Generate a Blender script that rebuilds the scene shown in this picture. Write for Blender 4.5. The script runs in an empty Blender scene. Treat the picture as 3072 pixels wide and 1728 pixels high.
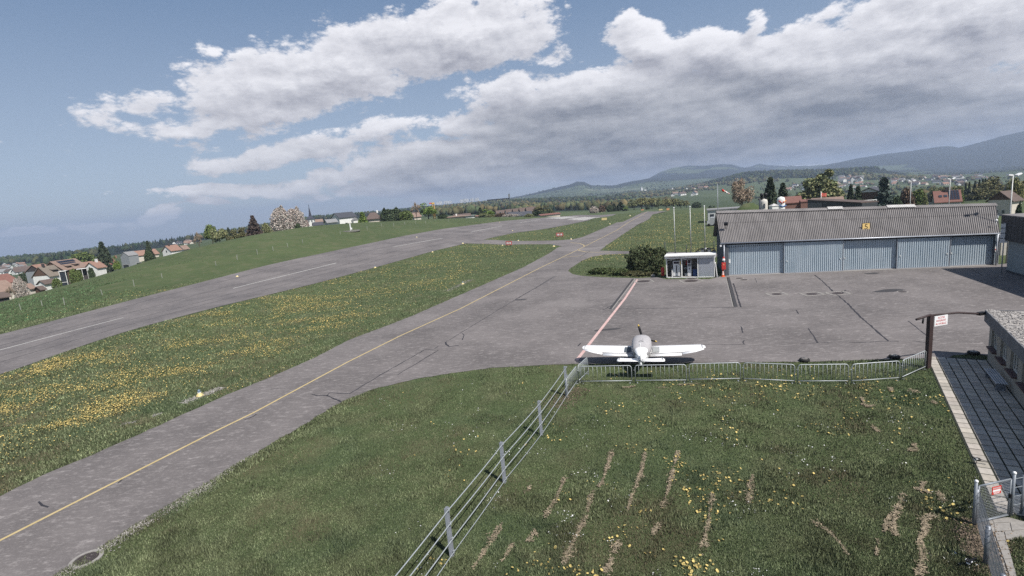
import bpy, bmesh, math, random
import numpy as np
from mathutils import Vector, Matrix
from mathutils.geometry import tessellate_polygon
random.seed(7); np.random.seed(7)
C = bpy.context.scene.collection
SC = bpy.context.scene
R = math.radians

# ------------------------------------------------------------------ camera
HAZE = 1.6e-4
F, CAMH, ROLL, HORY = 1550.0, 11.2, R(5.0), 593.0
PITCH = math.atan((864 - HORY) * math.cos(ROLL) / F)
cam = bpy.data.cameras.new('camera'); camo = bpy.data.objects.new('camera', cam); C.objects.link(camo)
cam.sensor_width = 36; cam.lens = 36 * F / 3072; cam.clip_start = 0.1; cam.clip_end = 40000
camo.matrix_world = (Matrix.Translation((0, 0, CAMH)) @ Matrix.Rotation(math.pi / 2 - PITCH, 4, 'X')
                     @ Matrix.Rotation(-ROLL, 4, 'Z'))
SC.camera = camo

def ray(u, v):
    x, y = u - 1536, 864 - v
    c, s = math.cos(ROLL), math.sin(ROLL)
    xr, yr = x * c + y * s, -x * s + y * c
    cp, sp = math.cos(PITCH), math.sin(PITCH)
    return np.array([xr, F * cp + yr * sp, -F * sp + yr * cp])
def proj(p):
    d = np.array(p, float) - np.array([0, 0, CAMH]); cp, sp = math.cos(PITCH), math.sin(PITCH)
    X, Y, Zz = d[0], d[1] * cp - d[2] * sp, d[1] * sp + d[2] * cp
    xr, yr = F * X / Y, F * Zz / Y; c, s = math.cos(ROLL), math.sin(ROLL)
    return 1536 + xr * c - yr * s, 864 - (xr * s + yr * c)
k = 3072 / 2576
def K(u, v): return (u * k, v * k)
CROPS = dict(c1=(0,500,.29814),c2=(550,560,.27174),c3=(1150,540,.27174),c4=(1750,480,.27603),c5=(2400,360,.26087),c6=(2100,580,.37733),d1=(1650,900,.23465),d2=(2200,880,.33851),d3=(2672,1100,.43337),d4=(1100,1050,.46791),d5=(0,900,.57143),d6=(500,750,.54348),e1=(1720,960,.16304),e2=(1980,740,.10093),e3=(2730,900,.13801),e4=(2900,1420,.21261),e5=(2380,1050,.22516),e6=(0,740,.15528),e7=(2750,580,.20707),e8=(2220,500,.20963),f3=(1340,560,.16304),f4=(1700,560,.18634),f5=(2700,480,.14441),f6=(1850,700,.2071),f7=(560,680,.22904),f8=(2660,1560,.15994),g4=(1110,960,.9375),g2=(2280,900,1.0115))
def Z(c, x, y):
    a, b, s = CROPS[c]; return (a + x * s, b + y * s)

# ------------------------------------------------------------------ world, sun, exposure
SUN_EL, SUN_AZ = R(52), R(142)          # azimuth clockwise from the viewing direction (+Y)
w = bpy.data.worlds.new('World'); SC.world = w; w.use_nodes = True
nt = w.node_tree; nt.nodes.clear()
class S:
    """a node socket with arithmetic"""
    def __init__(s, sk): s.k = sk
    def _m(s, op, o=None, rev=False, clamp=False):
        n = nt.nodes.new('ShaderNodeMath'); n.operation = op; n.use_clamp = clamp
        ins = [s, o] if not rev else [o, s]
        for i, a in enumerate(ins):
            if a is None: continue
            if isinstance(a, S): nt.links.new(a.k, n.inputs[i])
            else: n.inputs[i].default_value = a
        return S(n.outputs[0])
    def __add__(s, o): return s._m('ADD', o)
    def __sub__(s, o): return s._m('SUBTRACT', o)
    def __mul__(s, o): return s._m('MULTIPLY', o)
    def __rsub__(s, o): return s._m('SUBTRACT', o, True)
    __radd__ = __add__; __rmul__ = __mul__
    def mx(s, o): return s._m('MAXIMUM', o)
    def mn(s, o): return s._m('MINIMUM', o)
    def clamp(s): return s._m('ADD', 0.0, clamp=True)
    def ss(s, a, b, lo=0.0, hi=1.0):
        n = nt.nodes.new('ShaderNodeMapRange'); n.interpolation_type = 'SMOOTHSTEP'
        nt.links.new(s.k, n.inputs[0])
        for i, q in enumerate((a, b, lo, hi)): n.inputs[i + 1].default_value = q
        return S(n.outputs[0])
def vmap(vec, loc, rot, scale, kind='TEXTURE'):
    n = nt.nodes.new('ShaderNodeMapping'); n.vector_type = kind
    nt.links.new(vec, n.inputs[0]); n.inputs[1].default_value = loc; n.inputs[2].default_value = rot; n.inputs[3].default_value = scale
    return n.outputs[0]
def noise(vec, scale, detail, rough=.5, dist=0.0):
    n = nt.nodes.new('ShaderNodeTexNoise'); nt.links.new(vec, n.inputs['Vector'])
    n.inputs['Scale'].default_value = scale; n.inputs['Detail'].default_value = detail
    n.inputs['Roughness'].default_value = rough; n.inputs['Distortion'].default_value = dist
    return S(n.outputs[0])
def puff(vec, scale, detail=4.0):
    n = nt.nodes.new('ShaderNodeTexVoronoi'); n.feature = 'F1'; nt.links.new(vec, n.inputs['Vector']); n.inputs['Scale'].default_value = scale
    n.inputs['Detail'].default_value = detail; n.inputs['Roughness'].default_value = .62; n.inputs['Lacunarity'].default_value = 2.3
    return S(n.outputs['Distance'])
def mixc(fac, a, b):
    n = nt.nodes.new('ShaderNodeMix'); n.data_type = 'RGBA'
    nt.links.new(fac.k, n.inputs[0])
    for i, q in ((6, a), (7, b)):
        if isinstance(q, tuple): n.inputs[i].default_value = (*q, 1)
        else: nt.links.new(q, n.inputs[i])
    return n.outputs[2]
tc = nt.nodes.new('ShaderNodeTexCoord'); sep = nt.nodes.new('ShaderNodeSeparateXYZ')
nt.links.new(tc.outputs['Generated'], sep.inputs[0])
dx, dy, dz = (S(sep.outputs[i]) for i in range(3))
az = dx._m('ARCTAN2', dy); el = dz._m('ARCSINE')
def comb(x, y, z=0.0):
    n = nt.nodes.new('ShaderNodeCombineXYZ')
    for i, a in enumerate((x, y, z)):
        if isinstance(a, S): nt.links.new(a.k, n.inputs[i])
        else: n.inputs[i].default_value = a
    return n.outputs[0]
sky = nt.nodes.new('ShaderNodeTexSky'); sky.sky_type = 'NISHITA'; sky.sun_disc = False
sky.sun_elevation = SUN_EL; sky.sun_rotation = SUN_AZ; sky.altitude = 700; sky.air_density = 1.0; sky.dust_density = .3; sky.ozone_density = 2.2
# clouds: soft banks laid out by azimuth and elevation, broken up by noise, lit from above
CL = [  # centre (2576-px), half width, half height, tilt deg, weight, deck darkness
 (780,195,470,105,-14,1.02,0),(1130,95,300,90,-4,1.2,0),(560,225,210,65,-8,.85,0),(470,320,170,42,-10,.85,0),(700,275,260,40,-12,.8,0),
 (720,395,230,34,-8,.72,.3),(960,325,150,45,-12,.8,0),(1130,318,60,34,-8,.8,0),(1260,240,150,60,-6,.7,.1),
 (480,475,110,18,-4,.78,.1),(640,470,240,26,-6,.7,.2),(380,540,100,22,-14,.85,0),(520,512,60,14,-4,.8,0),(250,556,80,16,-8,.62,0),(60,588,100,18,-10,.8,0),(605,484,28,14,0,.85,0),
 (1010,465,160,30,-6,.85,.2),(880,440,200,30,-6,.6,.3),(1100,395,230,60,-4,.85,.3),(1250,400,300,90,-3,.8,.55),(1180,440,330,60,-2,.9,.5),
 (1700,330,620,150,-4,1.3,.8),(2300,330,560,140,0,1.35,.9),(1500,230,290,75,-10,1.15,.1),(1640,115,95,60,20,1.1,0),(1790,140,150,70,8,1.15,0),(1960,180,300,120,-8,1.1,.05),
 (2300,90,330,190,-25,1.4,0),(2480,30,260,200,10,1.2,.15),(2200,200,420,160,-4,1.15,.25),(1900,78,38,52,0,.6,0),(1600,60,44,30,15,.5,0),(1300,215,70,40,0,.7,0),
 (1300,45,100,26,20,.6,0),(528,145,36,24,0,.5,0),(20,335,30,20,0,.45,0),(2120,250,500,90,-2,1.2,.5),(1500,420,260,50,-2,1.0,.55),(1900,400,400,50,0,1.1,.6),
 (1170,325,90,28,0,.6,.1),(1380,140,120,30,10,.5,.1)]
def sph(u, v):
    d = ray(*K(u, v)); return math.atan2(d[0], d[1]), math.atan2(d[2], math.hypot(d[0], d[1]))
cxy = comb(az, el)
wq = comb(az, el * 1.7)
nz = nt.nodes.new('ShaderNodeTexNoise'); nt.links.new(wq, nz.inputs['Vector']); nz.inputs['Scale'].default_value = 7; nz.inputs['Detail'].default_value = 3
nsub = nt.nodes.new('ShaderNodeVectorMath'); nsub.operation = 'SUBTRACT'; nt.links.new(nz.outputs[1], nsub.inputs[0]); nsub.inputs[1].default_value = (.5, .5, .5)
nsc = nt.nodes.new('ShaderNodeVectorMath'); nsc.operation = 'MULTIPLY'; nt.links.new(nsub.outputs[0], nsc.inputs[0]); nsc.inputs[1].default_value = (.10, .05, 0)
nadd = nt.nodes.new('ShaderNodeVectorMath'); nadd.operation = 'ADD'; nt.links.new(cxy, nadd.inputs[0]); nt.links.new(nsc.outputs[0], nadd.inputs[1])
cw = nadd.outputs[0]
up = nt.nodes.new('ShaderNodeVectorMath'); up.operation = 'ADD'; nt.links.new(cw, up.inputs[0]); up.inputs[1].default_value = (.009, .022, 0)
B = B2 = DK = None
for (u, v, hw, hh, tilt, wt, dk) in CL:
    a0, e0 = sph(u, v); a1, e1 = sph(u + 20, v)
    sc_ = math.hypot(a1 - a0, e1 - e0) / 20
    rot = math.atan2(e1 - e0, a1 - a0) + R(-tilt)
    def blob(vec):
        m = vmap(vec, (a0, e0, 0), (0, 0, rot), (hw * sc_ * 1.18, hh * sc_ * 1.16, 1))
        n = nt.nodes.new('ShaderNodeVectorMath'); n.operation = 'LENGTH'; nt.links.new(m, n.inputs[0])
        return (1.0 - S(n.outputs['Value'])) * wt
    b = blob(cw); b2 = blob(up.outputs[0])
    B = b if B is None else B._m('SMOOTH_MAX', b)
    if B.k.node.operation == 'SMOOTH_MAX': B.k.node.inputs[2].default_value = .18
    B2 = b2 if B2 is None else B2._m('SMOOTH_MAX', b2)
    if B2.k.node.operation == 'SMOOTH_MAX': B2.k.node.inputs[2].default_value = .18
    if dk > 0:
        q = b.ss(0.0, .55) * dk; DK = q if DK is None else DK.mx(q)
# the same kind of sky goes on outside the frame
lown = noise(wq, 2.2, 2, .5)
outer = az._m('ABSOLUTE').ss(.8, 1.1).mx(el.ss(.5, .7))
g = (lown - .50) * 2.6
Bo = g * outer + (outer - 1.0) * 2.0
B = B.mx(Bo); B2 = B2.mx(Bo)
flat = comb(az, el * 2.0)
def cl_noise(v): return noise(v, 6.5, 9, .62, .15) * .72 + noise(v, 20.0, 8, .66, .2) * .30 + (.46 - puff(v, 11.0)) * .24 + .03
n1 = cl_noise(flat)
flat_up = comb(az + .007, (el + .012) * 2.0)
n2 = cl_noise(flat_up)
streak = noise(comb(az * 1.0, el * 9.0), 4.0, 5, .55)
dens = B * .95 + (n1 - .5) * 1.75 + .19
dens2 = B2 * .95 + (n2 - .5) * 1.75 + .19
dens = dens + DK * .38
alpha = dens.ss(.04, .29) * el.ss(-.02, .03)
dens2 = dens2 + DK * .38
lit = ((dens - dens2) * 1.0 + .50).clamp()
thin = dens.ss(.10, .75)
lit2 = (lit * .85 + (1.0 - thin) * .22 + (streak - .5) * .5).clamp()
ccol = mixc(lit2, (.315, .325, .38), (.84, .84, .88))
dkc = mixc(lit2 * .55 + (streak - .5) * .9, (.150, .170, .212), (.50, .51, .55))
dkf = (DK * el.ss(.27, .10)).clamp()
ccol = mixc(dkf, ccol, dkc)
bg_sky = nt.nodes.new('ShaderNodeBackground'); bg_cl = nt.nodes.new('ShaderNodeBackground'); mixs = nt.nodes.new('ShaderNodeMixShader'); outw = nt.nodes.new('ShaderNodeOutputWorld')
hs = nt.nodes.new('ShaderNodeHueSaturation'); hs.inputs['Saturation'].default_value = .72; hs.inputs['Value'].default_value = 1.0
nt.links.new(sky.outputs[0], hs.inputs['Color'])
gr_ = mixc(el.ss(-.02, .50), (.262, .325, .420), (.066, .142, .275))
sc1 = nt.nodes.new('ShaderNodeVectorMath'); sc1.operation = 'SCALE'; sc1.inputs[3].default_value = .075; nt.links.new(hs.outputs[0], sc1.inputs[0])
skyc = mixc(el.ss(-1, 1, .72, .72), sc1.outputs[0], gr_)
nt.links.new(skyc, bg_sky.inputs[0]); bg_sky.inputs[1].default_value = 1.0
nt.links.new(ccol, bg_cl.inputs[0]); bg_cl.inputs[1].default_value = .80
nt.links.new(alpha.k, mixs.inputs[0]); nt.links.new(bg_sky.outputs[0], mixs.inputs[1]); nt.links.new(bg_cl.outputs[0], mixs.inputs[2])
nt.links.new(mixs.outputs[0], outw.inputs[0])
w.cycles.sampling_method = 'MANUAL'; w.cycles.sample_map_resolution = 512

sl = bpy.data.lights.new('sun', 'SUN'); sl.energy = 4.7; sl.angle = R(.5); sl.color = (1, .95, .88)
so = bpy.data.objects.new('sun', sl); C.objects.link(so)
sdir = Vector((math.sin(SUN_AZ) * math.cos(SUN_EL), math.cos(SUN_AZ) * math.cos(SUN_EL), math.sin(SUN_EL)))
so.rotation_euler = sdir.to_track_quat('Z', 'Y').to_euler(); so.location = (30, -40, 60)
vs = SC.view_settings; vs.view_transform = 'Standard'; vs.look = 'None'; vs.exposure = 0.53; vs.gamma = 1; vs.use_curve_mapping = False
SC.cycles.max_bounces = 6; SC.cycles.diffuse_bounces = 3; SC.cycles.glossy_bounces = 2; SC.cycles.transparent_max_bounces = 8; SC.cycles.volume_bounces = 0
SC.cycles.use_denoising = False; SC.cycles.use_adaptive_sampling = False

# ------------------------------------------------------------------ materials
MATS = {}
def mat(name, col, rough=.8, var=.12, scale=4.0, bump=0.0, metal=0.0, spec=.3, col2=None, stretch=(1, 1, 1), space='Object', attr=None, trans=0.0):
    if name in MATS: return MATS[name]
    m = bpy.data.materials.new(name); m.use_nodes = True; t = m.node_tree; N = t.nodes; L = t.links
    b = N['Principled BSDF']; b.inputs['Roughness'].default_value = rough; b.inputs['Metallic'].default_value = metal
    b.inputs['Specular IOR Level'].default_value = spec
    tcn = N.new('ShaderNodeTexCoord'); mp = N.new('ShaderNodeMapping'); mp.inputs[3].default_value = stretch
    if space == 'World':
        ge = N.new('ShaderNodeNewGeometry'); L.new(ge.outputs['Position'], mp.inputs[0])
    else: L.new(tcn.outputs[space], mp.inputs[0])
    no = N.new('ShaderNodeTexNoise'); no.inputs['Scale'].default_value = scale; no.inputs['Detail'].default_value = 6; no.inputs['Roughness'].default_value = .62
    L.new(mp.outputs[0], no.inputs['Vector'])
    rp = N.new('ShaderNodeMapRange'); rp.inputs[1].default_value = .3; rp.inputs[2].default_value = .7; L.new(no.outputs[0], rp.inputs[0])
    mx = N.new('ShaderNodeMix'); mx.data_type = 'RGBA'; L.new(rp.outputs[0], mx.inputs[0])
    if col2 is None:
        a = tuple(max(0, c * (1 - var)) for c in col); c2 = tuple(min(1, c * (1 + var)) for c in col)
    else: a, c2 = col, col2
    mx.inputs[6].default_value = (*a, 1); mx.inputs[7].default_value = (*c2, 1)
    out = mx.outputs[2]
    if attr:
        at = N.new('ShaderNodeAttribute'); at.attribute_name = attr
        ml = N.new('ShaderNodeMix'); ml.data_type = 'RGBA'; ml.blend_type = 'MULTIPLY'; ml.inputs[0].default_value = 1
        L.new(out, ml.inputs[6]); L.new(at.outputs['Color'], ml.inputs[7]); out = ml.outputs[2]
    L.new(out, b.inputs['Base Color'])
    if trans > 0: b.inputs['Transmission Weight'].default_value = trans
    if bump > 0:
        bn = N.new('ShaderNodeBump'); bn.inputs['Strength'].default_value = bump; bn.inputs['Distance'].default_value = .05
        L.new(no.outputs[0], bn.inputs['Height']); L.new(bn.outputs[0], b.inputs['Normal'])
    MATS[name] = m; return m

# ------------------------------------------------------------------ mesh builder and scene graph
class MB:
    def __init__(s): s.v = []; s.f = []; s.mi = []; s.sm = []
    def add(s, vs_, fs, mi=0, smooth=False):
        o = len(s.v); s.v += [tuple(float(c) for c in q) for q in vs_]
        for q in fs: s.f.append([i + o for i in q]); s.mi.append(mi); s.sm.append(smooth)
        return s
    def box(s, c, size, rz=0.0, mi=0, rx=0.0, ry=0.0):
        hx, hy, hz = (q / 2 for q in size)
        M = Matrix.Translation(c) @ Matrix.Rotation(rz, 4, 'Z') @ Matrix.Rotation(ry, 4, 'Y') @ Matrix.Rotation(rx, 4, 'X')
        vs_ = [M @ Vector((x * hx, y * hy, z * hz)) for z in (-1, 1) for y in (-1, 1) for x in (-1, 1)]
        return s.add(vs_, [(0, 2, 3, 1), (4, 5, 7, 6), (0, 1, 5, 4), (2, 6, 7, 3), (0, 4, 6, 2), (1, 3, 7, 5)], mi)
    def lathe(s, prof, c=(0, 0, 0), n=12, mi=0, smooth=True, M=None):
        vs_ = []; fs = []
        for r_, z in prof:
            for i in range(n):
                a = 2 * math.pi * i / n; p = Vector((r_ * math.cos(a), r_ * math.sin(a), z))
                vs_.append((M @ p if M else p) + Vector(c))
        for j in range(len(prof) - 1):
            for i in range(n):
                fs.append((j * n + i, j * n + (i + 1) % n, (j + 1) * n + (i + 1) % n, (j + 1) * n + i))
        s.add(vs_, fs, mi, smooth)
        s.add(vs_[:n], [tuple(range(n - 1, -1, -1))], mi); s.add(vs_[-n:], [tuple(range(n))], mi)
        return s
    def tube(s, pts, r, n=6, mi=0, smooth=True):
        pts = [Vector(p) for p in pts]; rr = r if isinstance(r, (list, tuple)) else [r] * len(pts)
        vs_ = []; fs = []
        for i, p in enumerate(pts):
            d = (pts[min(i + 1, len(pts) - 1)] - pts[max(i - 1, 0)]).normalized()
            a = d.cross(Vector((0, 0, 1)) if abs(d.z) < .9 else Vector((1, 0, 0))).normalized(); b = d.cross(a)
            for j in range(n):
                t = 2 * math.pi * j / n; vs_.append(p + (a * math.cos(t) + b * math.sin(t)) * rr[i])
        for i in range(len(pts) - 1):
            for j in range(n): fs.append((i * n + j, i * n + (j + 1) % n, (i + 1) * n + (j + 1) % n, (i + 1) * n + j))
        fs.append(tuple(range(n - 1, -1, -1))); fs.append(tuple((len(pts) - 1) * n + j for j in range(n)))
        return s.add(vs_, fs, mi, smooth)
    def loft(s, rings, mi=0, smooth=True, caps=True):
        n = len(rings[0]); vs_ = [p for r_ in rings for p in r_]; fs = []
        for i in range(len(rings) - 1):
            for j in range(n): fs.append((i * n + j, i * n + (j + 1) % n, (i + 1) * n + (j + 1) % n, (i + 1) * n + j))
        if caps: fs.append(tuple(range(n - 1, -1, -1))); fs.append(tuple((len(rings) - 1) * n + j for j in range(n)))
        return s.add(vs_, fs, mi, smooth)
    def ball(s, c, rad, n=10, m=6, mi=0):
        prof = [(max(1e-4, math.sin(math.pi * i / m)), -math.cos(math.pi * i / m)) for i in range(m + 1)]
        M = Matrix.Diagonal((rad[0], rad[1], rad[2], 1)) if not isinstance(rad, (int, float)) else Matrix.Diagonal((rad, rad, rad, 1))
        return s.lathe(prof, c, n, mi, True, M)
    def prism(s, poly, z0, z1, mi=0, bevel=0):
        n = len(poly); vs_ = [(p[0], p[1], z0) for p in poly] + [(p[0], p[1], z1) for p in poly]
        fs = [tuple(range(n - 1, -1, -1)), tuple(range(n, 2 * n))] + [(i, (i + 1) % n, n + (i + 1) % n, n + i) for i in range(n)]
        return s.add(vs_, fs, mi)
    def build(s, name, mats, parent=None, loc=None, rz=None):
        me = bpy.data.meshes.new(name); me.from_pydata(s.v, [], s.f)
        for m in (mats if isinstance(mats, (list, tuple)) else [mats]): me.materials.append(m)
        me.polygons.foreach_set('material_index', s.mi); me.polygons.foreach_set('use_smooth', s.sm); me.update()
        return link(name, me, parent, loc, rz)
def link(name, me, parent=None, loc=None, rz=None):
    o = bpy.data.objects.new(name, me); C.objects.link(o)
    if parent: o.parent = parent
    if loc is not None: o.location = loc
    if rz is not None: o.rotation_euler = (0, 0, rz)
    return o
def npmesh(name, v, f, m, parent=None, attr=None, smooth=False):
    """big mesh from numpy arrays; f is (n,3) or (n,4)"""
    me = bpy.data.meshes.new(name); me.vertices.add(len(v)); me.vertices.foreach_set('co', np.asarray(v, np.float32).ravel())
    nf, kf = f.shape; me.loops.add(nf * kf); me.loops.foreach_set('vertex_index', f.ravel().astype(np.int32))
    me.polygons.add(nf); me.polygons.foreach_set('loop_start', np.arange(0, nf * kf, kf, dtype=np.int32))
    if smooth: me.polygons.foreach_set('use_smooth', np.ones(nf, bool))
    me.update(calc_edges=True)
    if attr is not None:
        ca = me.color_attributes.new('tint', 'FLOAT_COLOR', 'POINT'); ca.data.foreach_set('color', np.asarray(attr, np.float32).ravel())
    for q in (m if isinstance(m, (list, tuple)) else [m]): me.materials.append(q)
    return link(name, me, parent)
def tag(o, label, cat=None, group=None):
    o['label'] = label
    if cat: o['category'] = cat
    if group: o['group'] = group
    return o
def thing(name, label, cat, loc=(0, 0, 0), rz=0.0, group=None):
    o = bpy.data.objects.new(name, None); C.objects.link(o); o.location = loc; o.rotation_euler = (0, 0, rz); o.empty_display_size = .3
    return tag(o, label, cat, group)
def kind(o, kd): o['kind'] = kd; return o
def dup(root, loc, rz=0.0, label=None, group=None, scale=None):
    r = root.copy(); C.objects.link(r); r.location = loc; r.rotation_euler = (0, 0, rz)
    if scale is not None: r.scale = scale if isinstance(scale, (tuple, list)) else (scale,) * 3
    if label: r['label'] = label
    if group: r['group'] = group
    for ch in list(root.children):
        c = ch.copy(); C.objects.link(c); c.parent = r
        for gch in ch.children:
            d = gch.copy(); C.objects.link(d); d.parent = c
    return r
def text(body, size, m, parent, M, name='lettering'):
    cu = bpy.data.curves.new(name, 'FONT'); cu.body = body; cu.size = size; cu.align_x = 'CENTER'; cu.align_y = 'CENTER'; cu.extrude = .002
    o = bpy.data.objects.new(name, cu); C.objects.link(o)
    dg = bpy.context.evaluated_depsgraph_get(); me = bpy.data.meshes.new_from_object(o.evaluated_get(dg)); bpy.data.objects.remove(o)
    me.materials.clear(); me.materials.append(m); q = link(name, me, parent); q.matrix_local = M; return q
# ------------------------------------------------------------------ terrain heights
TK = [-100, 0, 25, 35, 45, 60, 80, 100, 125, 150, 200, 250, 300, 370, 450]
ST = {-160: [0]*10 + [-.5, -2.5, -6, -11, -17], 0: [0]*10 + [0, -.8, -5, -10, -16], 25.6: [0]*11 + [-.6, -4.5, -9, -15],
      45: [0]*11 + [-1.2, -4.2, -8, -14],
      57.5: [0, 0, 0, .85, 1, .85, .9, 1.1, .8, .4, -1.3, -3.1, -4.6, -7, -12], 70: [0, 0, 0, .3, .55, 1, 1.4, 2.1, 2.4, 1.8, .3, -1.5, -3.2, -6, -11],
      82.4: [0, 0, -.1, .1, .6, 1.35, 2.25, 2.6, 3, 3, 2, 0, -2.4, -5.4, -10], 100: [0, 0, 0, .3, .9, 2.3, 4.4, 5.7, 6.1, 5.6, 4, 1.8, -1.2, -5, -10],
      120: [0, 0, 0, .2, .6, 2, 5.3, 7.6, 8.7, 8, 5.4, 2.5, -.6, -3.6, -9], 150: [-4, -4, -3.5, -3.2, -3, -1.5, 1, 3, 4, 3, 1, -1, -4, -8, -13]}
tg = np.arange(-100, 451, 2.0); sg = np.arange(-160, 151, 2.0)
_rows = np.array([np.interp(tg, TK, ST[s_]) for s_ in sorted(ST)])
ZG = np.array([np.interp(sg, sorted(ST), _rows[:, i]) for i in range(len(tg))])       # [t, s]
def blur(a, n, ax):
    kx = np.exp(-np.linspace(-2, 2, 2 * n + 1) ** 2); kx /= kx.sum()
    pad = [(0, 0), (0, 0)]; pad[ax] = (n, n); b = np.pad(a, pad, mode='edge')
    return np.apply_along_axis(lambda q: np.convolve(q, kx, 'valid'), ax, b)
ZG = blur(blur(ZG, 4, 0), 3, 1)
_fl = np.clip((sg - 43) / 11, 0, 1); _fl = _fl * _fl * (3 - 2 * _fl)
_ft = np.clip((tg - 205) / 30, 0, 1)
ZG = ZG * np.maximum(_fl[None, :], _ft[:, None])
ET = np.array([.3714, .9285]); EN = np.array([-.9285, .3714])
def ts(x, y): return x * ET[0] + y * ET[1], x * EN[0] + y * EN[1]
def xy(t, s): return t * ET[0] + s * EN[0], t * ET[1] + s * EN[1]
def znear(x, y):
    t, s = ts(np.asarray(x, float), np.asarray(y, float))
    a = np.clip((t + 100) / 2, 0, len(tg) - 1.001); b = np.clip((s + 160) / 2, 0, len(sg) - 1.001)
    i = a.astype(int); j = b.astype(int); a = a - i; b = b - j
    return ZG[i, j] * (1 - a) * (1 - b) + ZG[i + 1, j] * a * (1 - b) + ZG[i, j + 1] * (1 - a) * b + ZG[i + 1, j + 1] * a * b
LAY = [
 (190, [(-300,800),(0,772),(100,744),(200,716),(300,690),(430,652),(560,616),(700,598),(900,586),(1100,572),(1300,570),(1700,560),(2000,545),(2300,540),(2576,535)]),
 (260, [(-300,780),(0,748),(150,724),(300,692),(480,634),(640,602),(800,584),(1000,574),(1150,566),(1290,563),(1400,555),(1640,540),(1800,536),(2000,535),(2300,530),(2440,510),(2576,497)]),
 (420, [(-300,745),(0,712),(100,690),(250,666),(480,618),(800,574),(1100,548),(1290,541),(1500,532),(1640,526),(1800,522),(2000,520),(2300,512),(2450,496),(2576,482)]),
 (700, [(-300,720),(0,692),(250,652),(480,614),(800,564),(1100,540),(1290,530),(1500,524),(1700,514),(1900,510),(2100,504),(2300,496),(2576,480)]),
 (1100,[(-300,705),(0,672),(150,655),(250,642),(480,606),(800,556),(1100,530),(1290,520),(1450,513),(1640,507),(1800,494),(2000,490),(2200,482),(2400,474),(2576,464)]),
 (1600,[(-300,690),(0,655),(150,645),(250,632),(480,602),(800,550),(1000,534),(1100,523),(1290,508),(1450,503),(1640,495),(1750,480),(1900,468),(2100,464),(2300,456),(2576,446)]),
 (2300,[(-300,690),(0,664),(250,624),(480,600),(800,548),(1100,519),(1290,506),(1450,498),(1640,484),(1760,466),(1870,438),(1960,433),(2050,431),(2200,421),(2290,436),(2400,440),(2576,432)]),
 (3000,[(-300,700),(0,675),(480,603),(800,547),(1100,520),(1290,507),(1500,494),(1700,477),(1870,457),(2200,442),(2400,440),(2576,428)]),
 (4500,[(-300,700),(0,672),(480,604),(800,547),(1000,526),(1150,513),(1280,498),(1340,485),(1400,471),(1435,463),(1450,456),(1470,457),(1488,466),(1544,467),(1590,456),(1631,450),(1700,450),(1768,444),(1900,446),(2070,440),(2200,432),(2576,420)]),
 (6000,[(-300,700),(0,680),(1000,535),(1500,492),(1610,458),(1631,450),(1660,432),(1690,420),(1732,413),(1770,414),(1818,410),(1840,412),(1870,422),(1960,428),(2050,420),(2085,410),(2150,396),(2220,385),(2290,377),(2360,364),(2390,362),(2410,368),(2470,352),(2520,338),(2576,325),(2700,318),(2900,330)]),
 (7600,[(-300,710),(0,690),(1000,540),(1500,500),(1700,450),(1860,428),(1885,420),(1910,409),(1935,414),(1960,411),(2000,416),(2060,413),(2120,420),(2300,410),(2576,400),(2900,390)]),
 (9000,[(-300,760),(0,730),(1000,580),(2000,480),(2900,430)])]
LR = np.array([l[0] for l in LAY], float)
AZC = np.radians(np.linspace(-180, 180, 1441))
LZ = []
for r_, pts in LAY:
    a_, z_ = [], []
    for (u, v) in pts:
        d = ray(*K(u, v)); a_.append(math.atan2(d[0], d[1])); z_.append(CAMH + d[2] / math.hypot(d[0], d[1]) * r_)
    LZ.append(np.interp(AZC, a_, z_))
LZ = np.array(LZ)
def edge_r(a):
    rr = np.linspace(20, 330, 311); x, y = rr * math.sin(a), rr * math.cos(a); t, s = ts(x, y)
    bad = (s > 116) | (t > 285) | ((s < -5) & (rr > 112)) | (s < -110) | (t < -60)
    return rr[np.argmax(bad)] if bad.any() else 330
ER = np.array([edge_r(a) for a in AZC])
ER = np.convolve(np.pad(ER, 4, mode='wrap'), np.ones(9) / 9, 'valid')
NPR = 400
_lr = np.linspace(math.log(3), math.log(9000), NPR); RG = np.exp(_lr)
ZP = np.zeros((len(AZC), NPR))
for i, a in enumerate(AZC):
    e = ER[i]; near = znear(RG * math.sin(a), RG * math.cos(a))
    ze = float(znear(e * math.sin(a), e * math.cos(a)))
    zd = float(znear((e - 8) * math.sin(a), (e - 8) * math.cos(a)))
    use = LR > e * 1.22
    kr = np.concatenate([[e - 8, e], LR[use]]); kz = np.concatenate([[zd, ze], LZ[use, i]])
    far = np.interp(_lr, np.log(kr), kz)
    ZP[i] = np.where(RG < e, near, far)
kx = np.exp(-np.linspace(-2, 2, 9) ** 2); kx /= kx.sum()
zb = np.apply_along_axis(lambda q: np.convolve(np.pad(q, 4, mode='edge'), kx, 'valid'), 1, ZP)
wgt = np.clip((RG[None, :] - (ER[:, None] - 14)) / 14, 0, 1); ZP = ZP * (1 - wgt) + zb * wgt
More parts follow.
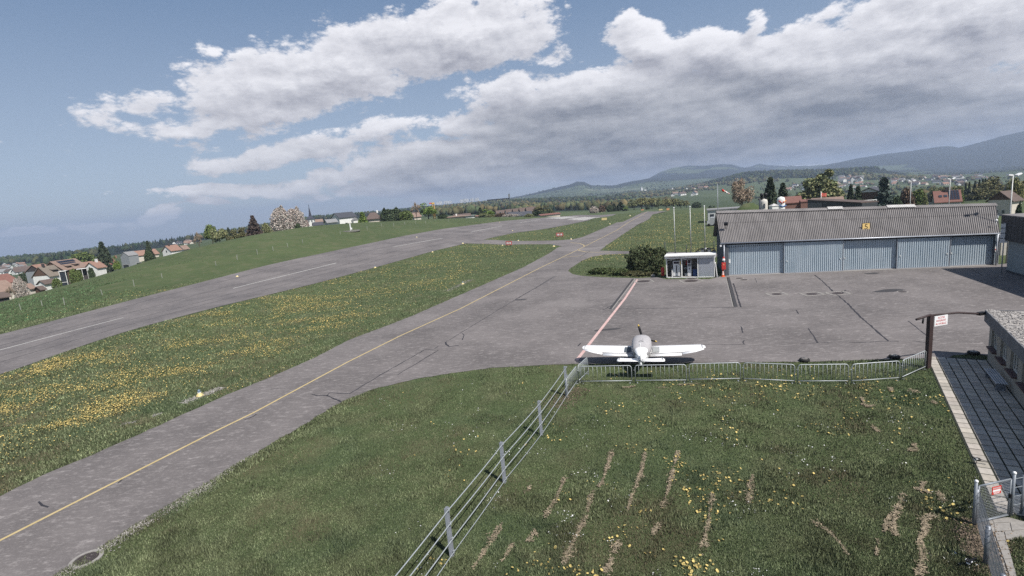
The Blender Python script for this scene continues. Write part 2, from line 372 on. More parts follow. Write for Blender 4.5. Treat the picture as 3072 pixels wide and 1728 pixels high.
# small rolling relief far away
def vnoise(x, y, seed=0):
    xi = np.floor(x).astype(int); yi = np.floor(y).astype(int); fx = x - xi; fy = y - yi
    fx = fx * fx * (3 - 2 * fx); fy = fy * fy * (3 - 2 * fy)
    def h(a, b):
        q = np.sin(a * 127.1 + b * 311.7 + seed * 74.7) * 43758.5453; return q - np.floor(q)
    return (h(xi, yi) * (1 - fx) + h(xi + 1, yi) * fx) * (1 - fy) + (h(xi, yi + 1) * (1 - fx) + h(xi + 1, yi + 1) * fx) * fy
def fbm(x, y, oc=4, seed=0):
    a = 0; s_ = 0
    for o in range(oc): a = a + vnoise(x * 2 ** o, y * 2 ** o, seed + o) * .5 ** o; s_ += .5 ** o
    return a / s_
XG = RG[None, :] * np.sin(AZC)[:, None]; YG = RG[None, :] * np.cos(AZC)[:, None]
amp = np.clip((RG - 900) / 2500, 0, 1) * 26
ZP += (fbm(XG / 420, YG / 420, 4, 3) - .5) * amp[None, :]
def zt(x, y):
    x = np.asarray(x, float); y = np.asarray(y, float); r_ = np.maximum(np.hypot(x, y), 3.0001); a = np.arctan2(x, y)
    i = np.clip((a + math.pi) / (2 * math.pi) * 1440, 0, 1439.999); j = np.clip((np.log(r_) - _lr[0]) / (_lr[-1] - _lr[0]) * (NPR - 1), 0, NPR - 1.001)
    ii = i.astype(int); jj = j.astype(int); i = i - ii; j = j - jj
    zz = ZP[ii, jj] * (1 - i) * (1 - j) + ZP[ii + 1, jj] * i * (1 - j) + ZP[ii, jj + 1] * (1 - i) * j + ZP[ii + 1, jj + 1] * i * j
    return zz
_hr = np.exp(np.linspace(math.log(4), math.log(3000), 5000))
def gp(u, v, raise_=0.0):
    """ground point seen at source pixel u, v"""
    d = ray(u, v); h = math.hypot(d[0], d[1]); x, y = d[0] / h * _hr, d[1] / h * _hr
    gap = CAMH + d[2] / h * _hr - zt(x, y)
    i = int(np.argmax(gap < 0)) if (gap < 0).any() else len(_hr) - 1; i = max(i, 1)
    f = gap[i - 1] / (gap[i - 1] - gap[i]) if gap[i] < 0 else 1
    r_ = _hr[i - 1] + (_hr[i] - _hr[i - 1]) * f
    return Vector((d[0] / h * r_, d[1] / h * r_, float(zt(d[0] / h * r_, d[1] / h * r_)) + raise_))
def gr(u, v, r_):
    """ground point at distance r_ in the direction of pixel u, v"""
    d = ray(u, v); h = math.hypot(d[0], d[1]); x, y = d[0] / h * r_, d[1] / h * r_
    return Vector((x, y, float(zt(x, y))))
def atr(u, v, r_):
    """point at horizontal distance r_ on the pixel's ray"""
    d = ray(u, v); h = math.hypot(d[0], d[1]); return Vector((d[0] / h * r_, d[1] / h * r_, CAMH + d[2] / h * r_))
def gz(u, v, z=0.0):
    d = ray(u, v); q = (z - CAMH) / d[2]; return Vector((d[0] * q, d[1] * q, z))
def ztop(x, y, uv):
    lo, hi = -80, 300
    for _ in range(50):
        m = (lo + hi) / 2
        if proj((x, y, m))[1] > uv[1]: lo = m
        else: hi = m
    return m
def inpoly(x, y, poly):
    x = np.asarray(x); y = np.asarray(y); r_ = np.zeros(x.shape, bool); n = len(poly)
    for i in range(n):
        x0, y0 = poly[i][0], poly[i][1]; x1, y1 = poly[(i + 1) % n][0], poly[(i + 1) % n][1]
        if y0 == y1: continue
        c = ((y0 > y) != (y1 > y)) & (x < (x1 - x0) * (y - y0) / (y1 - y0) + x0); r_ ^= c
    return r_

# ------------------------------------------------------------------ outlines of the paved areas, on the ground
def ZL(c, pts): return [Z(c, *p) for p in pts]
tax_far = [(-900, 1960), (-400, 1700)] + [(0, 1491), (132, 1424), (275, 1366), (418, 1303), (550, 1244), (681, 1185), (800, 1137)] + ZL('d6', [(830, 590), (1000, 500), (1330, 375), (1640, 240), (1960, 100), (2110, 20)]) + ZL('c3', [(1925, 745), (1970, 733)])
conn_low = ZL('c3', [(1970, 733), (1850, 710), (1500, 712), (1200, 725), (900, 745), (700, 770)])
conn_up = ZL('c3', [(2200, 630), (2100, 655), (1900, 668), (1500, 675), (1000, 697), (830, 706)])
tax_far2 = ZL('c3', [(2200, 630), (2330, 575), (2450, 525), (2576, 470)]) + ZL('f4', [(900, 570), (1200, 425), (1290, 402)])
tax_rt = ZL('f4', [(1620, 395), (1500, 420), (1380, 450), (1330, 520), (1100, 640)]) + ZL('c4', [(650, 670), (450, 795), (250, 930), (180, 985)])
road_up = ZL('c4', [(500, 993), (900, 1000), (1450, 1010)])
road_lo = [(2152, 770), (2000, 768)] + ZL('c4', [(700, 1030), (490, 1020)]) + ZL('c3', [(2576, 820), (2450, 825), (2300, 850), (2180, 900), (2060, 980), (2040, 1005), (2090, 1040), (2180, 1058), (2400, 1074), (2530, 1078)]) + ZL('f6', [(0, 643), (300, 652), (520, 640), (560, 632)])
apron_r = [(2000, 838), (2130, 838), (2162, 829), (2184, 827)] + [(2981, 795), (3030, 790)]
apron_out = [(3060, 770), (3300, 800), (3560, 960), (3400, 1050)]
apron_s = ZL('e3', [(1660, 1215), (1400, 1180), (950, 1210), (840, 1250), (640, 1275), (440, 1262)]) + [(2786, 1075)] + ZL('e5', [(1300, 125), (700, 145), (220, 162)]) + [(2330, 1087), (2100, 1089), (1900, 1092), (1700, 1093)] + ZL('d6', [(2200, 631), (1780, 652), (1400, 708), (1160, 765), (1000, 825), (900, 878), (700, 1000)]) + ZL('d5', [(1300, 830), (1070, 970), (930, 1050), (700, 1190), (480, 1330), (290, 1449)]) + [(0, 1840), (-500, 2250)]
def flat(pts): return [gz(u, v, 0) for u, v in pts]
def rough_line(pts, step, amp_):
    out = []
    for a, b in zip(pts[:-1], pts[1:]):
        n = max(1, int((b - a).length / step))
        for i in range(n):
            p = a.lerp(b, i / n); o = (fbm(np.array(p.x * 1.7), np.array(p.y * 1.7), 3, 9) - .5) * 2 * amp_
            d = (b - a).normalized(); out.append(p + Vector((-d.y, d.x, 0)) * float(o))
    return out + [pts[-1]]
A1 = rough_line(flat(tax_far), .5, .12); A2 = rough_line(flat([conn_low[0], conn_up[0]]), 5, 0)
A3 = flat(tax_far2); A4 = rough_line(flat(tax_rt), .8, .2); A5 = flat(road_up + road_lo); A6 = flat(apron_r + apron_out); A7 = rough_line(flat(apron_s), .35, .14)
APRON = A1 + A2[1:-1] + A3 + A4 + A5 + A6 + A7

# ------------------------------------------------------------------ ground and hills
def terrain(name, j0, j1, m, attr=None):
    i0 = np.arange(0, 1441)
    v = np.stack([XG[:, j0:j1], YG[:, j0:j1], ZP[:, j0:j1]], -1); ni, nj = v.shape[:2]
    idx = np.arange(ni * nj).reshape(ni, nj)
    f = np.stack([idx[:-1, :-1].ravel(), idx[:-1, 1:].ravel(), idx[1:, 1:].ravel(), idx[1:, :-1].ravel()], -1)
    vv = v.reshape(-1, 3)
    if j0 == 0:
        vv = np.vstack([vv, [[0, 0, 0]]]); c = len(vv) - 1
    o = npmesh(name, vv, f, m, None, attr, True)
    return o
def grass_mat(name, c1, c2, c3, big, tintattr=False, dry=0.0, bump=.6):
    m = bpy.data.materials.new(name); m.use_nodes = True; t = m.node_tree; N = t.nodes; L = t.links; b = N['Principled BSDF']
    b.inputs['Roughness'].default_value = .9; b.inputs['Specular IOR Level'].default_value = .15
    ge = N.new('ShaderNodeNewGeometry')
    def nz_(sc, det, off=(0, 0, 0), st=(1, 1, 1)):
        mp = N.new('ShaderNodeMapping'); mp.inputs[1].default_value = off; mp.inputs[3].default_value = st; L.new(ge.outputs['Position'], mp.inputs[0])
        n = N.new('ShaderNodeTexNoise'); n.inputs['Scale'].default_value = sc; n.inputs['Detail'].default_value = det; n.inputs['Roughness'].default_value = .65; L.new(mp.outputs[0], n.inputs['Vector']); return n.outputs[0]
    def mix(f_, a, b_, lo=.35, hi=.65):
        r_ = N.new('ShaderNodeMapRange'); r_.inputs[1].default_value = lo; r_.inputs[2].default_value = hi; L.new(f_, r_.inputs[0])
        x = N.new('ShaderNodeMix'); x.data_type = 'RGBA'; L.new(r_.outputs[0], x.inputs[0])
        for i, q in ((6, a), (7, b_)):
            if isinstance(q, tuple): x.inputs[i].default_value = (*q, 1)
            else: L.new(q, x.inputs[i])
        return x.outputs[2]
    c = mix(nz_(big, 5), c1, c2); c = mix(nz_(big * 9, 6, (7, 3, 0)), c, c3, .48, .75)
    fine = nz_(9.0, 8, (3, 1, 0))
    hv = N.new('ShaderNodeHueSaturation'); L.new(c, hv.inputs['Color'])
    rr = N.new('ShaderNodeMapRange'); rr.inputs[1].default_value = .25; rr.inputs[2].default_value = .75; rr.inputs[3].default_value = .6; rr.inputs[4].default_value = 1.4; L.new(fine, rr.inputs[0]); L.new(rr.outputs[0], hv.inputs['Value'])
    out = hv.outputs[0]
    if tintattr:
        at = N.new('ShaderNodeAttribute'); at.attribute_name = 'tint'
        ml = N.new('ShaderNodeMix'); ml.data_type = 'RGBA'; ml.blend_type = 'MULTIPLY'; ml.inputs[0].default_value = 1; L.new(out, ml.inputs[6]); L.new(at.outputs['Color'], ml.inputs[7]); out = ml.outputs[2]
    L.new(out, b.inputs['Base Color'])
    bn = N.new('ShaderNodeBump'); bn.inputs['Strength'].default_value = bump; bn.inputs['Distance'].default_value = .12; L.new(fine, bn.inputs['Height']); L.new(bn.outputs[0], b.inputs['Normal'])
    return m
GREEN_A, GREEN_B, GREEN_C = (.050, .070, .030), (.072, .094, .040), (.100, .102, .056)
m_ground = grass_mat('meadow', GREEN_A, GREEN_B, GREEN_C, .05)
jn = int(np.searchsorted(RG, 330))
kind(terrain('ground', 0, jn + 1, m_ground), 'structure')
# fields and woods on the far slopes: each field its own green
def patch_tint(x, y):
    qx, qy = x / 260 + fbm(x / 500, y / 500, 2, 5), y / 200 + fbm(x / 500, y / 500, 2, 8)
    c = vnoise(np.floor(qx) * 17.3, np.floor(qy) * 9.1, 4)
    base = np.stack([.7 + c * .75, .75 + c * .65, .62 + c * .62], -1)
    pale = (c > .86)[..., None]; base = np.where(pale, np.stack([c * 0 + 2.0, c * 0 + 1.75, c * 0 + 1.9], -1), base)
    return base
WOODS = np.zeros(XG.shape)
def sphK(u, v): return sph(u, v)[0]
def wood(u0, u1, r0, r1, wt=1.0):
    a0, a1 = sphK(u0, 520), sphK(u1, 520)
    n = fbm(XG / 300, YG / 300, 3, 12) * .35
    return wt * ((AZC[:, None] > a0 - .02 + n * .1) & (AZC[:, None] < a1 - n * .1) & (RG[None, :] > r0 * (1 + n - .17)) & (RG[None, :] < r1 * (1 + n * .6 - .1)))
for q in ((-200, 230, 1150, 1900), (100, 520, 820, 1250), (500, 1100, 900, 2000), (1080, 1330, 600, 1700), (1320, 1680, 560, 1000), (1300, 1560, 1350, 1800), (1760, 2310, 1950, 2600), (2330, 2700, 3000, 4000), (2250, 2620, 340, 520)):
    WOODS = np.maximum(WOODS, wood(*q))
WOODS = np.maximum(WOODS, (RG[None, :] > 3900) * (fbm(XG / 350, YG / 350, 4, 21) > .36))
tint = patch_tint(XG, YG)
tint = np.where(WOODS[..., None] > 0, np.array([.19, .22, .30]), tint)
snow = (RG[None, :] > 7000) & (fbm(XG / 160, YG / 160, 4, 31) > .47)
tint = np.where(snow[..., None], np.array([8., 6.5, 14.]), tint)
tint = np.concatenate([tint, np.ones(tint.shape[:2] + (1,))], -1)
m_hill = grass_mat('fields', (.046, .064, .036), (.056, .074, .042), (.066, .080, .048), .004, True, bump=.2)
kind(terrain('hills', jn, NPR, m_hill, tint[:, jn:NPR].reshape(-1, 4)), 'structure')

# ------------------------------------------------------------------ asphalt
def asphalt_mat(name, base, light, dark, along=22):
    m = bpy.data.materials.new(name); m.use_nodes = True; t = m.node_tree; N = t.nodes; L = t.links; b = N['Principled BSDF']
    b.inputs['Roughness'].default_value = .88; b.inputs['Specular IOR Level'].default_value = .25
    ge = N.new('ShaderNodeNewGeometry')
    def nz_(sc, det, st=(1, 1, 1), rot=0, ro=.6):
        mp = N.new('ShaderNodeMapping'); mp.inputs[2].default_value = (0, 0, rot); mp.inputs[3].default_value = st; L.new(ge.outputs['Position'], mp.inputs[0])
        n = N.new('ShaderNodeTexNoise'); n.inputs['Scale'].default_value = sc; n.inputs['Detail'].default_value = det; n.inputs['Roughness'].default_value = ro; L.new(mp.outputs[0], n.inputs['Vector']); return n.outputs[0]
    def mix(f_, a, b_, lo, hi):
        r_ = N.new('ShaderNodeMapRange'); r_.inputs[1].default_value = lo; r_.inputs[2].default_value = hi; L.new(f_, r_.inputs[0])
        x = N.new('ShaderNodeMix'); x.data_type = 'RGBA'; L.new(r_.outputs[0], x.inputs[0])
        for i, q in ((6, a), (7, b_)):
            if isinstance(q, tuple): x.inputs[i].default_value = (*q, 1)
            else: L.new(q, x.inputs[i])
        return x.outputs[2]
    c = mix(nz_(.16, 6), dark, base, .35, .62)
    c = mix(nz_(2.4, 8, (.6, 1.4, 1), R(12), .80), c, light, .52, .72)
    c = mix(nz_(4.2, 7, (.5, 1.5, 1), R(12), .75), c, dark, .54, .74)
    c = mix(nz_(.055, 3), c, light, .55, 1.1)
    c = mix(nz_(.5, 6, (.35, 1.3, 1), R(along)), c, dark, .58, .85)
    c = mix(nz_(7, 6, (.7, 1.3, 1), R(12), .75), c, light, .55, .85)
    c = mix(nz_(9, 6, (.7, 1.3, 1), R(12), .75), c, dark, .58, .85)
    c = mix(nz_(26, 4), c, light, .58, .92)
    L.new(c, b.inputs['Base Color'])
    bn = N.new('ShaderNodeBump'); bn.inputs['Strength'].default_value = .35; bn.inputs['Distance'].default_value = .02; L.new(nz_(30, 5), bn.inputs['Height']); L.new(bn.outputs[0], b.inputs['Normal'])
    return m
m_asph = asphalt_mat('asphalt', (.150, .1355, .133), (.300, .276, .268), (.095, .086, .085))
m_rwy = asphalt_mat('runway_asphalt', (.148, .134, .132), (.245, .224, .219), (.092, .084, .085), 22)
def sheet(name, poly, z, m, parent=None):
    ar = sum(a.x * b.y - b.x * a.y for a, b in zip(poly, poly[1:] + poly[:1]))
    if ar < 0: poly = poly[::-1]
    return MB().add([(p[0], p[1], z) for p in poly], [tuple(range(len(poly)))]).build(name, m, parent)
APRON = [p for i, p in enumerate(APRON) if (p - APRON[i - 1]).length > .02]
apron = kind(sheet('apron', APRON, .020, m_asph), 'structure')
def resample(pts, n):
    L_ = [0]
    for a, b in zip(pts[:-1], pts[1:]): L_.append(L_[-1] + (b - a).length)
    o = []
    for i in range(n):
        q = L_[-1] * i / (n - 1); j = min(max(1, int(np.searchsorted(L_, q))), len(pts) - 1)
        f_ = (q - L_[j - 1]) / max(1e-9, L_[j] - L_[j - 1]); o.append(pts[j - 1].lerp(pts[j], f_))
    return o
def ladder(name, ea, eb, n, m_, dz, mt, parent=None):
    a = resample(ea, n); b = resample(eb, n); vs_ = []; fs = []
    for i in range(n):
        for j in range(m_ + 1):
            p = a[i].lerp(b[i], j / m_); vs_.append((p.x, p.y, float(zt(p.x, p.y)) + dz))
    for i in range(n - 1):
        for j in range(m_): fs.append((i * (m_ + 1) + j, i * (m_ + 1) + j + 1, (i + 1) * (m_ + 1) + j + 1, (i + 1) * (m_ + 1) + j))
    q = MB().add(vs_, fs)
    return q.build(name, mt, parent)
# runway edges in along/across coordinates, measured from the photograph
def edge_line(pts): return [Vector((*xy(*ts(p.x, p.y)), 0)) for p in [gp(*K(*q)) for q in pts]]
near_e = [Vector((*xy(-60, 57.5), 0)), Vector((*xy(-10, 57.5), 0))] + edge_line([(0, 943), (150, 890), (300, 840), (500, 785), (800, 712), (1090, 632), (1300, 585), (1480, 555)]) + [Vector((*xy(330, 57), 0))]
far_e = [Vector((*xy(-50, 82.4), 0)), Vector((*xy(0, 82.4), 0))] + edge_line([(0, 842), (320, 758), (500, 712), (650, 673), (800, 640), (950, 608), (1090, 580), (1250, 558)]) + [Vector((*xy(330, 82), 0))]
near_e.sort(key=lambda p: ts(p.x, p.y)[0]); far_e.sort(key=lambda p: ts(p.x, p.y)[0])
def byt(e_, tlist):
    tt = [ts(p.x, p.y)[0] for p in e_]; ss_ = [ts(p.x, p.y)[1] for p in e_]
    return [Vector((*xy(t, float(np.interp(t, tt, ss_))), 0)) for t in tlist]
tl = list(np.arange(-50, 331, 2.0))
NE, FE = byt(near_e, tl), byt(far_e, tl)
runway = kind(ladder('runway', FE, NE, len(tl), 14, .035, m_rwy), 'structure')
cl_edge, cu_ = [Vector(gz(*q)) for q in conn_low], [Vector(gz(*q)) for q in conn_up]
for e_ in (cl_edge, cu_):
    d = (e_[-1] - e_[-2]).normalized(); e_.append(e_[-1] + d * 14)
taxi2 = kind(ladder('taxiway', cu_, cl_edge, 60, 6, .028, m_asph), 'structure')
# ------------------------------------------------------------------ markings, seams and covers
m_white = mat('white_paint', (.62, .62, .60), .7, .12, 6); m_yellow = mat('yellow_paint', (.36, .28, .13), .75, .25, 2.5, col2=(.44, .35, .19))
m_pink = mat('faded_red_paint', (.44, .27, .25), .8, .2, 2.5, col2=(.52, .39, .37)); m_tar = mat('tar_seal', (.030, .028, .032), .6, .2, 8)
m_slot = mat('slot_drain', (.045, .043, .045), .7, .2, 8); m_conc = mat('concrete', (.235, .222, .208), .9, .16, 7, .2); m_iron = mat('cast_iron', (.055, .045, .045), .6, .25, 20, .3)
def strip(name, pts, wd, dz, m, parent=None, step=None, jit=0.0, flatz=None):
    pts = [Vector(p) for p in pts]
    if step:
        q = [pts[0]]
        for a, b in zip(pts[:-1], pts[1:]):
            n = max(1, int((b - a).length / step))
            for i in range(1, n + 1):
                d = (b - a).normalized(); p = a.lerp(b, i / n)
                q.append(p + Vector((-d.y, d.x, 0)) * random.uniform(-jit, jit) if i < n else p)
        pts = q
    vs_ = []; fs = []
    for i, p in enumerate(pts):
        d = pts[min(i + 1, len(pts) - 1)] - pts[max(i - 1, 0)]; d.z = 0; d.normalize(); nn = Vector((-d.y, d.x, 0)) * (wd / 2 * (random.uniform(.6, 1.3) if jit else 1))
        for q in (p - nn, p + nn): vs_.append((q.x, q.y, (flatz if flatz is not None else float(zt(q.x, q.y))) + dz))
    for i in range(len(pts) - 1): fs.append((i * 2, i * 2 + 2, i * 2 + 3, i * 2 + 1))
    return MB().add(vs_, fs).build(name, m, parent)
AZ0 = .020
yl = [(-500, 1890), (0, 1623), (354, 1443), (636, 1300), (761, 1239), (1043, 1087), (1201, 1008), (1380, 927), (1620, 804), (1734, 749.5), (1850, 691), (1886, 667), (1923.6, 646.5), (1940, 637)]
strip('guide_line', [gz(*q) for q in yl], .16, AZ0 + .006, m_yellow, apron, 2.0, flatz=0)
for pts in (ZL('c3', [(2150, 765), (2160, 778), (2230, 795), (2350, 800), (2500, 795)]), ZL('c3', [(2215, 735), (2215, 720), (2170, 702), (2060, 690), (1950, 686)]), ZL('c3', [(1990, 855), (2100, 845), (2200, 838)])):
    strip('guide_line', [gz(*q) for q in pts], .2, AZ0 + .006, m_yellow, apron, 1.0, flatz=0)
strip('boundary_line', [gz(1912, 839), gz(1875, 896), gz(1730, 1082)], .24, AZ0 + .010, m_pink, apron, 1.5, flatz=0)
def crack(c, pts, wd=.07, m=m_tar, jit=.03): return strip('tar_seam', [gz(*Z(c, *q)) for q in pts], wd, AZ0 + .004, m, apron, .35, jit, flatz=0)
strip('slot_drain', [gz(1899.7, 836.7), gz(1830.7, 927.7)], .24, AZ0 + .005, m_slot, apron, flatz=0)
strip('slot_drain', [gz(2184, 832), gz(2207, 921)], .34, AZ0 + .005, m_slot, apron, flatz=0)
strip('kerb_line', [gz(1905, 836.7), gz(1836.7, 927.7)], .10, AZ0 + .005, m_conc, apron, flatz=0)
strip('kerb_line', [gz(2179, 832), gz(2200, 921)], .12, AZ0 + .005, m_conc, apron, flatz=0)
for c, pts, wd in (('d1', [(925, 0), (680, 130)], .10), ('d1', [(770, 118), (2380, 96)], .09), ('c6', [(265, 718), (325, 908)], .14),
                   ('c6', [(910, 650), (985, 710), (1060, 785)], .13), ('c6', [(1085, 802), (1180, 885), (1270, 980), (1500, 1178)], .13), ('c6', [(1120, 800), (1150, 780), (1158, 772)], .12),
                   ('c6', [(860, 1075), (900, 1130), (935, 1190)], .10), ('c6', [(800, 1196), (1020, 1190)], .06), ('c6', [(1190, 1188), (1340, 1186), (1420, 1180), (1580, 1178)], .07),
                   ('c6', [(1655, 1018), (1760, 1100), (1860, 1170)], .07), ('c6', [(325, 1060), (333, 1080), (340, 1110)], .10), ('c6', [(352, 1172), (340, 1185), (352, 1202)], .08),
                   ('c6', [(-60, 1208), (370, 1203)], .05), ('c6', [(765, 930), (783, 960)], .09), ('c6', [(435, 672), (450, 710)], .05), ('c6', [(1690, 1175), (1800, 1190)], .06),
                   ('c6', [(2155, 605), (2240, 650)], .12),
                   ('d6', [(2150, 145), (1900, 290), (1670, 430), (1540, 510)], .07), ('d6', [(1540, 510), (1542, 522), (1560, 535), (1612, 528)], .12), ('d6', [(1632, 462), (1642, 472), (1632, 497)], .10),
                   ('d6', [(1425, 552), (1200, 680), (1010, 795), (900, 790), (885, 805)], .08), ('d6', [(1425, 552), (1502, 554), (1275, 690)], .08), ('d6', [(800, 798), (830, 805), (885, 805), (975, 845)], .10),
                   ('d6', [(575, 770), (620, 766), (660, 767)], .06), ('d6', [(430, 940), (480, 920), (495, 908)], .07), ('d5', [(203, 1060), (222, 1080), (255, 1090)], .08), ('d5', [(620, 965), (640, 945)], .07), ('d6', [(1480, 545), (1500, 533)], .08),
                   ('c3', [(1790, 988), (2045, 990)], .06), ('c3', [(1460, 1318), (1700, 1180), (1890, 1062)], .07), ('c3', [(2170, 850), (2280, 786)], .14), ('c3', [(2055, 697), (2160, 655)], .10), ('d1', [(357, 592), (395, 552)], .09)):
    crack(c, pts, wd)
for c, q, sz in (('d6', (1955, 275), (.9, .35)), ('d1', (725, 382), (1.2, .28)), ('c6', (1370, 638), (.9, .45)), ('c6', (1500, 776), (1.4, .6))):
    p = gz(*Z(c, *q)); MB().prism([(p.x + sz[0] * math.cos(a) * random.uniform(.75, 1.1), p.y + sz[1] * math.sin(a) * random.uniform(.75, 1.1)) for a in [i * math.pi / 6 for i in range(12)]], AZ0 + .001, AZ0 + .0075).build('oil_stain', m_slot, apron)
# runway markings
m_rw = mat('worn_white_paint', (.29, .28, .27), .8, .2, 1.5, col2=(.44, .43, .41))
def rstrip(t0, t1, s0, s1, wd):
    n = max(2, int((t1 - t0) / 2)); pts = [Vector((*xy(t0 + (t1 - t0) * i / n, s0 + (s1 - s0) * i / n), 0)) for i in range(n + 1)]
    return strip('runway_stripe', pts, wd, .050, m_rw, runway)
for a, b in ((K(-160, 930), K(310, 800)), (K(587, 726), K(846, 662)), (K(988, 622), K(1112, 600)), (Z('f3', 445, 838), Z('f3', 1015, 725)), (Z('f3', 1350, 665), Z('f3', 1720, 605))):
    if a[0] < 0: pb = gp(*b); tb, sb = ts(pb.x, pb.y); rstrip(tb - 26, tb, sb, sb, .34); continue
    pa, pb = gp(*a), gp(*b); (ta, sa), (tb, sb) = ts(pa.x, pa.y), ts(pb.x, pb.y); rstrip(ta, tb, sa, sb, .34)
for i in range(4):
    rstrip(252, 292, 60.5 + i * 2.3, 60.5 + i * 2.3, 1.7); rstrip(252, 292, 72.0 + i * 2.3, 72.0 + i * 2.3, 1.7)
for s_ in (62.5, 66, 72.5, 78.5):
    a_ = [Vector((*xy(t, s_ + math.sin(t * .3 + s_) * .25), 0)) for t in np.arange(-10, 190, 1.5)]
    strip('tar_seam', a_, .07, .046, m_tar, runway, None, .01)
m_rubber = mat('worn_wheel_track', (.105, .098, .100), .85, .2, .35, col2=(.145, .134, .134), stretch=(1, 1, 1), space='World')
# manhole and drain covers
def cover(c, q, rad, label, frame=None):
    p = gz(*Z(c, *q)); t = thing('manhole_cover', label, 'manhole cover', (p.x, p.y, AZ0), 0, 'covers set in the asphalt')
    MB().lathe([(rad, -.01), (rad, .014), (rad * .93, .018), (rad * .9, .012), (.02, .013)], n=20, smooth=False).build('lid', m_iron, t)
    if frame:
        b = MB()
        for sx, sy, lx, ly in ((0, 1, frame[0], .16), (0, -1, frame[0], .16), (1, 0, .2, frame[1] - .2), (-1, 0, .2, frame[1] - .2)):
            b.box((sx * (frame[0] / 2 - .1), sy * (frame[1] / 2 - .08), .006), (lx, ly, .02))
        b.build('surround', m_conc, t)
    else: MB().lathe([(rad + .10, -.01), (rad + .10, .010), (rad + .01, .012), (rad + .01, -.01)], n=20, smooth=False).build('rim', m_conc, t)
for a in (('c6', (610, 803), .42, 'dark round cover on the apron, leftmost of the row of three square-framed ones', (1.7, 1.5)), ('c6', (890, 802), .45, 'dark round cover on the apron, middle of the row of three square-framed ones', (1.8, 1.5)),
          ('c6', (1095, 796), .45, 'dark round cover sitting on the long diagonal tar seam', (1.8, 1.5)), ('c6', (313, 677), .38, 'dark round cover nearest to the orange cone and hangar door'), ('c6', (350, 689), .38, 'dark round cover just in front of the one nearest the hangar door'),
          ('c6', (1610, 785), .33, 'small dark round cover alone on the right half of the apron'), ('e2', (945, 957), .60, 'dark oval lid right at the foot of the fuel cabinet'), ('e2', (925, 1024), .72, 'round lid in a pale frame in front of the fuel cabinet', (2.4, 2.0)),
          ('f6', (390, 698), .72, 'round lid in a pale frame touching the top of the red line', (2.2, 2.0))): cover(*a)
p = gz(218 * k, 1408 * k); t = thing('manhole_cover', 'rusty grated manhole cover in a pale concrete ring beside the gravel strip', 'manhole cover', (p.x, p.y, .02))
b = MB(); b.lathe([(.36, 0), (.36, .02), (.34, .024), (.02, .024)], n=28, smooth=False)
for i in range(-4, 5):
    hw = math.sqrt(max(.01, .33 ** 2 - (i * .07) ** 2)); b.box((i * .07, 0, .03), (.03, hw * 2, .018)); b.box((0, i * .07, .029), (hw * 2, .02, .016))
b.build('lid', m_iron, t); MB().lathe([(.50, -.01), (.50, .03), (.375, .034), (.375, -.01)], n=28, smooth=False).build('ring', m_conc, t)

# ------------------------------------------------------------------ hangar
H0, H1 = gz(*K(1825, 695)), gz(*K(2500, 668)); HW = (H1 - H0).length; HRZ = math.atan2(H1.y - H0.y, H1.x - H0.x)
def hloc(x, y, z=0): c, s = math.cos(HRZ), math.sin(HRZ); return Vector((H0.x + x * c - y * s, H0.y + x * s + y * c, z))
def hx(u, z=0.0, y=0.0):
    lo, hi = -6, HW + 8
    for _ in range(40):
        m = (lo + hi) / 2
        if proj(hloc(m, y, z))[0] < u: lo = m
        else: hi = m
    return m
hangar = thing('hangar', 'long grey hangar with corrugated roof and blue-grey sliding doors, marked 5', 'hangar', H0, HRZ)
m_fc = mat('fibre_cement', (.205, .193, .191), .9, .2, 1.2, .1, col2=(.138, .130, .129), stretch=(1, .3, .3)); m_fc2 = mat('pale_roof_sheet', (.42, .41, .40), .85, .15, 2)
m_door = mat('door_steel', (.36, .43, .48), .55, .10, 1.5, metal=.05, col2=(.44, .50, .545), stretch=(1, 1, .25)); m_dark = mat('dark_steel', (.035, .042, .055), .6, .2, 3)
m_gutter = mat('gutter', (.34, .36, .40), .4, .1, 3, metal=.4); m_hwall = mat('hangar_wall', (.075, .085, .10), .8, .2, 2)
X0, X1 = -.45, HW + .30
def ez(x): return 3.97 + (3.40 - 3.97) * x / HW
def rz_(x): return 7.35 + (6.06 - 7.35) * x / HW
def corr(x0, x1, pitch, per, prof, pos):
    n = int(round((x1 - x0) / pitch)) * per; v = []; rows = pos
    for i in range(n + 1):
        x = x0 + (x1 - x0) * i / n; o = prof((i % per) / per)
        for rr in rows: v.append(rr(x, o))
    m_ = len(rows); f = [(i * m_ + j, (i + 1) * m_ + j, (i + 1) * m_ + j + 1, i * m_ + j + 1) for i in range(n) for j in range(m_ - 1)]
    return v, f
RD = 4.2
wave = lambda q: .060 * math.cos(2 * math.pi * q)
def rpt(fr, lift=0.0, back=False):
    def g(x, o):
        z = ez(x) - .05 + (rz_(x) - ez(x) + .05) * fr; y = -.06 + (RD + .06) * fr
        if back: y = 2 * RD - y
        return (x * (1 + .063 * fr), y, z + o + lift)
    return g
v, f = corr(X0, X1, .177, 8, wave, [rpt(0), rpt(.32), rpt(.645)]); MB().add(v, f, smooth=False).build('roof_sheet', m_fc, hangar)
v, f = corr(X0, X1, .177, 8, wave, [rpt(.615, .035), rpt(.8, .03), rpt(.985, .03)]); MB().add(v, f).build('roof_sheet', m_fc, hangar)
v, f = corr(X0, X1, .708, 4, wave, [rpt(0, 0, True), rpt(.985, 0, True)]); MB().add(v, [q[::-1] for q in f]).build('roof_sheet', m_fc, hangar)
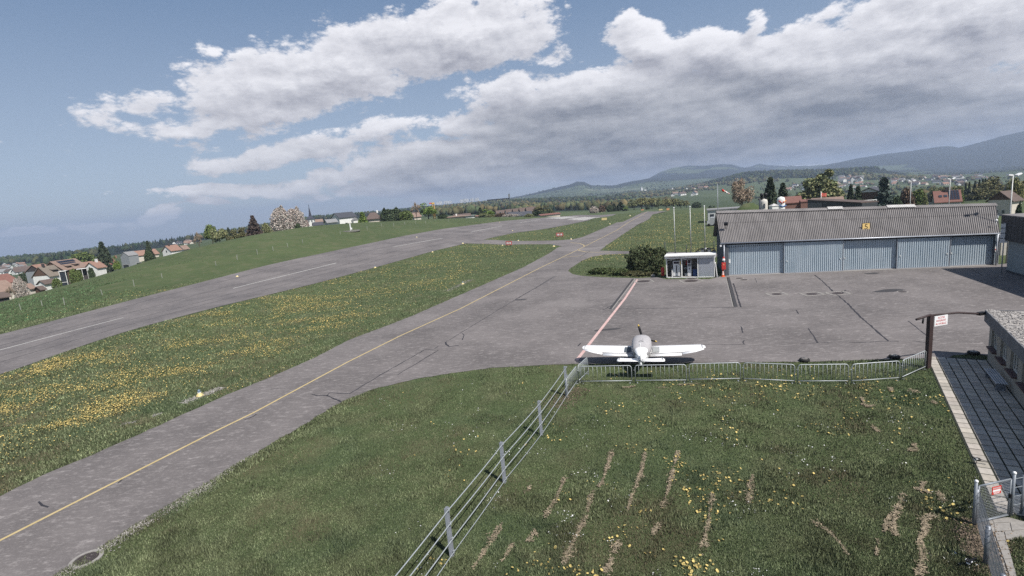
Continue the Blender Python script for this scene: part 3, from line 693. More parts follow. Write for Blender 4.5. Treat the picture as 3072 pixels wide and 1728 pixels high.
def ridge(x0, x1, lift, name, m):
    b = MB(); n = int((x1 - x0) / .0885)
    v = []; f = []
    for i in range(n + 1):
        x = x0 + (x1 - x0) * i / n; o = .03 * (1 if i % 2 else -.4)
        zx = x / 1.063
        v += [(x, RD - .45, rz_(zx) - .20 + o + lift), (x, RD, rz_(zx) + .07 + o + lift), (x, RD + .45, rz_(zx) - .20 + o + lift)]
    for i in range(n): f += [(i * 3, i * 3 + 3, i * 3 + 4, i * 3 + 1), (i * 3 + 1, i * 3 + 4, i * 3 + 5, i * 3 + 2)]
    b.add(v, f); return b.build(name, m, hangar)
ridge(X0, X1 * 1.063, .02, 'ridge_cap', m_fc)
for a, b_ in (((1010, 1130)), ((1480, 1705))):
    ridge(hx(Z('c6', a, 90)[0], 6.6, RD), hx(Z('c6', b_, 90)[0], 6.6, RD), .13, 'ridge_vent', m_fc2)
b = MB()   # gutter
b.tube([(X0 - .05, -.10, ez(X0) - .08), (X1 + .75, -.10, ez(X1 + .7) - .08)], .075, 8); b.build('gutter', m_gutter, hangar)
b = MB()   # walls: two gables, back, header over the doors, door rail
for xx in (0.0, HW - .12):
    x_, x2 = xx, xx + .12
    pts = [(.02, 0), (.02, ez(xx) - .14), (RD, rz_(xx) - .16), (2 * RD - .02, ez(xx) - .14), (2 * RD - .02, 0)]
    n = len(pts); b.add([(x_ * (1 + .063 * min(1, y / RD)), y, z) for y, z in pts] + [(x2 * (1 + .063 * min(1, y / RD)), y, z) for y, z in pts], [tuple(range(n)), tuple(range(2 * n - 1, n - 1, -1))] + [(i, n + i, n + (i + 1) % n, (i + 1) % n) for i in range(n)])
b.box((HW / 2, 2 * RD - .1, 1.6), (HW - .3, .12, 3.2)); b.build('wall', m_hwall, hangar)
b = MB(); b.box((HW / 2, .68, 1.75), (HW - .3, .06, 3.5)); b.box((HW / 2, .45, 3.37), (HW - .3, .16, .12)); b.build('door_recess', m_dark, hangar)
b = MB(); b.box((HW / 2, .22, .03), (HW + .2, .7, .05)); b.build('door_track', m_conc, hangar)
DX = [hx(Z('c6', q, 660 - (q - 205) * .041)[0]) for q in (203, 672, 1135, 1567, 1982, 2379)]
def trap(q): return 0.0 if q < .5 else -.055
for i in range(5):
    y0 = .08 if i % 2 else .34; xa, xb = DX[i] + (-.03 if i % 2 else .02), DX[i + 1] + (.03 if i % 2 else -.02)
    xa = DX[i] - .05 if i % 2 else DX[i] - (.0 if i == 0 else .05); xb = DX[i + 1] + .05 if i % 2 else DX[i + 1] + .05
    ztp = (lambda x: ez(x) - .28) if i % 2 else (lambda x: ez(x) - .34)
    n = int(round((xb - xa) / .20)); v = []; f = []
    prof = ((0, 0), (.11, 0), (.14, .05), (.25, .05), (.28, 0))
    x = xa; pts = []
    for j in range(n):
        x = xa + (xb - xa) * j / n; w_ = (xb - xa) / n
        pts += [(x, 0), (x + w_ * .46, 0), (x + w_ * .54, .075), (x + w_ * .92, .075)]
    pts.append((xb, 0))
    for x, o in pts: v += [(x, y0 + o, .06), (x, y0 + o, ztp(x))]
    f = [(j * 2, j * 2 + 2, j * 2 + 3, j * 2 + 1) for j in range(len(pts) - 1)]
    d = MB().add(v, f).build('sliding_door', m_door, hangar)
    b = MB()
    for xe in (xa + .02, xb - .02): b.box((xe, y0 - .012, ztp(xe) / 2 + .04), (.05, .07, ztp(xe) - .06))
    b.box(((xa + xb) / 2, y0 - .01, .10), (xb - xa - .1, .06, .10)); b.build('edge_frame', m_gutter, d)
    for xe in ((xa + .30, xb - .30)): MB().box((xe, y0 - .03, 1.45), (.07, .05, .14)).build('handle', m_white, d)
# number sign
m_sy = mat('sign_yellow', (.74, .52, .20), .5, .05, 3); m_black = mat('black', (.012, .012, .014), .5, .2, 8); m_red = mat('red_paint', (.50, .045, .035), .45, .12, 5); m_wp = mat('white_plastic', (.72, .72, .72), .4, .05, 4)
def roofz(x, fr): return ez(x) - .05 + (rz_(x) - ez(x) + .05) * fr
xs = hx(Z('c6', 1319, 265)[0], 4.6, 1.2); frs = .36; ys = -.06 + (RD + .06) * frs - .30; zs = roofz(xs, frs)
b = MB(); b.box((xs, ys, zs), (.78, .05, .86)); sg_ = b.build('number_sign', m_black, hangar)
MB().box((xs, ys - .03, zs), (.70, .02, .78)).build('sign_face', m_sy, sg_)
text('5', .78, m_black, sg_, Matrix.Translation((xs, ys - .043, zs)) @ Matrix.Rotation(math.pi / 2, 4, 'X'), 'numeral')
for q in (-.25, .25): MB().box((xs + q, ys + .25, zs - .1), (.05, .5, .05)).build('sign_bracket', m_dark, sg_)
# roof floodlight, corner lamp, small camera, notices
xf = hx(Z('c6', 205, 228)[0], 5.6, 1.5); b = MB(); b.box((xf, 1.35, 6.02), (.42, .34, .30), rx=.4); b.tube([(xf, 1.5, 5.4), (xf, 1.5, 5.95)], .04, 6); b.build('floodlight', m_black, hangar)
xc = hx(Z('c6', 2345, 245)[0], 4.5, .8); b = MB(); b.ball((xc, .55, 4.62), .12, 8, 5); b.tube([(xc, .6, 4.0), (xc, .55, 4.6)], .03, 5); b.build('camera_dome', m_wp, hangar)
MB().box((X0 - .02, -.12, ez(X0) - .35), (.16, .14, .18)).build('corner_lamp', m_wp, hangar)
MB().box((DX[0] + .42, .305, 1.72), (.34, .02, .44)).build('notice', m_wp, hangar)
xq = hx(Z('c6', 2355, 468)[0], 1.7, .3); q_ = MB().box((xq, .305, 1.72), (.26, .02, .44)).build('notice', m_wp, hangar); MB().box((xq, .29, 1.62), (.18, .012, .12)).build('red_mark', m_red, q_)
for q, w_ in ((-.12, 3.7), (HW + .10, 3.3)): MB().tube([(q, -.1, .02), (q, -.1, w_)], .06, 6).build('downpipe', m_gutter, hangar)
b = MB(); b.box((.22, .12, 1.75), (.36, .10, 3.4)); b.build('opening_shade', m_hwall, hangar)  # dark-coloured panel standing in for shade in the opening between gable and door

# fire point at the hangar corner
xcab = hx(Z('e2', 1895, 580)[0], 1.2, -.1)
p = hloc(xcab, -.10); t = thing('fire_cabinet', 'red fire cabinet fixed to the left corner of the hangar', 'fire cabinet', (p.x, p.y, .0), HRZ)
MB().box((0, .02, 1.25), (.42, .26, .80)).build('case', m_red, t); MB().box((0, -.115, 1.25), (.34, .012, .70)).build('door', mat('red_door', (.42, .04, .035), .4, .1, 3), t)
MB().box((.0, -.125, 1.42), (.16, .012, .16)).build('pictogram', mat('orange_sticker', (.62, .22, .12), .5, .05, 3), t); MB().box((0, .05, .42), (.08, .10, .85)).build('bracket', m_dark, t)
t = thing('warning_lamp', 'white and red lamp fixture above the red fire cabinet', 'lamp', (p.x, p.y, 0), HRZ)
MB().lathe([(.13, 1.86), (.15, 1.9), (.15, 2.06), (.10, 2.12)], n=10).build('housing', m_wp, t); MB().lathe([(.10, 2.12), (.11, 2.28), (.03, 2.34)], n=10).build('lens', m_red, t); MB().box((0, .06, 1.76), (.10, .12, .22)).build('bracket', m_dark, t)
def traffic_cone(name, p, label, cat='traffic cone', h=.75, group=None):
    t = thing(name, label, cat, p, 0, group); mo = mat('cone_orange', (.62, .10, .025), .5, .1, 4)
    MB().box((0, 0, .025), (h * .52, h * .52, .05)).build('base', mo, t)
    MB().lathe([(h * .20, .05), (h * .035, h)], n=16).build('body', mo, t)
    for a, b_ in ((.36, .52), (.66, .82)):
        r0, r1 = (h * (.20 - .165 * (a - .05) / .95) + .006, h * (.20 - .165 * (b_ - .05) / .95) + .006)
        MB().lathe([(r0, h * a), (r1, h * b_)], n=16).build('white_band', m_wp, t)
    return t
pc = gz(*Z('e2', 1875, 897)); traffic_cone('traffic_cone', (pc.x, pc.y, AZ0), 'orange traffic cone with white bands at the hangar corner below the fire cabinet')

# ------------------------------------------------------------------ fuel cabinet
FA, FB = gz(*Z('e2', 195, 940)), gz(*Z('e2', 1635, 915)); FWd = (FB - FA).length; FRZ = math.atan2(FB.y - FA.y, FB.x - FA.x)
m_kw = mat('kiosk_white', (.66, .66, .64), .5, .06, 2); m_kd = mat('kiosk_inside', (.24, .23, .22), .8, .15, 3); m_shut = mat('shutter_grey', (.40, .42, .46), .45, .06, 2, metal=.2)
fk = thing('fuel_cabinet', 'white open-fronted aircraft fuel cabinet with two bays and a closed grey shutter', 'fuel cabinet', (FA.x, FA.y, AZ0), FRZ)
KD, KH = 1.7, 2.72; xm1, xm2 = FWd * .325, FWd * .66
b = MB(); b.box((FWd / 2, .75, KH - .02), (FWd + .24, KD + .55, .10)); b.build('roof', m_kw, fk)
fa = MB().box((FWd / 2, -.13, KH - .17), (FWd + .26, .05, .38)).build('fascia', m_kw, fk)
b = MB()
for x, wd in ((.05, .10), (xm1, .14), (xm2, .12), (FWd - .05, .10)): b.box((x, .05, (KH - .35) / 2 + .03), (wd, .10, KH - .36))
b.box((FWd / 2, .05, .05), (FWd - .3, .12, .10)); b.build('frame', m_kw, fk)
for q in (.04, FWd - .04): MB().box((q, KD / 2 + .06, KH / 2 - .04), (.05, KD - .1, KH - .10)).build('side_panel', m_kw, fk)
b = MB(); b.box((FWd / 2, KD, KH / 2 - .05), (FWd - .14, .05, KH - .12)); b.box((xm2, KD / 2 + .05, KH / 2 - .1), (.04, KD - .2, KH - .3)); b.build('back_panel', m_kd, fk)
MB().box((FWd / 2, KD / 2 + .1, .06), (FWd - .2, KD - .25, .04)).build('floor_pan', m_conc, fk)
b = MB(); ns = 22
for i in range(ns):
    z0 = .10 + (KH - .50) * i / ns; b.box(((xm2 + FWd) / 2, .04, z0 + .05), (FWd - xm2 - .2, .03, .095), rx=.18)
kind(b.build('shutter', m_shut, fk), 'stuff')
MB().box((.62, .10, KH - .50), (.9, .02, .06), ry=-.18).build('brace', m_kw, fk); MB().box((xm1 + .35, .10, KH - .50), (.5, .02, .06), ry=.2).build('brace', m_kw, fk)
m_txt = mat('lettering_grey', (.06, .05, .06), .5, .05, 3)
Mtx = Matrix.Translation((1.28, -.157, KH - .17)) @ Matrix.Rotation(math.pi / 2, 4, 'X'); text('TotalEnergies', .215, m_txt, fa, Mtx)
for i, (cc, dx_) in enumerate((((.5, .03, .02), 0), ((.55, .30, .05), .09), ((.05, .09, .4), .18), ((.3, .04, .25), .27))):
    MB().tube([(.34 + dx_, -.160, KH - .17 + .04 * math.sin(i * 1.7)), (.38 + dx_, -.160, KH - .14 - .03 * i % .05), (.43 + dx_, -.160, KH - .17 - .03 * math.sin(i))], .018, 5).build('emblem_stroke', mat('emblem_%d' % i, cc, .5, .05, 3), fa)
def kp(x, y, z=AZ0 + .08): c, s = math.cos(FRZ), math.sin(FRZ); return (FA.x + x * c - y * s, FA.y + x * s + y * c, z)
m_pump = mat('pump_white', (.62, .62, .62), .45, .06, 3); m_disp = mat('display', (.03, .02, .03), .3, .1, 5); m_hose = mat('hose', (.015, .015, .017), .6, .2, 9); m_blue = mat('blue_plastic', (.03, .06, .16), .5, .1, 4); m_yel = mat('yellow_plastic', (.55, .36, .05), .5, .1, 4)
t = thing('fuel_pump', 'white fuel pump with a yellow nozzle guard in the left bay', 'fuel pump', kp(1.15, .62), FRZ)
b = MB(); b.box((0, 0, .86), (.78, .48, 1.52)); b.box((0, -.02, 1.72), (.80, .52, .40)); b.build('body', m_pump, t); MB().box((0, -.287, 1.72), (.62, .012, .26)).build('display', m_disp, t); MB().box((0, -.247, .92), (.10, .012, .95)).build('nozzle_slot', m_disp, t)
MB().box((.46, -.12, 1.66), (.14, .3, .42)).build('nozzle_guard', m_yel, t); MB().box((0, 0, .05), (.84, .54, .10)).build('plinth', m_dark, t)
t = thing('hose_reel', 'black refuelling hose on a small reel left of the first pump', 'hose', kp(.42, .50), FRZ)
b = MB(); b.tube([(.1 * math.cos(a) + .02, .0 + a * .012, .55 + .42 * math.sin(a)) for a in np.linspace(0, 12.5, 50)], .03, 5); b.build('hose', m_hose, t); b = MB(); b.lathe([(.05, -.18), (.05, .18)], (0, .05, .55), 8, M=Matrix.Rotation(math.pi / 2, 4, 'X')); b.box((0, .05, .28), (.08, .2, .56)); b.build('stand', m_dark, t)
t = thing('grounding_post', 'short white post with a rounded cap between hose and pump', 'post', kp(.66, .35), FRZ); MB().box((0, 0, .40), (.14, .14, .80)).build('shaft', m_pump, t); MB().ball((0, 0, .84), (.10, .10, .09)).build('cap', m_wp, t)
t = thing('payment_terminal', 'tall slim white payment terminal with dark screen in the right bay', 'fuel terminal', kp(2.62, .60), FRZ)
MB().box((0, 0, 1.05), (.44, .36, 2.0)).build('body', m_pump, t); MB().box((0, -.187, 1.80), (.34, .012, .44)).build('screen', m_disp, t); MB().box((0, -.187, 1.36), (.34, .012, .30)).build('keypad', mat('grey_panel', (.12, .12, .13), .5, .1, 5), t); MB().box((0, -.187, .95), (.10, .012, .20)).build('card_slot', m_disp, t)
t = thing('waste_bin', 'blue bin with a dark lid at the right end of the open bay', 'bin', kp(3.25, .55), FRZ); MB().box((0, 0, .46), (.46, .46, .90)).build('body', m_blue, t); MB().box((0, -.02, .95), (.52, .52, .08)).build('lid', m_disp, t)
t = thing('fire_extinguisher', 'red fire extinguisher hanging on the back wall of the right bay', 'fire extinguisher', kp(2.25, 1.5, 1.6), FRZ); MB().lathe([(.02, -.30), (.10, -.28), (.10, .22), (.03, .32)], n=12).build('cylinder', m_red, t); MB().box((0, 0, .36), (.06, .12, .07)).build('valve', m_black, t)
t = thing('fuel_tester_box', 'small grey box with a tray on the wall of the right bay', 'box', kp(2.12, 1.35, .85), FRZ); MB().box((0, 0, .12), (.42, .30, .30)).build('case', mat('box_grey', (.35, .36, .36), .6, .1, 4), t); MB().box((0, -.18, .02), (.50, .22, .03)).build('tray', m_dark, t); MB().box((0, .1, -.45), (.06, .06, .9)).build('leg', m_dark, t)
t = thing('spill_kit', 'grey tub with a coiled green hose on the floor of the right bay', 'tub', kp(2.22, .7), FRZ); MB().lathe([(.16, 0), (.20, .36), (.18, .36)], n=14).build('tub', mat('box_grey', (.35, .36, .36), .6, .1, 4), t); MB().tube([(.35 + .13 * math.cos(a), .13 * math.sin(a), .04 + a * .008) for a in np.linspace(0, 18, 60)], .022, 5).build('coil', mat('green_hose', (.10, .14, .06), .6, .1, 4), t)
pr_ = gz(*Z('e2', 140, 880)); t = thing('oil_barrel', 'narrow red drum standing left of the fuel cabinet', 'drum', (pr_.x - .1, pr_.y + .4, AZ0), 0); MB().lathe([(.20, 0), (.20, 1.0), (.18, 1.04), (.02, 1.05)], n=16).build('drum', m_red, t); MB().lathe([(.212, .33), (.212, .36)], n=16).build('hoop', m_dark, t)
t = thing('white_banner', 'leaning pale panel against the right side of the fuel cabinet', 'panel', (FB.x + .28, FB.y + .25, AZ0), FRZ); MB().box((0, 0, .85), (.05, .8, 1.7), ry=-.10).build('panel', m_wp, t); MB().box((.10, 0, .05), (.3, .7, .06)).build('foot', m_dark, t)
# ------------------------------------------------------------------ parked aeroplane
m_pw = mat('aircraft_white', (.74, .74, .74), .28, .03, 2, spec=.5); m_cov = mat('canopy_cover', (.30, .29, .30), .85, .12, 7, .25, col2=(.37, .36, .37)); m_walk = mat('wing_walk', (.07, .085, .10), .9, .2, 12)
m_walk2 = mat('wing_walk_worn', (.27, .28, .28), .9, .15, 12); m_tip = mat('blade_tip', (.60, .42, .10), .45, .1, 5); m_tyre = mat('tyre', (.018, .018, .018), .85, .2, 9); m_seam = mat('panel_gap', (.10, .10, .11), .6, .1, 4)
PX, PY = 7.93, 31.75; plane = thing('light_aircraft', 'white low-wing propeller plane parked tail-on with a grey cover over its canopy', 'aeroplane', (PX, PY, 0), R(-16.0))
def ring(y, hw, zb, zt_, n=16, e=2.6, dxx=0.0):
    out = []
    for i in range(n):
        a = 2 * math.pi * i / n; c, s = math.cos(a), math.sin(a)
        out.append((dxx + hw * math.copysign(abs(c) ** (2 / e), c), y, (zb + zt_) / 2 + (zt_ - zb) / 2 * math.copysign(abs(s) ** (2 / e), s)))
    return out
b = MB(); b.loft([ring(*q) for q in ((-2.95, .05, .88, 1.12), (-2.75, .10, .82, 1.18), (-2.2, .20, .74, 1.22), (-1.6, .32, .64, 1.28), (-1.0, .44, .55, 1.34), (-.4, .50, .48, 1.36), (.5, .50, .45, 1.34), (1.1, .46, .50, 1.33), (1.6, .40, .62, 1.30), (1.78, .26, .80, 1.24))][::-1]); b.build('fuselage', m_pw, plane)
b = MB(); b.loft([ring(*q, 16, 2.4) for q in ((-1.42, .40, .95, 1.36), (-1.25, .52, .86, 1.62), (-.8, .60, .80, 1.80), (-.1, .62, .78, 1.86), (.5, .60, .80, 1.80), (.95, .56, .84, 1.62), (1.4, .50, .86, 1.42), (1.55, .46, .90, 1.36))][::-1]); cov = b.build('canopy_cover', m_cov, plane)
b = MB(); b.loft([ring(*q, 14, 2.2) for q in ((-2.3, .10, 1.10, 1.27), (-1.9, .28, 1.1, 1.36), (-1.45, .40, 1.1, 1.50), (-1.15, .42, 1.1, 1.56))][::-1]); b.build('turtle_deck', m_pw, plane)
b = MB()
for y in (-.9, .1, .9): MB().tube([(-.615 + (.06 if y == .9 else 0), y, .95), (-.5, y, 1.55), (0, y, 1.83 if y < .5 else 1.66), (.5, y, 1.55), (.615 - (.06 if y == .9 else 0), y, .95)], .012, 4).build('strap', mat('strap_grey', (.16, .16, .17), .8, .1, 6), cov)
def foil(x, yl_, yt, z, th, n=7):
    up, dn = [], []
    for i in range(n):
        q = i / (n - 1); q = q * q * (3 - 2 * q); y = yl_ + (yt - yl_) * q; h = th * (1.48 * math.sqrt(q) - .63 * q - 1.76 * q * q + 1.42 * q ** 3 - .5 * q ** 4) * 2.6
        up.append((x, y, z + h)); dn.append((x, y, z - h * .45))
    return up + dn[::-1][1:-1]
for sx in (-1, 1):
    def X(q): return sx * q * 1.03
    secs = [(.42, .98, -.54, .86, .085), (1.2, .96, -.54, .89, .08), (2.3, .90, -.52, .94, .072), (3.1, .82, -.22, .985, .06), (3.55, .76, .00, 1.01, .05), (3.70, .56, .08, 1.02, .03), (3.74, .46, .18, 1.022, .012)]
    rg = [foil(X(a), b_, c, d, e) for a, b_, c, d, e in secs]
    if sx > 0: rg = [r_[::-1] for r_ in rg]
    wing = MB().loft(rg[::-1] if sx > 0 else rg[::-1]).build('wing', m_pw, plane)
    fl = [foil(X(a), -.55, -1.02, z - .015, .030) for a, z in ((.50, .84), (2.32, .91))]
    MB().loft([r_ if sx < 0 else r_[::-1] for r_ in fl][::-1]).build('flap', m_pw, plane)
    al = [foil(X(a), y0, y1, z, .022) for a, y0, y1, z in ((2.36, -.54, -.92, .925), (3.1, -.24, -.58, .97), (3.62, .0, -.18, 1.0))]
    MB().loft([r_ if sx < 0 else r_[::-1] for r_ in al][::-1]).build('aileron', m_pw, plane)
    w0 = (.66, 1.05) if sx < 0 else (.66, 1.05)
    b = MB(); zz = lambda y: .875 + .085 * 1.30 * max(0, 1 - ((y - .20) / .80) ** 2)
    pts = [(X(xx), y, zz(y) + .025) for xx in w0 for y in (.40, .15, -.08, -.30, -.46)]
    b.add(pts, [(i, i + 1, i + 6, i + 5) if sx > 0 else (i, i + 5, i + 6, i + 1) for i in range(4)]); b.build('wing_walk', m_walk if sx < 0 else m_walk2, plane)
    tp = [foil(X(3.55), .66, .05, 1.025, .045)[:7], ]
    b = MB(); b.tube([(q[0], q[1], q[2] + .012) for q in tp[0]], .018, 4); b.build('tip_seam', m_seam, plane)
    tl_ = [foil(X(a), -2.42 + .10 * (a > 1), -2.98, 1.16, .028) for a in (.05, .6, 1.22)] + [foil(X(1.33), -2.50, -2.92, 1.16, .012)]
    MB().loft([r_ if sx < 0 else r_[::-1] for r_ in tl_][::-1]).build('tailplane', m_pw, plane)
    b = MB(); b.tube([(X(1.20), -2.36, 1.205), (X(1.20), -2.6, 1.235), (X(1.20), -2.75, 1.215)], .018, 4); b.build('tail_seam', m_seam, plane)
    b = MB(); b.tube([(X(1.15), .0, .82), (X(1.18), .0, .30)], [.06, .045], 8); b.build('main_leg', m_pw, plane)
    wh = MB().lathe([(.06, -.07), (.17, -.07), (.20, -.03), (.20, .03), (.17, .07), (.06, .07)], (X(1.18), 0, .20), 16, M=Matrix.Rotation(math.pi / 2, 4, 'Y')).build('wheel', m_tyre, plane)
    MB().lathe([(.02, -.075), (.10, -.072), (.10, .072), (.02, .075)], (X(1.18), 0, .20), 12, M=Matrix.Rotation(math.pi / 2, 4, 'Y')).build('rim', m_gutter, wh)
def fin_sec(z, y0, y1, th): return [(th * math.sin(math.pi * q) ** .7 * (1 if q < 1 else 0), y0 + (y1 - y0) * q, z) for q in (0, .15, .4, .7, 1)] + [(-th * math.sin(math.pi * q) ** .7, y0 + (y1 - y0) * q, z) for q in (.7, .4, .15)]
fz = [(1.10, -2.05, -2.72, .05), (1.35, -2.30, -2.76, .045), (1.75, -2.50, -2.82, .035), (2.02, -2.62, -2.86, .025), (2.08, -2.68, -2.84, .010)]
MB().loft([[q for q in fin_sec(*a)] for a in fz]).build('fin', m_pw, plane)
MB().loft([fin_sec(*a) for a in ((1.14, -2.74, -3.06, .035), (1.5, -2.79, -3.06, .03), (2.0, -2.87, -3.06, .02))]).build('rudder', m_pw, plane)
bc = MB().lathe([(.03, 0), (.045, .02), (.03, .10), (.01, .13)], (0, -2.74, 2.07), 8).build('beacon', m_wp, plane)
HUB = (0, 1.92, 1.16)
MB().lathe([(.17, -.12), (.16, .02), (.10, .18), (.01, .26)], HUB, 14, M=Matrix.Rotation(-math.pi / 2, 4, 'X')).build('spinner', m_pw, plane)
for ang in (14, 134, 254):
    a = R(ang) ; dv = Vector((-math.sin(a), 0, math.cos(a))); pv = Vector((dv.z, 0, -dv.x))
    def bl(r0, r1, ws):
        rings = []
        for i, w_ in enumerate(ws):
            q = r0 + (r1 - r0) * i / (len(ws) - 1); c = Vector(HUB) + dv * q; tw = .75 - .5 * q
            ax = pv * math.cos(tw) + Vector((0, 1, 0)) * math.sin(tw); nn = dv.cross(ax)
            rings.append([c + ax * w_ - nn * .0, c + nn * .014, c - ax * w_, c - nn * .014])
        return rings
    bd = MB().loft(bl(.10, .84, (.05, .075, .085, .080, .070))).build('propeller_blade', m_black, plane)
    MB().loft(bl(.84, .97, (.070, .062, .03))).build('blade_tip', m_tip, bd)
b = MB(); b.tube([(0, 1.45, .65), (0, 1.52, .25)], .045, 8); b.build('nose_leg', m_pw, plane)
wh = MB().lathe([(.06, -.06), (.15, -.06), (.17, 0), (.15, .06), (.06, .06)], (0, 1.52, .17), 16, M=Matrix.Rotation(math.pi / 2, 4, 'Y')).build('wheel', m_tyre, plane)
MB().lathe([(.02, -.065), (.09, -.062), (.09, .062), (.02, .065)], (0, 1.52, .17), 12, M=Matrix.Rotation(math.pi / 2, 4, 'Y')).build('rim', m_gutter, wh)
b = MB(); b.tube([(.12, -.9, 1.78), (.12, -.95, 2.0)], .006, 4); b.build('aerial', m_black, plane)

# ------------------------------------------------------------------ crowd barriers
m_galv = mat('galvanised', (.36, .385, .40), .5, .12, 5, metal=.35); m_galv2 = mat('galvanised_dull', (.20, .215, .24), .5, .15, 4, metal=.5)
def barrier(label, a, b_, hgt=1.08):
    L_ = (b_ - a).length; t = thing('crowd_barrier', label, 'barrier', (a.x, a.y, 0), math.atan2(b_.y - a.y, b_.x - a.x), 'crowd barriers along the apron edge')
    r_ = .16; z0, z1 = .16, hgt; pts = []
    for cx_, cz, a0 in ((L_ - .03 - r_, z1 - r_, 0), (.03 + r_, z1 - r_, 90)):
        for i in range(5):
            q = R(a0 + i * 22.5); pts.append((cx_ + r_ * math.cos(q), 0, cz + r_ * math.sin(q)))
    b = MB(); b.tube([(L_ - .03, 0, .02)] + pts + [(.03, 0, .02)], .024, 8); b.build('frame', m_galv, t)
    MB().tube([(.03, 0, z0), (L_ - .03, 0, z0)], .022, 8).build('bottom_rail', m_galv, t)
    n = 12; me = None
    for i in range(1, n):
        x = L_ * i / n
        if me is None: o = MB().tube([(0, 0, z0), (0, 0, z1)], .010, 6).build('bar', m_galv, t, (x, 0, 0)); me = o.data
        else: link('bar', me, t, (x, 0, 0))
    for x in (.14, L_ - .14):
        MB().box((x, 0, .02), (.05, .16, .03)).build('foot', m_galv, t)
    MB().tube([(.0, -.03, .8), (-.05, .0, .8), (-.02, .03, .8)], .012, 5).build('hook', m_galv, t)
BR = [('d1', (395, 1072), (1056, 1064), 'crowd barrier at the left end of the long row, under the aeroplane\'s left wing'), ('d1', (1088, 1062), (1752, 1056), 'crowd barrier right behind the aeroplane\'s right tailplane'),
      ('d1', (1776, 1048), (2440, 1036), 'third crowd barrier from the left end of the long row, just right of the wing'), ('d2', (-87, 776), (70, 776), ''), ('d2', (86, 778), (548, 800), 'crowd barrier in the row just left of the one below the black tyre weight'),
      ('d2', (566, 802), (1022, 800), 'crowd barrier standing below the black tie-down weight'), ('d2', (1042, 802), (1474, 772), 'crowd barrier set at a slight angle, next to the last angled one'), ('d2', (1490, 768), (1702, 672), 'sharply angled crowd barrier ending at the brown sign post'),
      ('d1', (215, 1258), (352, 1062), 'crowd barrier turned along the line of the post-and-rail fence, touching its last post'), ('d1', (366, 1064), (492, 940), 'crowd barrier angled away behind the corner of the row')]
for c, q0, q1, lb in BR:
    if lb: barrier(lb, gz(*Z(c, *q0)), gz(*Z(c, *q1)))

# ------------------------------------------------------------------ post-and-rail fence
FP = [Vector((-2.68, 14.97, 0)), Vector((-.97, 19.1, 0)), Vector((.79, 22.95, 0)), Vector((2.54, 27.51, 0))]
fd = (FP[0] - FP[1]); FP = [FP[0] + fd * 2.3, FP[0] + fd * 1.15] + FP
m_fp = mat('fence_post', (.33, .35, .39), .55, .12, 4, metal=.2)
fence = thing('rail_fence', 'galvanised fence of steel posts and four pipe rails across the lawn', 'fence', (0, 0, 0))
for i, p in enumerate(FP):
    h = 1.74
    a = math.atan2(fd.y, fd.x); b = MB(); b.box((0, 0, h / 2), (.012, .10, h)); b.box((-.055, 0, h / 2), (.012, .11, h)); b.box((.055, 0, h / 2), (.012, .11, h))
    o = b.build('post', m_fp, fence, p, a)
    b = MB()
    for z in (1.69, 1.20, .66, .20): b.box((0, .09, z), (.07, .03, .09)); b.box((0, .055, z), (.03, .06, .03))
    kind(b.build('clamp', m_galv, o), 'stuff')
nrm = Vector((-fd.y, fd.x, 0)).normalized() * .095
for z in (1.69, 1.20, .66, .20):
    pts = [p + nrm + Vector((0, 0, z + (.02 * math.sin(i * 2.1 + z * 9)))) for i, p in enumerate(FP)]
    fine = []
    for a, b_ in zip(pts[:-1], pts[1:]):
        for q in range(6): fine.append(a.lerp(b_, q / 6) - Vector((0, 0, .03 * math.sin(math.pi * q / 6))))
    fine.append(pts[-1] - fd.normalized() * .12)
    MB().tube(fine, .019 if z > .5 else .014, 6).build('rail', m_galv, fence)

# ------------------------------------------------------------------ clubhouse, beam gate, paved path
m_stucco = mat('stucco', (.26, .245, .215), .92, .12, 3, .15); m_fascia = mat('fascia_board', (.105, .11, .125), .8, .18, 2, col2=(.15, .155, .165), stretch=(1, 1, .2)); m_sill = mat('brown_sill', (.075, .045, .045), .6, .15, 4); m_frame = mat('window_frame', (.50, .50, .47), .5, .06, 3)
m_glass = mat('glass', (.03, .036, .045), .06, .1, 2, spec=.8); m_gravel = mat('roof_gravel', (.16, .15, .145), .95, .4, 6, .4, col2=(.36, .34, .32)); m_brown = mat('brown_post', (.042, .028, .027), .6, .2, 3)
CA = gz(*Z('e3', 1680, 1320)); CB = gz(*Z('d3', 920, 290)); cd = (CB - CA).normalized(); CRZ = math.atan2(cd.y, cd.x)   # x along the wall towards the camera, y to its left (path side = -y?)
club = thing('clubhouse', 'low flat-roofed pale clubhouse with gravel roof and brown window sills', 'building', CA, CRZ)
# local: +x along the wall towards the viewer, +y away from the path (into the building)
LW, DW = 17.0, 9.0; sgn = 1 if (Matrix.Rotation(CRZ, 3, 'Z') @ Vector((0, 1, 0))).x > 0 else -1
WZ0, WZ1 = 2.24, 2.76
wins = [(.55, 1.75), (2.45, 3.65), (4.35, 5.6), (6.3, 7.55), (8.3, 9.55), (10.3, 11.5)]
b = MB(); xs = 0.0; WT = .24
def wb(x0, x1, z0, z1): b.box(((x0 + x1) / 2, sgn * WT / 2, (z0 + z1) / 2), (x1 - x0, WT, z1 - z0))
for x0, x1 in wins: wb(xs, x0, 0, WZ0); wb(x0, x1, 0, .98); wb(x0, x1, 2.06, WZ0); xs = x1
wb(xs, LW, 0, WZ0)
b.box((WT / 2, sgn * (DW / 2 + WT / 2), WZ0 / 2), (WT, DW - WT, WZ0)); b.box((LW / 2, sgn * (DW + .1), WZ0 / 2), (LW, .2, WZ0)); b.build('wall', m_stucco, club)
MB().box((LW / 2 + .1, sgn * (DW / 2 + .2), 1.1), (LW - .8, DW - .8, 2.2)).build('interior', m_dark, club)
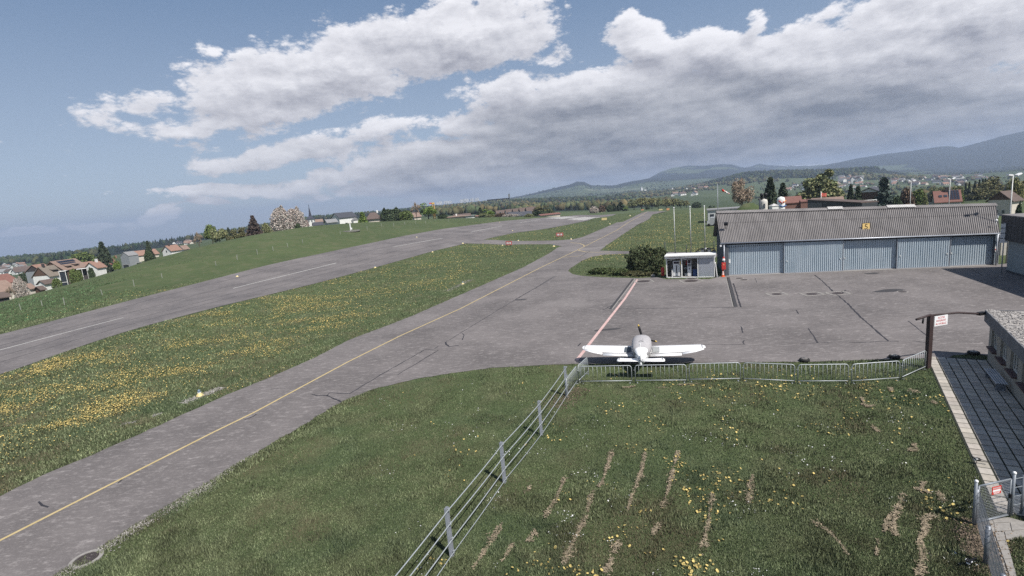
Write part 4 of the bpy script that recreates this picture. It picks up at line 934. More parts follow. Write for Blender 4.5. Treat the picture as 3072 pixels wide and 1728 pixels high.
for x0, x1 in wins:
    wo = MB().box(((x0 + x1) / 2, sgn * .155, 1.52), (x1 - x0 - .14, .012, .94)).build('window', m_glass, club)
    b = MB()
    for x in (x0 + .04, (x0 + x1) / 2 - .18, (x0 + x1) / 2 + .22, x1 - .04): b.box((x, sgn * .14, 1.52), (.07, .06, 1.06))
    for z in (1.02, 2.02): b.box(((x0 + x1) / 2, sgn * .14, z), (x1 - x0, .06, .07))
    b.build('window_frame', m_frame, wo)
    MB().box(((x0 + x1) / 2, -sgn * .06, .96), (x1 - x0 + .10, .26, .07)).build('sill', m_sill, wo)
b = MB(); OV = .14; nb_ = 24
for i in range(nb_):
    x = -.5 + (LW + 1) * (i + .5) / nb_; MB().box((x, -sgn * OV, (WZ0 + WZ1) / 2 - .02), ((LW + 1) / nb_ - .012, .05, WZ1 - WZ0 + .12 + (.01 if i % 2 else 0))).build('fascia_board', m_fascia, club)
for i in range(12): MB().box((-.5, sgn * (-.14 + (DW + .62) * (i + .5) / 12), (WZ0 + WZ1) / 2 - .02), (.05, (DW + .78) / 12 - .012, WZ1 - WZ0 + .12)).build('fascia_board', m_fascia, club)
MB().box((LW / 2, sgn * (DW / 2 + .03), WZ0 + .03), (LW + .94, DW + .28, .06)).build('soffit', m_frame, club)
# gravel bed with stones lying proud
nv = 120; gx = np.linspace(-.5, LW + .5, nv); gy = np.linspace(-.14, DW + .44, 70); GX, GY = np.meshgrid(gx, gy, indexing='ij')
gzv = WZ1 + .02 + (fbm(GX * 3, GY * 3, 4, 2) - .5) * .14 + np.where((GX < -.4) | (GY < -.35), .02, 0)
idx = np.arange(GX.size).reshape(GX.shape); f = np.stack([idx[:-1, :-1].ravel(), idx[1:, :-1].ravel(), idx[1:, 1:].ravel(), idx[:-1, 1:].ravel()], -1)
if sgn < 0: f = f[:, ::-1]
npmesh('gravel_bed', np.stack([GX.ravel(), sgn * GY.ravel(), gzv.ravel()], -1), f, m_gravel, club)
OCT = np.array([(1, 0, 0), (-1, 0, 0), (0, 1, 0), (0, -1, 0), (0, 0, 1), (0, 0, -1)], float); OCF = np.array([(0, 2, 4), (2, 1, 4), (1, 3, 4), (3, 0, 4), (2, 0, 5), (1, 2, 5), (3, 1, 5), (0, 3, 5)])
def stones(name, P_, size, m, parent=None, tint=None, flat_=.6):
    n = len(P_); s_ = size * np.random.uniform(.6, 1.5, (n, 1, 1)); sh = np.random.uniform(.6, 1.3, (n, 6, 3)); a = np.random.uniform(0, 6.28, n)
    v = OCT[None] * sh * s_; v[..., 2] *= flat_; c, s = np.cos(a)[:, None], np.sin(a)[:, None]
    v = np.stack([v[..., 0] * c - v[..., 1] * s, v[..., 0] * s + v[..., 1] * c, v[..., 2]], -1) + P_[:, None, :]
    f_ = (OCF[None] + np.arange(n)[:, None, None] * 6).reshape(-1, 3)
    t_ = np.random.uniform(.55, 1.5, (n, 1, 1)) * np.ones((n, 6, 3)); t_ = np.concatenate([t_, np.ones((n, 6, 1))], -1)
    return kind(npmesh(name, v.reshape(-1, 3), f_, m, parent, t_.reshape(-1, 4)), 'stuff')
m_stone = mat('loose_stone', (.26, .245, .235), .95, .15, 9, attr='tint')
n_ = 14000; qx = np.random.uniform(-.45, LW, n_); qy = np.random.uniform(-.13, DW, n_); qz = WZ1 + .02 + (fbm(qx * 3, qy * 3, 4, 2) - .5) * .14
stones('gravel', np.stack([qx, sgn * qy, qz + .01], -1), .045, m_stone, club)
def cl(x, y, z=0): c, s = math.cos(CRZ), math.sin(CRZ); y *= sgn; return Vector((CA.x + x * c - y * s, CA.y + x * s + y * c, z))
# bench by the wall
q0 = gz(*Z('d2', 2225, 665), .45); q1 = gz(*Z('d2', 2335, 800), .45); bl_ = (q1 - q0).length; t = thing('bench', 'grey slatted bench standing along the clubhouse wall', 'bench', (q0.x, q0.y, .0), math.atan2(q1.y - q0.y, q1.x - q0.x))
m_bench = mat('bench_grey', (.42, .43, .45), .6, .12, 4)
for i in range(5): MB().box((bl_ / 2, i * .095 * (-sgn) * -1, .45), (bl_, .055, .03)).build('slat', m_bench, t)
for x in (.2, bl_ - .2): MB().box((x, .19 * sgn, .22), (.06, .36, .43)).build('leg', m_galv2, t)
q2 = gz(*Z('d2', 2340, 805), .1); q3 = gz(*Z('d2', 2395, 858), .1); t = thing('rail_bar', 'loose pale bar lying past the near end of the bench', 'bar', (q2.x, q2.y, .04)); MB().tube([(0, 0, .03), (q3.x - q2.x, q3.y - q2.y, .03)], .03, 8).build('pipe', m_galv, t)
# post with cross beam and notice
BP = gz(*Z('d2', 1722, 662)); te = cl(-.40, -.18, 2.55); bd_ = (te - BP); brz = math.atan2(bd_.y, bd_.x); BLn = math.hypot(bd_.x, bd_.y)
t = thing('beam_gate', 'brown steel post carrying a long thin beam to the clubhouse roof corner', 'gate post', (BP.x, BP.y, 0), brz)
MB().box((0, 0, 1.50), (.24, .20, 3.0)).build('post', m_brown, t); MB().tube([(-.0, .0, 2.98), (BLn * .5, .0, 2.90), (BLn - .35, 0, te.z + .08)], .058, 8).build('beam', m_brown, t)
MB().tube([(-.0, .0, 3.02), (-1.05, -.10, 2.92)], .06, 8).build('counter_arm', m_brown, t); MB().tube([(-.52, -.05, 2.95), (-.56, -.05, 2.62)], .045, 6).build('hanging_weight', m_black, t)
MB().box((BLn - .25, 0, te.z + .09), (.42, .18, .17)).build('end_bracket', m_black, t)
sg2 = MB().box((.62, -.08, 2.64), (.88, .025, .56)).build('notice_board', m_wp, t)
for i, (tx, sz) in enumerate((('ACCES', .15), ('INTERDIT', .15), ('AU PUBLIC', .15))): text(tx, sz, m_red, sg2, Matrix.Translation((.62, -.096, 2.81 - i * .17)) @ Matrix.Rotation(math.pi / 2, 4, 'X'))
# paving slabs: a grid lying along the clubhouse wall
m_slab = mat('paving_slab', (.35, .32, .29), .92, .12, 5, .15, attr='tint'); SLAB = .5
path = kind(MB().prism([tuple(cl(-.2, -.02))[:2], tuple(cl(-.2, -2.72))[:2], tuple(cl(16.7, -2.72))[:2], tuple(cl(16.7, -.02))[:2]][::-1], -.02, .018).build('paved_path', mat('path_bed', (.022, .026, .017), .95, .3, 6)), 'structure')
slabs = []
def slab_mesh(i):
    b = MB(); s_ = SLAB / 2 - .030; c = .012; z0, z1 = -.02, .045
    b.add([(x * s_, y * s_, z0) for x, y in ((-1, -1), (1, -1), (1, 1), (-1, 1))] + [(x * s_, y * s_, z1 - c) for x, y in ((-1, -1), (1, -1), (1, 1), (-1, 1))] + [(x * (s_ - c), y * (s_ - c), z1) for x, y in ((-1, -1), (1, -1), (1, 1), (-1, 1))],
          [(0, 1, 5, 4), (1, 2, 6, 5), (2, 3, 7, 6), (3, 0, 4, 7), (4, 5, 9, 8), (5, 6, 10, 9), (6, 7, 11, 10), (7, 4, 8, 11), (8, 9, 10, 11)])
    me = bpy.data.meshes.new('paving_slab'); me.from_pydata(b.v, [], b.f); me.materials.append(m_slab)
    ca = me.color_attributes.new('tint', 'FLOAT_COLOR', 'POINT'); v = random.uniform(.82, 1.15); ca.data.foreach_set('color', np.tile([v, v * random.uniform(.98, 1.01), v * random.uniform(.95, 1.0), 1], 12).astype(np.float32)); return me
SM = [slab_mesh(i) for i in range(8)]
ncol, nrow = 6, 33
for i in range(nrow):
    for j in range(ncol):
        x, y = .08 + (i + .5) * SLAB, -(.04 + (j + .5) * .44)
        p = cl(x + random.uniform(-.008, .008), y, .0 + random.uniform(-.006, .008)); o = link('paving_slab', random.choice(SM), path, p, CRZ + random.uniform(-.012, .012)); o.scale = (1, .44 / SLAB, 1)
st = gz(*Z('e3', 850, 1330)); o = MB().prism([tuple(gz(*Z('e3', *q)))[:2] for q in ((640, 1300), (880, 1285), (1040, 1360), (760, 1372))][::-1], -.02, .03).build('step_slab', m_conc, path)
# slabs beyond the wire gate
near_path = kind(MB().prism([tuple(gz(*Z('e4', *q)))[:2] for q in ((150, 640), (600, 625), (830, 690), (850, 900), (560, 950), (720, 1500), (560, 1560), (380, 1000), (300, 840), (195, 840))], -.02, .012).build('footpath', m_conc), 'structure')
for q in (((360, 660), (590, 650), (600, 700), (385, 712)), ((390, 720), (605, 712), (630, 820), (400, 830)), ((615, 705), (820, 695), (850, 800), (640, 815)), ((535, 835), (745, 818), (775, 905), (560, 940)), ((400, 850), (525, 842), (550, 955), (432, 965)),
          ((440, 975), (548, 962), (590, 1085), (478, 1090)), ((482, 1100), (594, 1095), (630, 1215), (525, 1222)), ((530, 1232), (634, 1225), (665, 1350), (575, 1358)), ((580, 1368), (670, 1360), (710, 1500), (620, 1505)), ((155, 680), (180, 660), (300, 800), (200, 830)), ((210, 655), (350, 650), (380, 715), (290, 760)), ((305, 770), (385, 730), (395, 840), (345, 850))):
    me_o = MB().prism([tuple(gz(*Z('e4', *a)))[:2] for a in q][::-1], -.01, .04).build('paving_slab', m_conc, near_path)
# ------------------------------------------------------------------ wire gate and wire fence at the near corner
GA, GB = gz(*Z('e4', 110, 735)), gz(*Z('e4', 600, 620)); GL_ = (GB - GA).length; grz = math.atan2(GB.y - GA.y, GB.x - GA.x)
m_gt = mat('gate_grey', (.20, .22, .245), .5, .12, 4, metal=.3)
gate = thing('wire_gate', 'grey tubular gate with wire mesh and a red DANGER board', 'gate', (GA.x, GA.y, 0), grz); GH = 1.32
for x, h in ((-.05, GH + .16), (GL_ + .06, GH + .16)):
    pp = MB().tube([(x, 0, -.1), (x, 0, h)], .042, 8).build('gate_post', m_gt, gate); MB().ball((x, 0, h + .02), .055, 8, 5).build('post_cap', m_wp, pp)
b = MB(); x0, x1, z0, z1 = .06, GL_ - .06, .10, GH
for a, c in (((x0, 0, z0), (x1, 0, z0)), ((x0, 0, z1), (x1, 0, z1)), ((x0, 0, z0), (x0, 0, z1)), ((x1, 0, z0), (x1, 0, z1))): b.tube([a, c], .028, 8)
b.build('gate_frame', m_gt, gate)
def wires(name, fx, L_, hfun, parent, n_h, step, r_=.0030, kd=True, m=m_galv2):
    b = MB(); n = int(L_ / step)
    for i in range(1, n):
        x = L_ * i / n; z0_, z1_ = hfun(x); b.tube([fx(x, z0_), fx(x, z1_)], r_, 3, smooth=False)
    for j in range(n_h + 1):
        z0_, z1_ = hfun(0); z2, z3 = hfun(L_); b.tube([fx(0, z0_ + (z1_ - z0_) * j / n_h), fx(L_, z2 + (z3 - z2) * j / n_h)], r_ * 1.15, 3, smooth=False)
    return kind(b.build(name, m, parent), 'stuff')
wires('wire_mesh', lambda x, z: (.06 + x, 0, z), GL_ - .12, lambda x: (.10, GH), gate, 22, .05)
db = MB().box((GL_ * .52, -.035, GH - .24), (.34, .012, .26)).build('danger_board', m_red, gate)
text('DANGER', .072, m_wp, db, Matrix.Translation((GL_ * .52, -.043, GH - .165)) @ Matrix.Rotation(math.pi / 2, 4, 'X'))
MB().box((GL_ * .52, -.043, GH - .245), (.29, .006, .06)).build('white_panel', m_wp, db)
for i in range(2):
    kind(MB().box((GL_ * .52, -.043, GH - .305 - i * .035), (.24 - .03 * i, .006, .012)).build('small_print', m_wp, db), 'stuff')
b = MB(); b.box((GL_ - .10, -.05, .78), (.05, .06, .14)); b.build('latch', m_black, gate)
# fence going right from the gate, and the one running towards the viewer
RG_ = gz(*Z('e4', 750, 590)); RE = RG_ + (RG_ - GB).normalized() * 2.6
wf = thing('mesh_fence', 'wire fence continuing right of the gate beside the shaded paving', 'fence', (GB.x, GB.y, 0), math.atan2(RE.y - GB.y, RE.x - GB.x)); L_ = (RE - GB).length
for x in (.42, 1.6, L_): MB().tube([(x, 0, -.1), (x, 0, 1.35)], .04, 8).build('post', m_galv2, wf)
for z in (1.30, 1.0, .70, .40): MB().tube([(.10, 0, z), (L_, 0, z)], .012, 6).build('rail', m_galv, wf)
wires('wire_mesh', lambda x, z: (.1 + x, 0, z), L_ - .1, lambda x: (.12, .70), wf, 12, .06)
LP = gz(*Z('e4', 262, 1300)); PD = (LP - GA).normalized(); L2 = (LP - GA).length + 4.6
wf = thing('mesh_fence', 'wire fence with stout dark posts running from the gate to the bottom corner', 'fence', (GA.x, GA.y, 0), math.atan2(PD.y, PD.x))
for x in (-.02, (LP - GA).length, (LP - GA).length * 2 + .1):
    pp = MB().tube([(x, .0, -.1), (x, .0, 1.22)], .058, 10).build('post', m_galv2, wf)
    b = MB()
    for z in (.15, .35, .55, .75, .95, 1.12): b.tube([(x + .062 * math.cos(a), .062 * math.sin(a), z + a * .012) for a in np.linspace(0, 6.28, 9)], .006, 4)
    kind(b.build('binding_wire', m_dark, pp), 'stuff')
wires('wire_mesh', lambda x, z: (x, .06, z), L2, lambda x: (.05, 1.15), wf, 20, .05, .0028)
for z in (.30, .55, .80, 1.0, 1.15): MB().tube([(0, .065, z), (L2, .065, z)], .006, 5).build('tension_wire', m_dark, wf)

# ------------------------------------------------------------------ second hangar at the right edge, shed and boards in the gap
S0, S1 = gz(*Z('e7', 1298, 1138)), gz(*Z('e7', 1555, 1212)); sd = (S1 - S0).normalized(); srz = math.atan2(sd.y, sd.x); SL = 16.0
sh_z = ztop(S0.x, S0.y, Z('e7', 1300, 320)); sm_z = ztop(S0.x, S0.y, Z('e7', 1298, 672))
sec = thing('dark_hangar', 'dark shaded hangar with a black overhanging upper band at the right edge', 'hangar', S0, srz)
sg3 = 1 if (Matrix.Rotation(srz, 3, 'Z') @ Vector((0, 1, 0))).x > 0 else -1
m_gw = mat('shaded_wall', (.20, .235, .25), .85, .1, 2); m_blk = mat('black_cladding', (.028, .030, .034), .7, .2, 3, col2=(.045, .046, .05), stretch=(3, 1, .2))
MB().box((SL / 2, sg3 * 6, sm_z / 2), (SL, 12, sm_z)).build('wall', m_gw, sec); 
b = MB(); nb_ = 40
b.box((SL / 2 - .1, sg3 * 5.9, (sh_z + sm_z) / 2), (SL + .9, 12.7, sh_z - sm_z)); b.build('upper_band', m_blk, sec)
for i in range(28): MB().box((-.45 + (SL + .7) * (i + .5) / 28, -sg3 * .47, (sh_z + sm_z) / 2), ((SL + .7) / 28 - .04, .05, sh_z - sm_z - .06)).build('cladding_board', m_blk, sec)
MB().box((SL / 2 - .1, sg3 * 5.9, sh_z + .05), (SL + 1.0, 12.8, .10)).build('roof_edge', m_fc, sec)
MB().box((SL / 2, -sg3 * .02, .1), (SL, .06, .2)).build('plinth', m_dark, sec)
w0 = atr(*Z('e7', 1207, 970), 80.0); t = thing('cream_shed', 'low cream shed wall seen in the gap between the two hangars', 'shed', (w0.x, w0.y, 0), R(-20)); wz = ztop(w0.x, w0.y, Z('e7', 1225, 622))
MB().box((2.1, 1.5, wz / 2), (4.2, 3, wz)).build('wall', mat('cream_wall', (.50, .47, .43), .85, .08, 2), t); MB().box((2.2, 1.5, wz + .06), (4.5, 3.3, .14)).build('roof', m_fc2, t); MB().box((1.6, -.03, .25), (1.0, .05, .5)).build('plinth', m_dark, t)
w0 = atr(*Z('e7', 1272, 600), 68.0); t = thing('board_stack_sign', 'pole with a stack of small white boards between the two hangars', 'sign', (w0.x, w0.y, 0), R(-25)); wt_ = ztop(w0.x, w0.y, Z('e7', 1272, 430)); MB().tube([(0, .05, 0), (0, .05, wt_)], .05, 6).build('pole', m_galv, t)
for i in range(4): MB().box((0, 0, wt_ - .25 - i * .48), (.62, .03, .40)).build('board', m_wp, t)

# ------------------------------------------------------------------ tie-down weights on the apron edge
def weight(c, q, label, top):
    p = gz(*Z(c, *q)); t = thing('tie_down_weight', label, 'tie-down weight', (p.x, p.y, .0), random.uniform(0, 3), 'tie-down weights on the apron edge')
    MB().lathe([(.20, .02), (.28, .05), (.30, .10), (.27, .17), (.19, .19)], n=18).build('tyre', m_tyre, t); MB().lathe([(.20, .0), (.19, .185), (.15, .21), (.02, .21)], n=14).build('concrete_fill', top, t); MB().tube([(.0, -.05, .21), (0, -.04, .27), (0, .04, .27), (0, .05, .21)], .014, 5).build('ring', m_galv, t)
weight('e5', (148, 152), 'black tyre filled with concrete on the apron edge, farthest from the clubhouse', mat('old_concrete', (.14, .13, .125), .9, .2, 8)); weight('e5', (1345, 110), 'tyre with a pale concrete top on the apron edge left of the brown sign post', m_conc); weight('e5', (2400, 58), 'tyre weight half sunk in grass next to the clubhouse corner', m_conc)

# ------------------------------------------------------------------ magpies
def magpie(p, rz, label):
    t = thing('magpie', label, 'bird', p, rz, 'magpies on the lawn')
    body = MB(); body.loft([[(x, r_ * math.cos(a), z + r_ * .9 * math.sin(a)) for a in np.linspace(0, 2 * math.pi, 9)[:-1]] for x, r_, z in ((-.13, .012, .17), (-.09, .045, .16), (-.02, .068, .16), (.05, .060, .18), (.09, .036, .215), (.115, .034, .24), (.145, .028, .25), (.17, .008, .245))][::-1]); body.build('body', m_black, t)
    MB().tube([(.165, 0, .245), (.205, 0, .238)], [.010, .002], 5).build('beak', m_black, t)
    b = MB(); b.add([(-.10, -.018, .175), (-.10, .018, .175), (-.36, .028, .13), (-.36, -.028, .13), (-.10, 0, .165), (-.36, 0, .120)], [(0, 1, 2, 3), (0, 3, 5, 4), (1, 4, 5, 2), (2, 5, 3), (0, 4, 1)]); b.build('tail', m_black, t)
    for s_ in (-1, 1):
        wv = MB(); wv.ball((-.02, s_ * .055, .18), (.095, .020, .040), 8, 5); wg = wv.build('wing', m_black, t); MB().ball((.015, s_ * .066, .20), (.045, .014, .018), 8, 5).build('white_patch', m_wp, wg)
        MB().tube([(.01, s_ * .03, .11), (.0, s_ * .03, .05), (.015, s_ * .03, .0)], .006, 4).build('leg', m_black, t)
    MB().ball((.03, 0, .135), (.06, .050, .045), 8, 5).build('belly', m_wp, t)
q = gz(*Z('d3', 540, 1392)); magpie((q.x, q.y, .03), R(205), 'black and white magpie feeding on the lawn near the lone fence post'); q = gz(*Z('d3', 594, 678)); magpie((q.x, q.y, .05), R(150), 'dark magpie at the grass edge beside the sunlit slabs')
# ------------------------------------------------------------------ vegetation builders
rng = np.random.default_rng(11)
def leaf_mat(name, col, rough=.75):
    m = mat(name, col, rough, .16, 1.2, attr='tint', spec=.25); return m
m_bark = mat('bark', (.085, .065, .05), .9, .25, 6, .3)
def cards(P_, size, name, m, parent=None, up=0.35, seed=0, tl=(.6, 1.45), aspect=1.3):
    """many small leaf clumps, each a bent quad"""
    n = len(P_); d = rng.normal(size=(n, 3)); d[:, 2] = np.abs(d[:, 2]) * up + d[:, 2] * (1 - up); d /= np.linalg.norm(d, axis=1)[:, None]
    a = np.cross(d, rng.normal(size=(n, 3))); a /= np.linalg.norm(a, axis=1)[:, None]; b = np.cross(d, a)
    s_ = (size * rng.uniform(.55, 1.4, n))[:, None]
    v = np.stack([P_ - a * s_ * .5, P_ - b * s_ * .5 * aspect + d * s_ * .12, P_ + a * s_ * .5, P_ + b * s_ * .5 * aspect + d * s_ * .12], 1)
    f = np.arange(n * 4).reshape(n, 4); t_ = rng.uniform(tl[0], tl[1], (n, 1)) * np.ones((n, 3)); t_[:, 0] *= rng.uniform(.9, 1.15, n)
    t_ = np.repeat(np.concatenate([t_, np.ones((n, 1))], 1), 4, 0)
    return npmesh(name, v.reshape(-1, 3), f, m, parent, t_)
def clump_points(n, h0, h1, wx, wy, nc, cr, top=.5, fill=.35):
    """points through the volume of lumpy clumps arranged in a crown"""
    c = rng.normal(size=(nc, 3)); c /= np.linalg.norm(c, axis=1)[:, None]; c *= rng.uniform(.12, .78, (nc, 1)) ** .6
    c[:, 2] = np.abs(c[:, 2]) * (rng.random(nc) < .72) * 1.0 + c[:, 2] * (rng.random(nc) >= .72)
    r_ = rng.uniform(.6, 1.25, nc) * cr
    k_ = rng.integers(0, nc, n); d = rng.normal(size=(n, 3)); d /= np.linalg.norm(d, axis=1)[:, None]
    q = c[k_] + d * (r_[k_] * rng.uniform(fill, 1, n) ** .6)[:, None]
    zc = h0 + (h1 - h0) * .42
    return np.stack([q[:, 0] * wx / 2, q[:, 1] * wy / 2, zc + q[:, 2] * np.where(q[:, 2] > 0, (h1 - zc), zc - h0) / (1 + cr * .35)], 1)
def trunk_mesh(h, r_, crown0, w_, nb=7, name='trunk', parent=None, m=None):
    b = MB(); b.tube([(0, 0, -.6), (.02 * h, .01 * h, h * .35), (0, .02 * h, h * .78)], [r_, r_ * .7, r_ * .25], 7)
    for i in range(nb):
        a = i * 2.4 + .4; z0 = crown0 + (h * .72 - crown0) * i / nb * .8; l_ = w_ * .36
        b.tube([(0, 0, z0), (math.cos(a) * l_ * .5, math.sin(a) * l_ * .5, z0 + h * .09), (math.cos(a) * l_, math.sin(a) * l_, z0 + h * .2)], [r_ * .4, r_ * .25, r_ * .06], 5)
    return b.build(name, m or m_bark, parent)
PROTO = {}
def proto_tree(kd, leafm, n=2600, size=.5, nm='broadleaf_tree'):
    """a tree of unit height 10 m, width 8 m"""
    t = thing(nm, 'x', 'tree', (0, 0, -500))
    if kd == 'broad': trunk_mesh(10, .30, 2.5, 8, parent=t); cards(clump_points(n, 1.4, 9.9, 8, 8, 26, .40), size, 'crown', leafm, t)
    elif kd == 'tall': trunk_mesh(10, .25, 2, 5, parent=t); cards(clump_points(n, .8, 10, 6.5, 6.5, 34, .34), size, 'crown', leafm, t)
    elif kd == 'bush':
        trunk_mesh(6, .18, .5, 6, parent=t); z = rng.random(n) ** .85; a = rng.uniform(0, 6.283, n); sd = rng.integers(0, 90)
        prof = np.sqrt(np.clip(1 - ((z - .36) / .66) ** 2, .02, 1)); lump = .62 + .75 * fbm(np.cos(a) * 2.2 + sd, np.sin(a) * 2.2 + z * 4.5, 3, 17); q = rng.random(n) ** .42 * prof * lump
        top = .80 + .40 * fbm(np.cos(a) * q * 3 + 5, np.sin(a) * q * 3 + sd, 3, 23); cards(np.stack([np.cos(a) * q * 4, np.sin(a) * q * 4, z * 10 * top + .1], 1), size, 'crown', leafm, t)
    elif kd == 'conifer' or kd == 'pine':
        trunk_mesh(12, .22, 9, .1, 0, parent=t); P_ = []
        nl = 24
        for i in range(nl):
            z = .5 + 9.3 * i / nl; rr = (4.0 * (1 - z / 10.1) ** 1.05 + .10) * (1 if kd == 'conifer' else (.55 + .45 * math.sin(i * 1.9)) * 1.15); nb = max(5, int(15 * (1 - z / 13)))
            for j in range(nb):
                a = rng.uniform(0, 6.28); l_ = rr * rng.uniform(.7, 1.08); q = rng.uniform(.1, 1, max(3, int(n / nl / nb))) ** .7
                P_.append(np.stack([np.cos(a) * l_ * q, np.sin(a) * l_ * q, z - (.55 if kd == 'conifer' else -.15) * q * q * l_ * .45 + rng.normal(0, .10, len(q))], 1) + rng.normal(0, .10, (len(q), 3)))
        cards(np.concatenate(P_), size, 'crown', leafm, t, .6, aspect=1.7)
    elif kd == 'bare' or kd == 'blossom':
        b = MB(); tips = []
        def br(p, d, l_, r_, dep):
            q = p + d * l_; b.tube([p, p.lerp(q, .5) + Vector(rng.normal(0, l_ * .05, 3)), q], [r_, r_ * .8, r_ * .6], 4 if dep < 3 else 3, smooth=False)
            if dep >= 4: tips.append((p, q)); return
            for i in range(4 if dep < 2 else 3):
                nd = (d + Vector(rng.normal(0, .55, 3)) + Vector((0, 0, .12))).normalized(); br(q if i < 3 else p.lerp(q, .6), nd, l_ * rng.uniform(.62, .82), r_ * .56, dep + 1)
        br(Vector((0, 0, -.5)), Vector((0, 0, 1)), 2.9, .26, 0); b.build('trunk', m_bark if kd == 'bare' else mat('dark_bark', (.05, .04, .035), .9, .2, 6), t)
        tp = np.array([list(a.lerp(c, q)) for a, c in tips for q in (.3, .7, 1.0)]); tp = tp[rng.integers(0, len(tp), n)] + rng.normal(0, .22, (n, 3))
        cards(tp, size, 'crown', leafm, t, .2)
    # bring the crown to exactly 10 x 8
    vs_ = np.concatenate([np.array([tuple(v.co) for v in c.data.vertices]) for c in t.children]); zt__ = np.percentile(vs_[:, 2], 99.7); wx = np.percentile(np.abs(vs_[:, 0]), 91 if kd in ('conifer', 'pine') else 97.5) * 2
    t['fit'] = (8 / wx, 10 / zt__); return t
L_GREEN = leaf_mat('leaf_green', (0.102, 0.138, 0.043)); L_DARK = leaf_mat('leaf_dark', (0.050, 0.072, 0.036)); L_PALE = leaf_mat('leaf_pale', (0.167, 0.181, 0.087)); L_OLIVE = leaf_mat('leaf_olive', (0.123, 0.123, 0.058)); L_BROWN = leaf_mat('leaf_brown', (0.123, 0.087, 0.061))
L_CON = leaf_mat('needles', (0.045, 0.061, 0.036)); L_CONR = leaf_mat('needles_reddish', (0.076, 0.058, 0.050)); L_BLOS = leaf_mat('blossom', (.37, .335, .30)); L_TWIG = leaf_mat('buds', (0.246, 0.196, 0.145)); L_WILL = leaf_mat('willow_leaf', (0.181, 0.181, 0.080)); L_FRESH = leaf_mat('leaf_fresh', (0.123, 0.181, 0.043)); L_CON2 = leaf_mat('needles_bluish', (0.054, 0.077, 0.065))
def tree(key, c, top, wpx, r_, label, name, cat='tree', group=None, base=None, sink=.0):
    kd, lm, n, sz = key
    kk = (kd, lm.name, n, name)
    u, v = Z(c, *top) if c else K(*top); sc_ = CROPS[c][2] if c else k
    p = gr(u, v, r_) if base is None else base
    h = ztop(p.x, p.y, (u, v)) - p.z; wd = wpx * sc_ * r_ / 1550 * (p.y / math.hypot(p.x, p.y)) ** 2
    if kk not in PROTO:
        PROTO[kk] = t = proto_tree(kd, lm, n, sz, name)
    else:
        src = PROTO[kk]; t = dup(src, (0, 0, 0)); t['fit'] = src['fit']
    f = t['fit']; t.location = (p.x, p.y, p.z - sink); t.rotation_euler = (0, 0, random.uniform(0, 6.28)); t.scale = (wd / 8 * f[0], wd / 8 * f[0], max(.15, h / 10 * f[1]))
    t['label'] = label; t['category'] = cat
    if group: t['group'] = group
    elif 'group' in t: del t['group']
    return t
BROAD = ('broad', L_GREEN, 2600, .55); BDARK = ('broad', L_DARK, 2600, .55); BPALE = ('broad', L_PALE, 2600, .55); BOLIVE = ('broad', L_OLIVE, 2800, .55); CON = ('conifer', L_CON, 6500, .46); CONR = ('conifer', L_CONR, 5500, .44); PINE = ('pine', L_CON2, 3000, .65)
BLOS = ('bush', L_BLOS, 6000, .34); BARE = ('broad', L_TWIG, 5200, .26); BARE2 = ('bare', L_TWIG, 1500, .24); BUSH = ('bush', L_DARK, 2600, .6); BUSHP = ('bush', L_PALE, 2000, .6); BFRESH = ('broad', L_FRESH, 2600, .5); WILL = ('tall', L_WILL, 3600, .5); TALL = ('tall', L_PALE, 7000, .40); BROWN = ('bush', L_BROWN, 2400, .6); BUSHG = ('bush', L_GREEN, 2400, .55)
gL = 'trees along the crest of the left field'
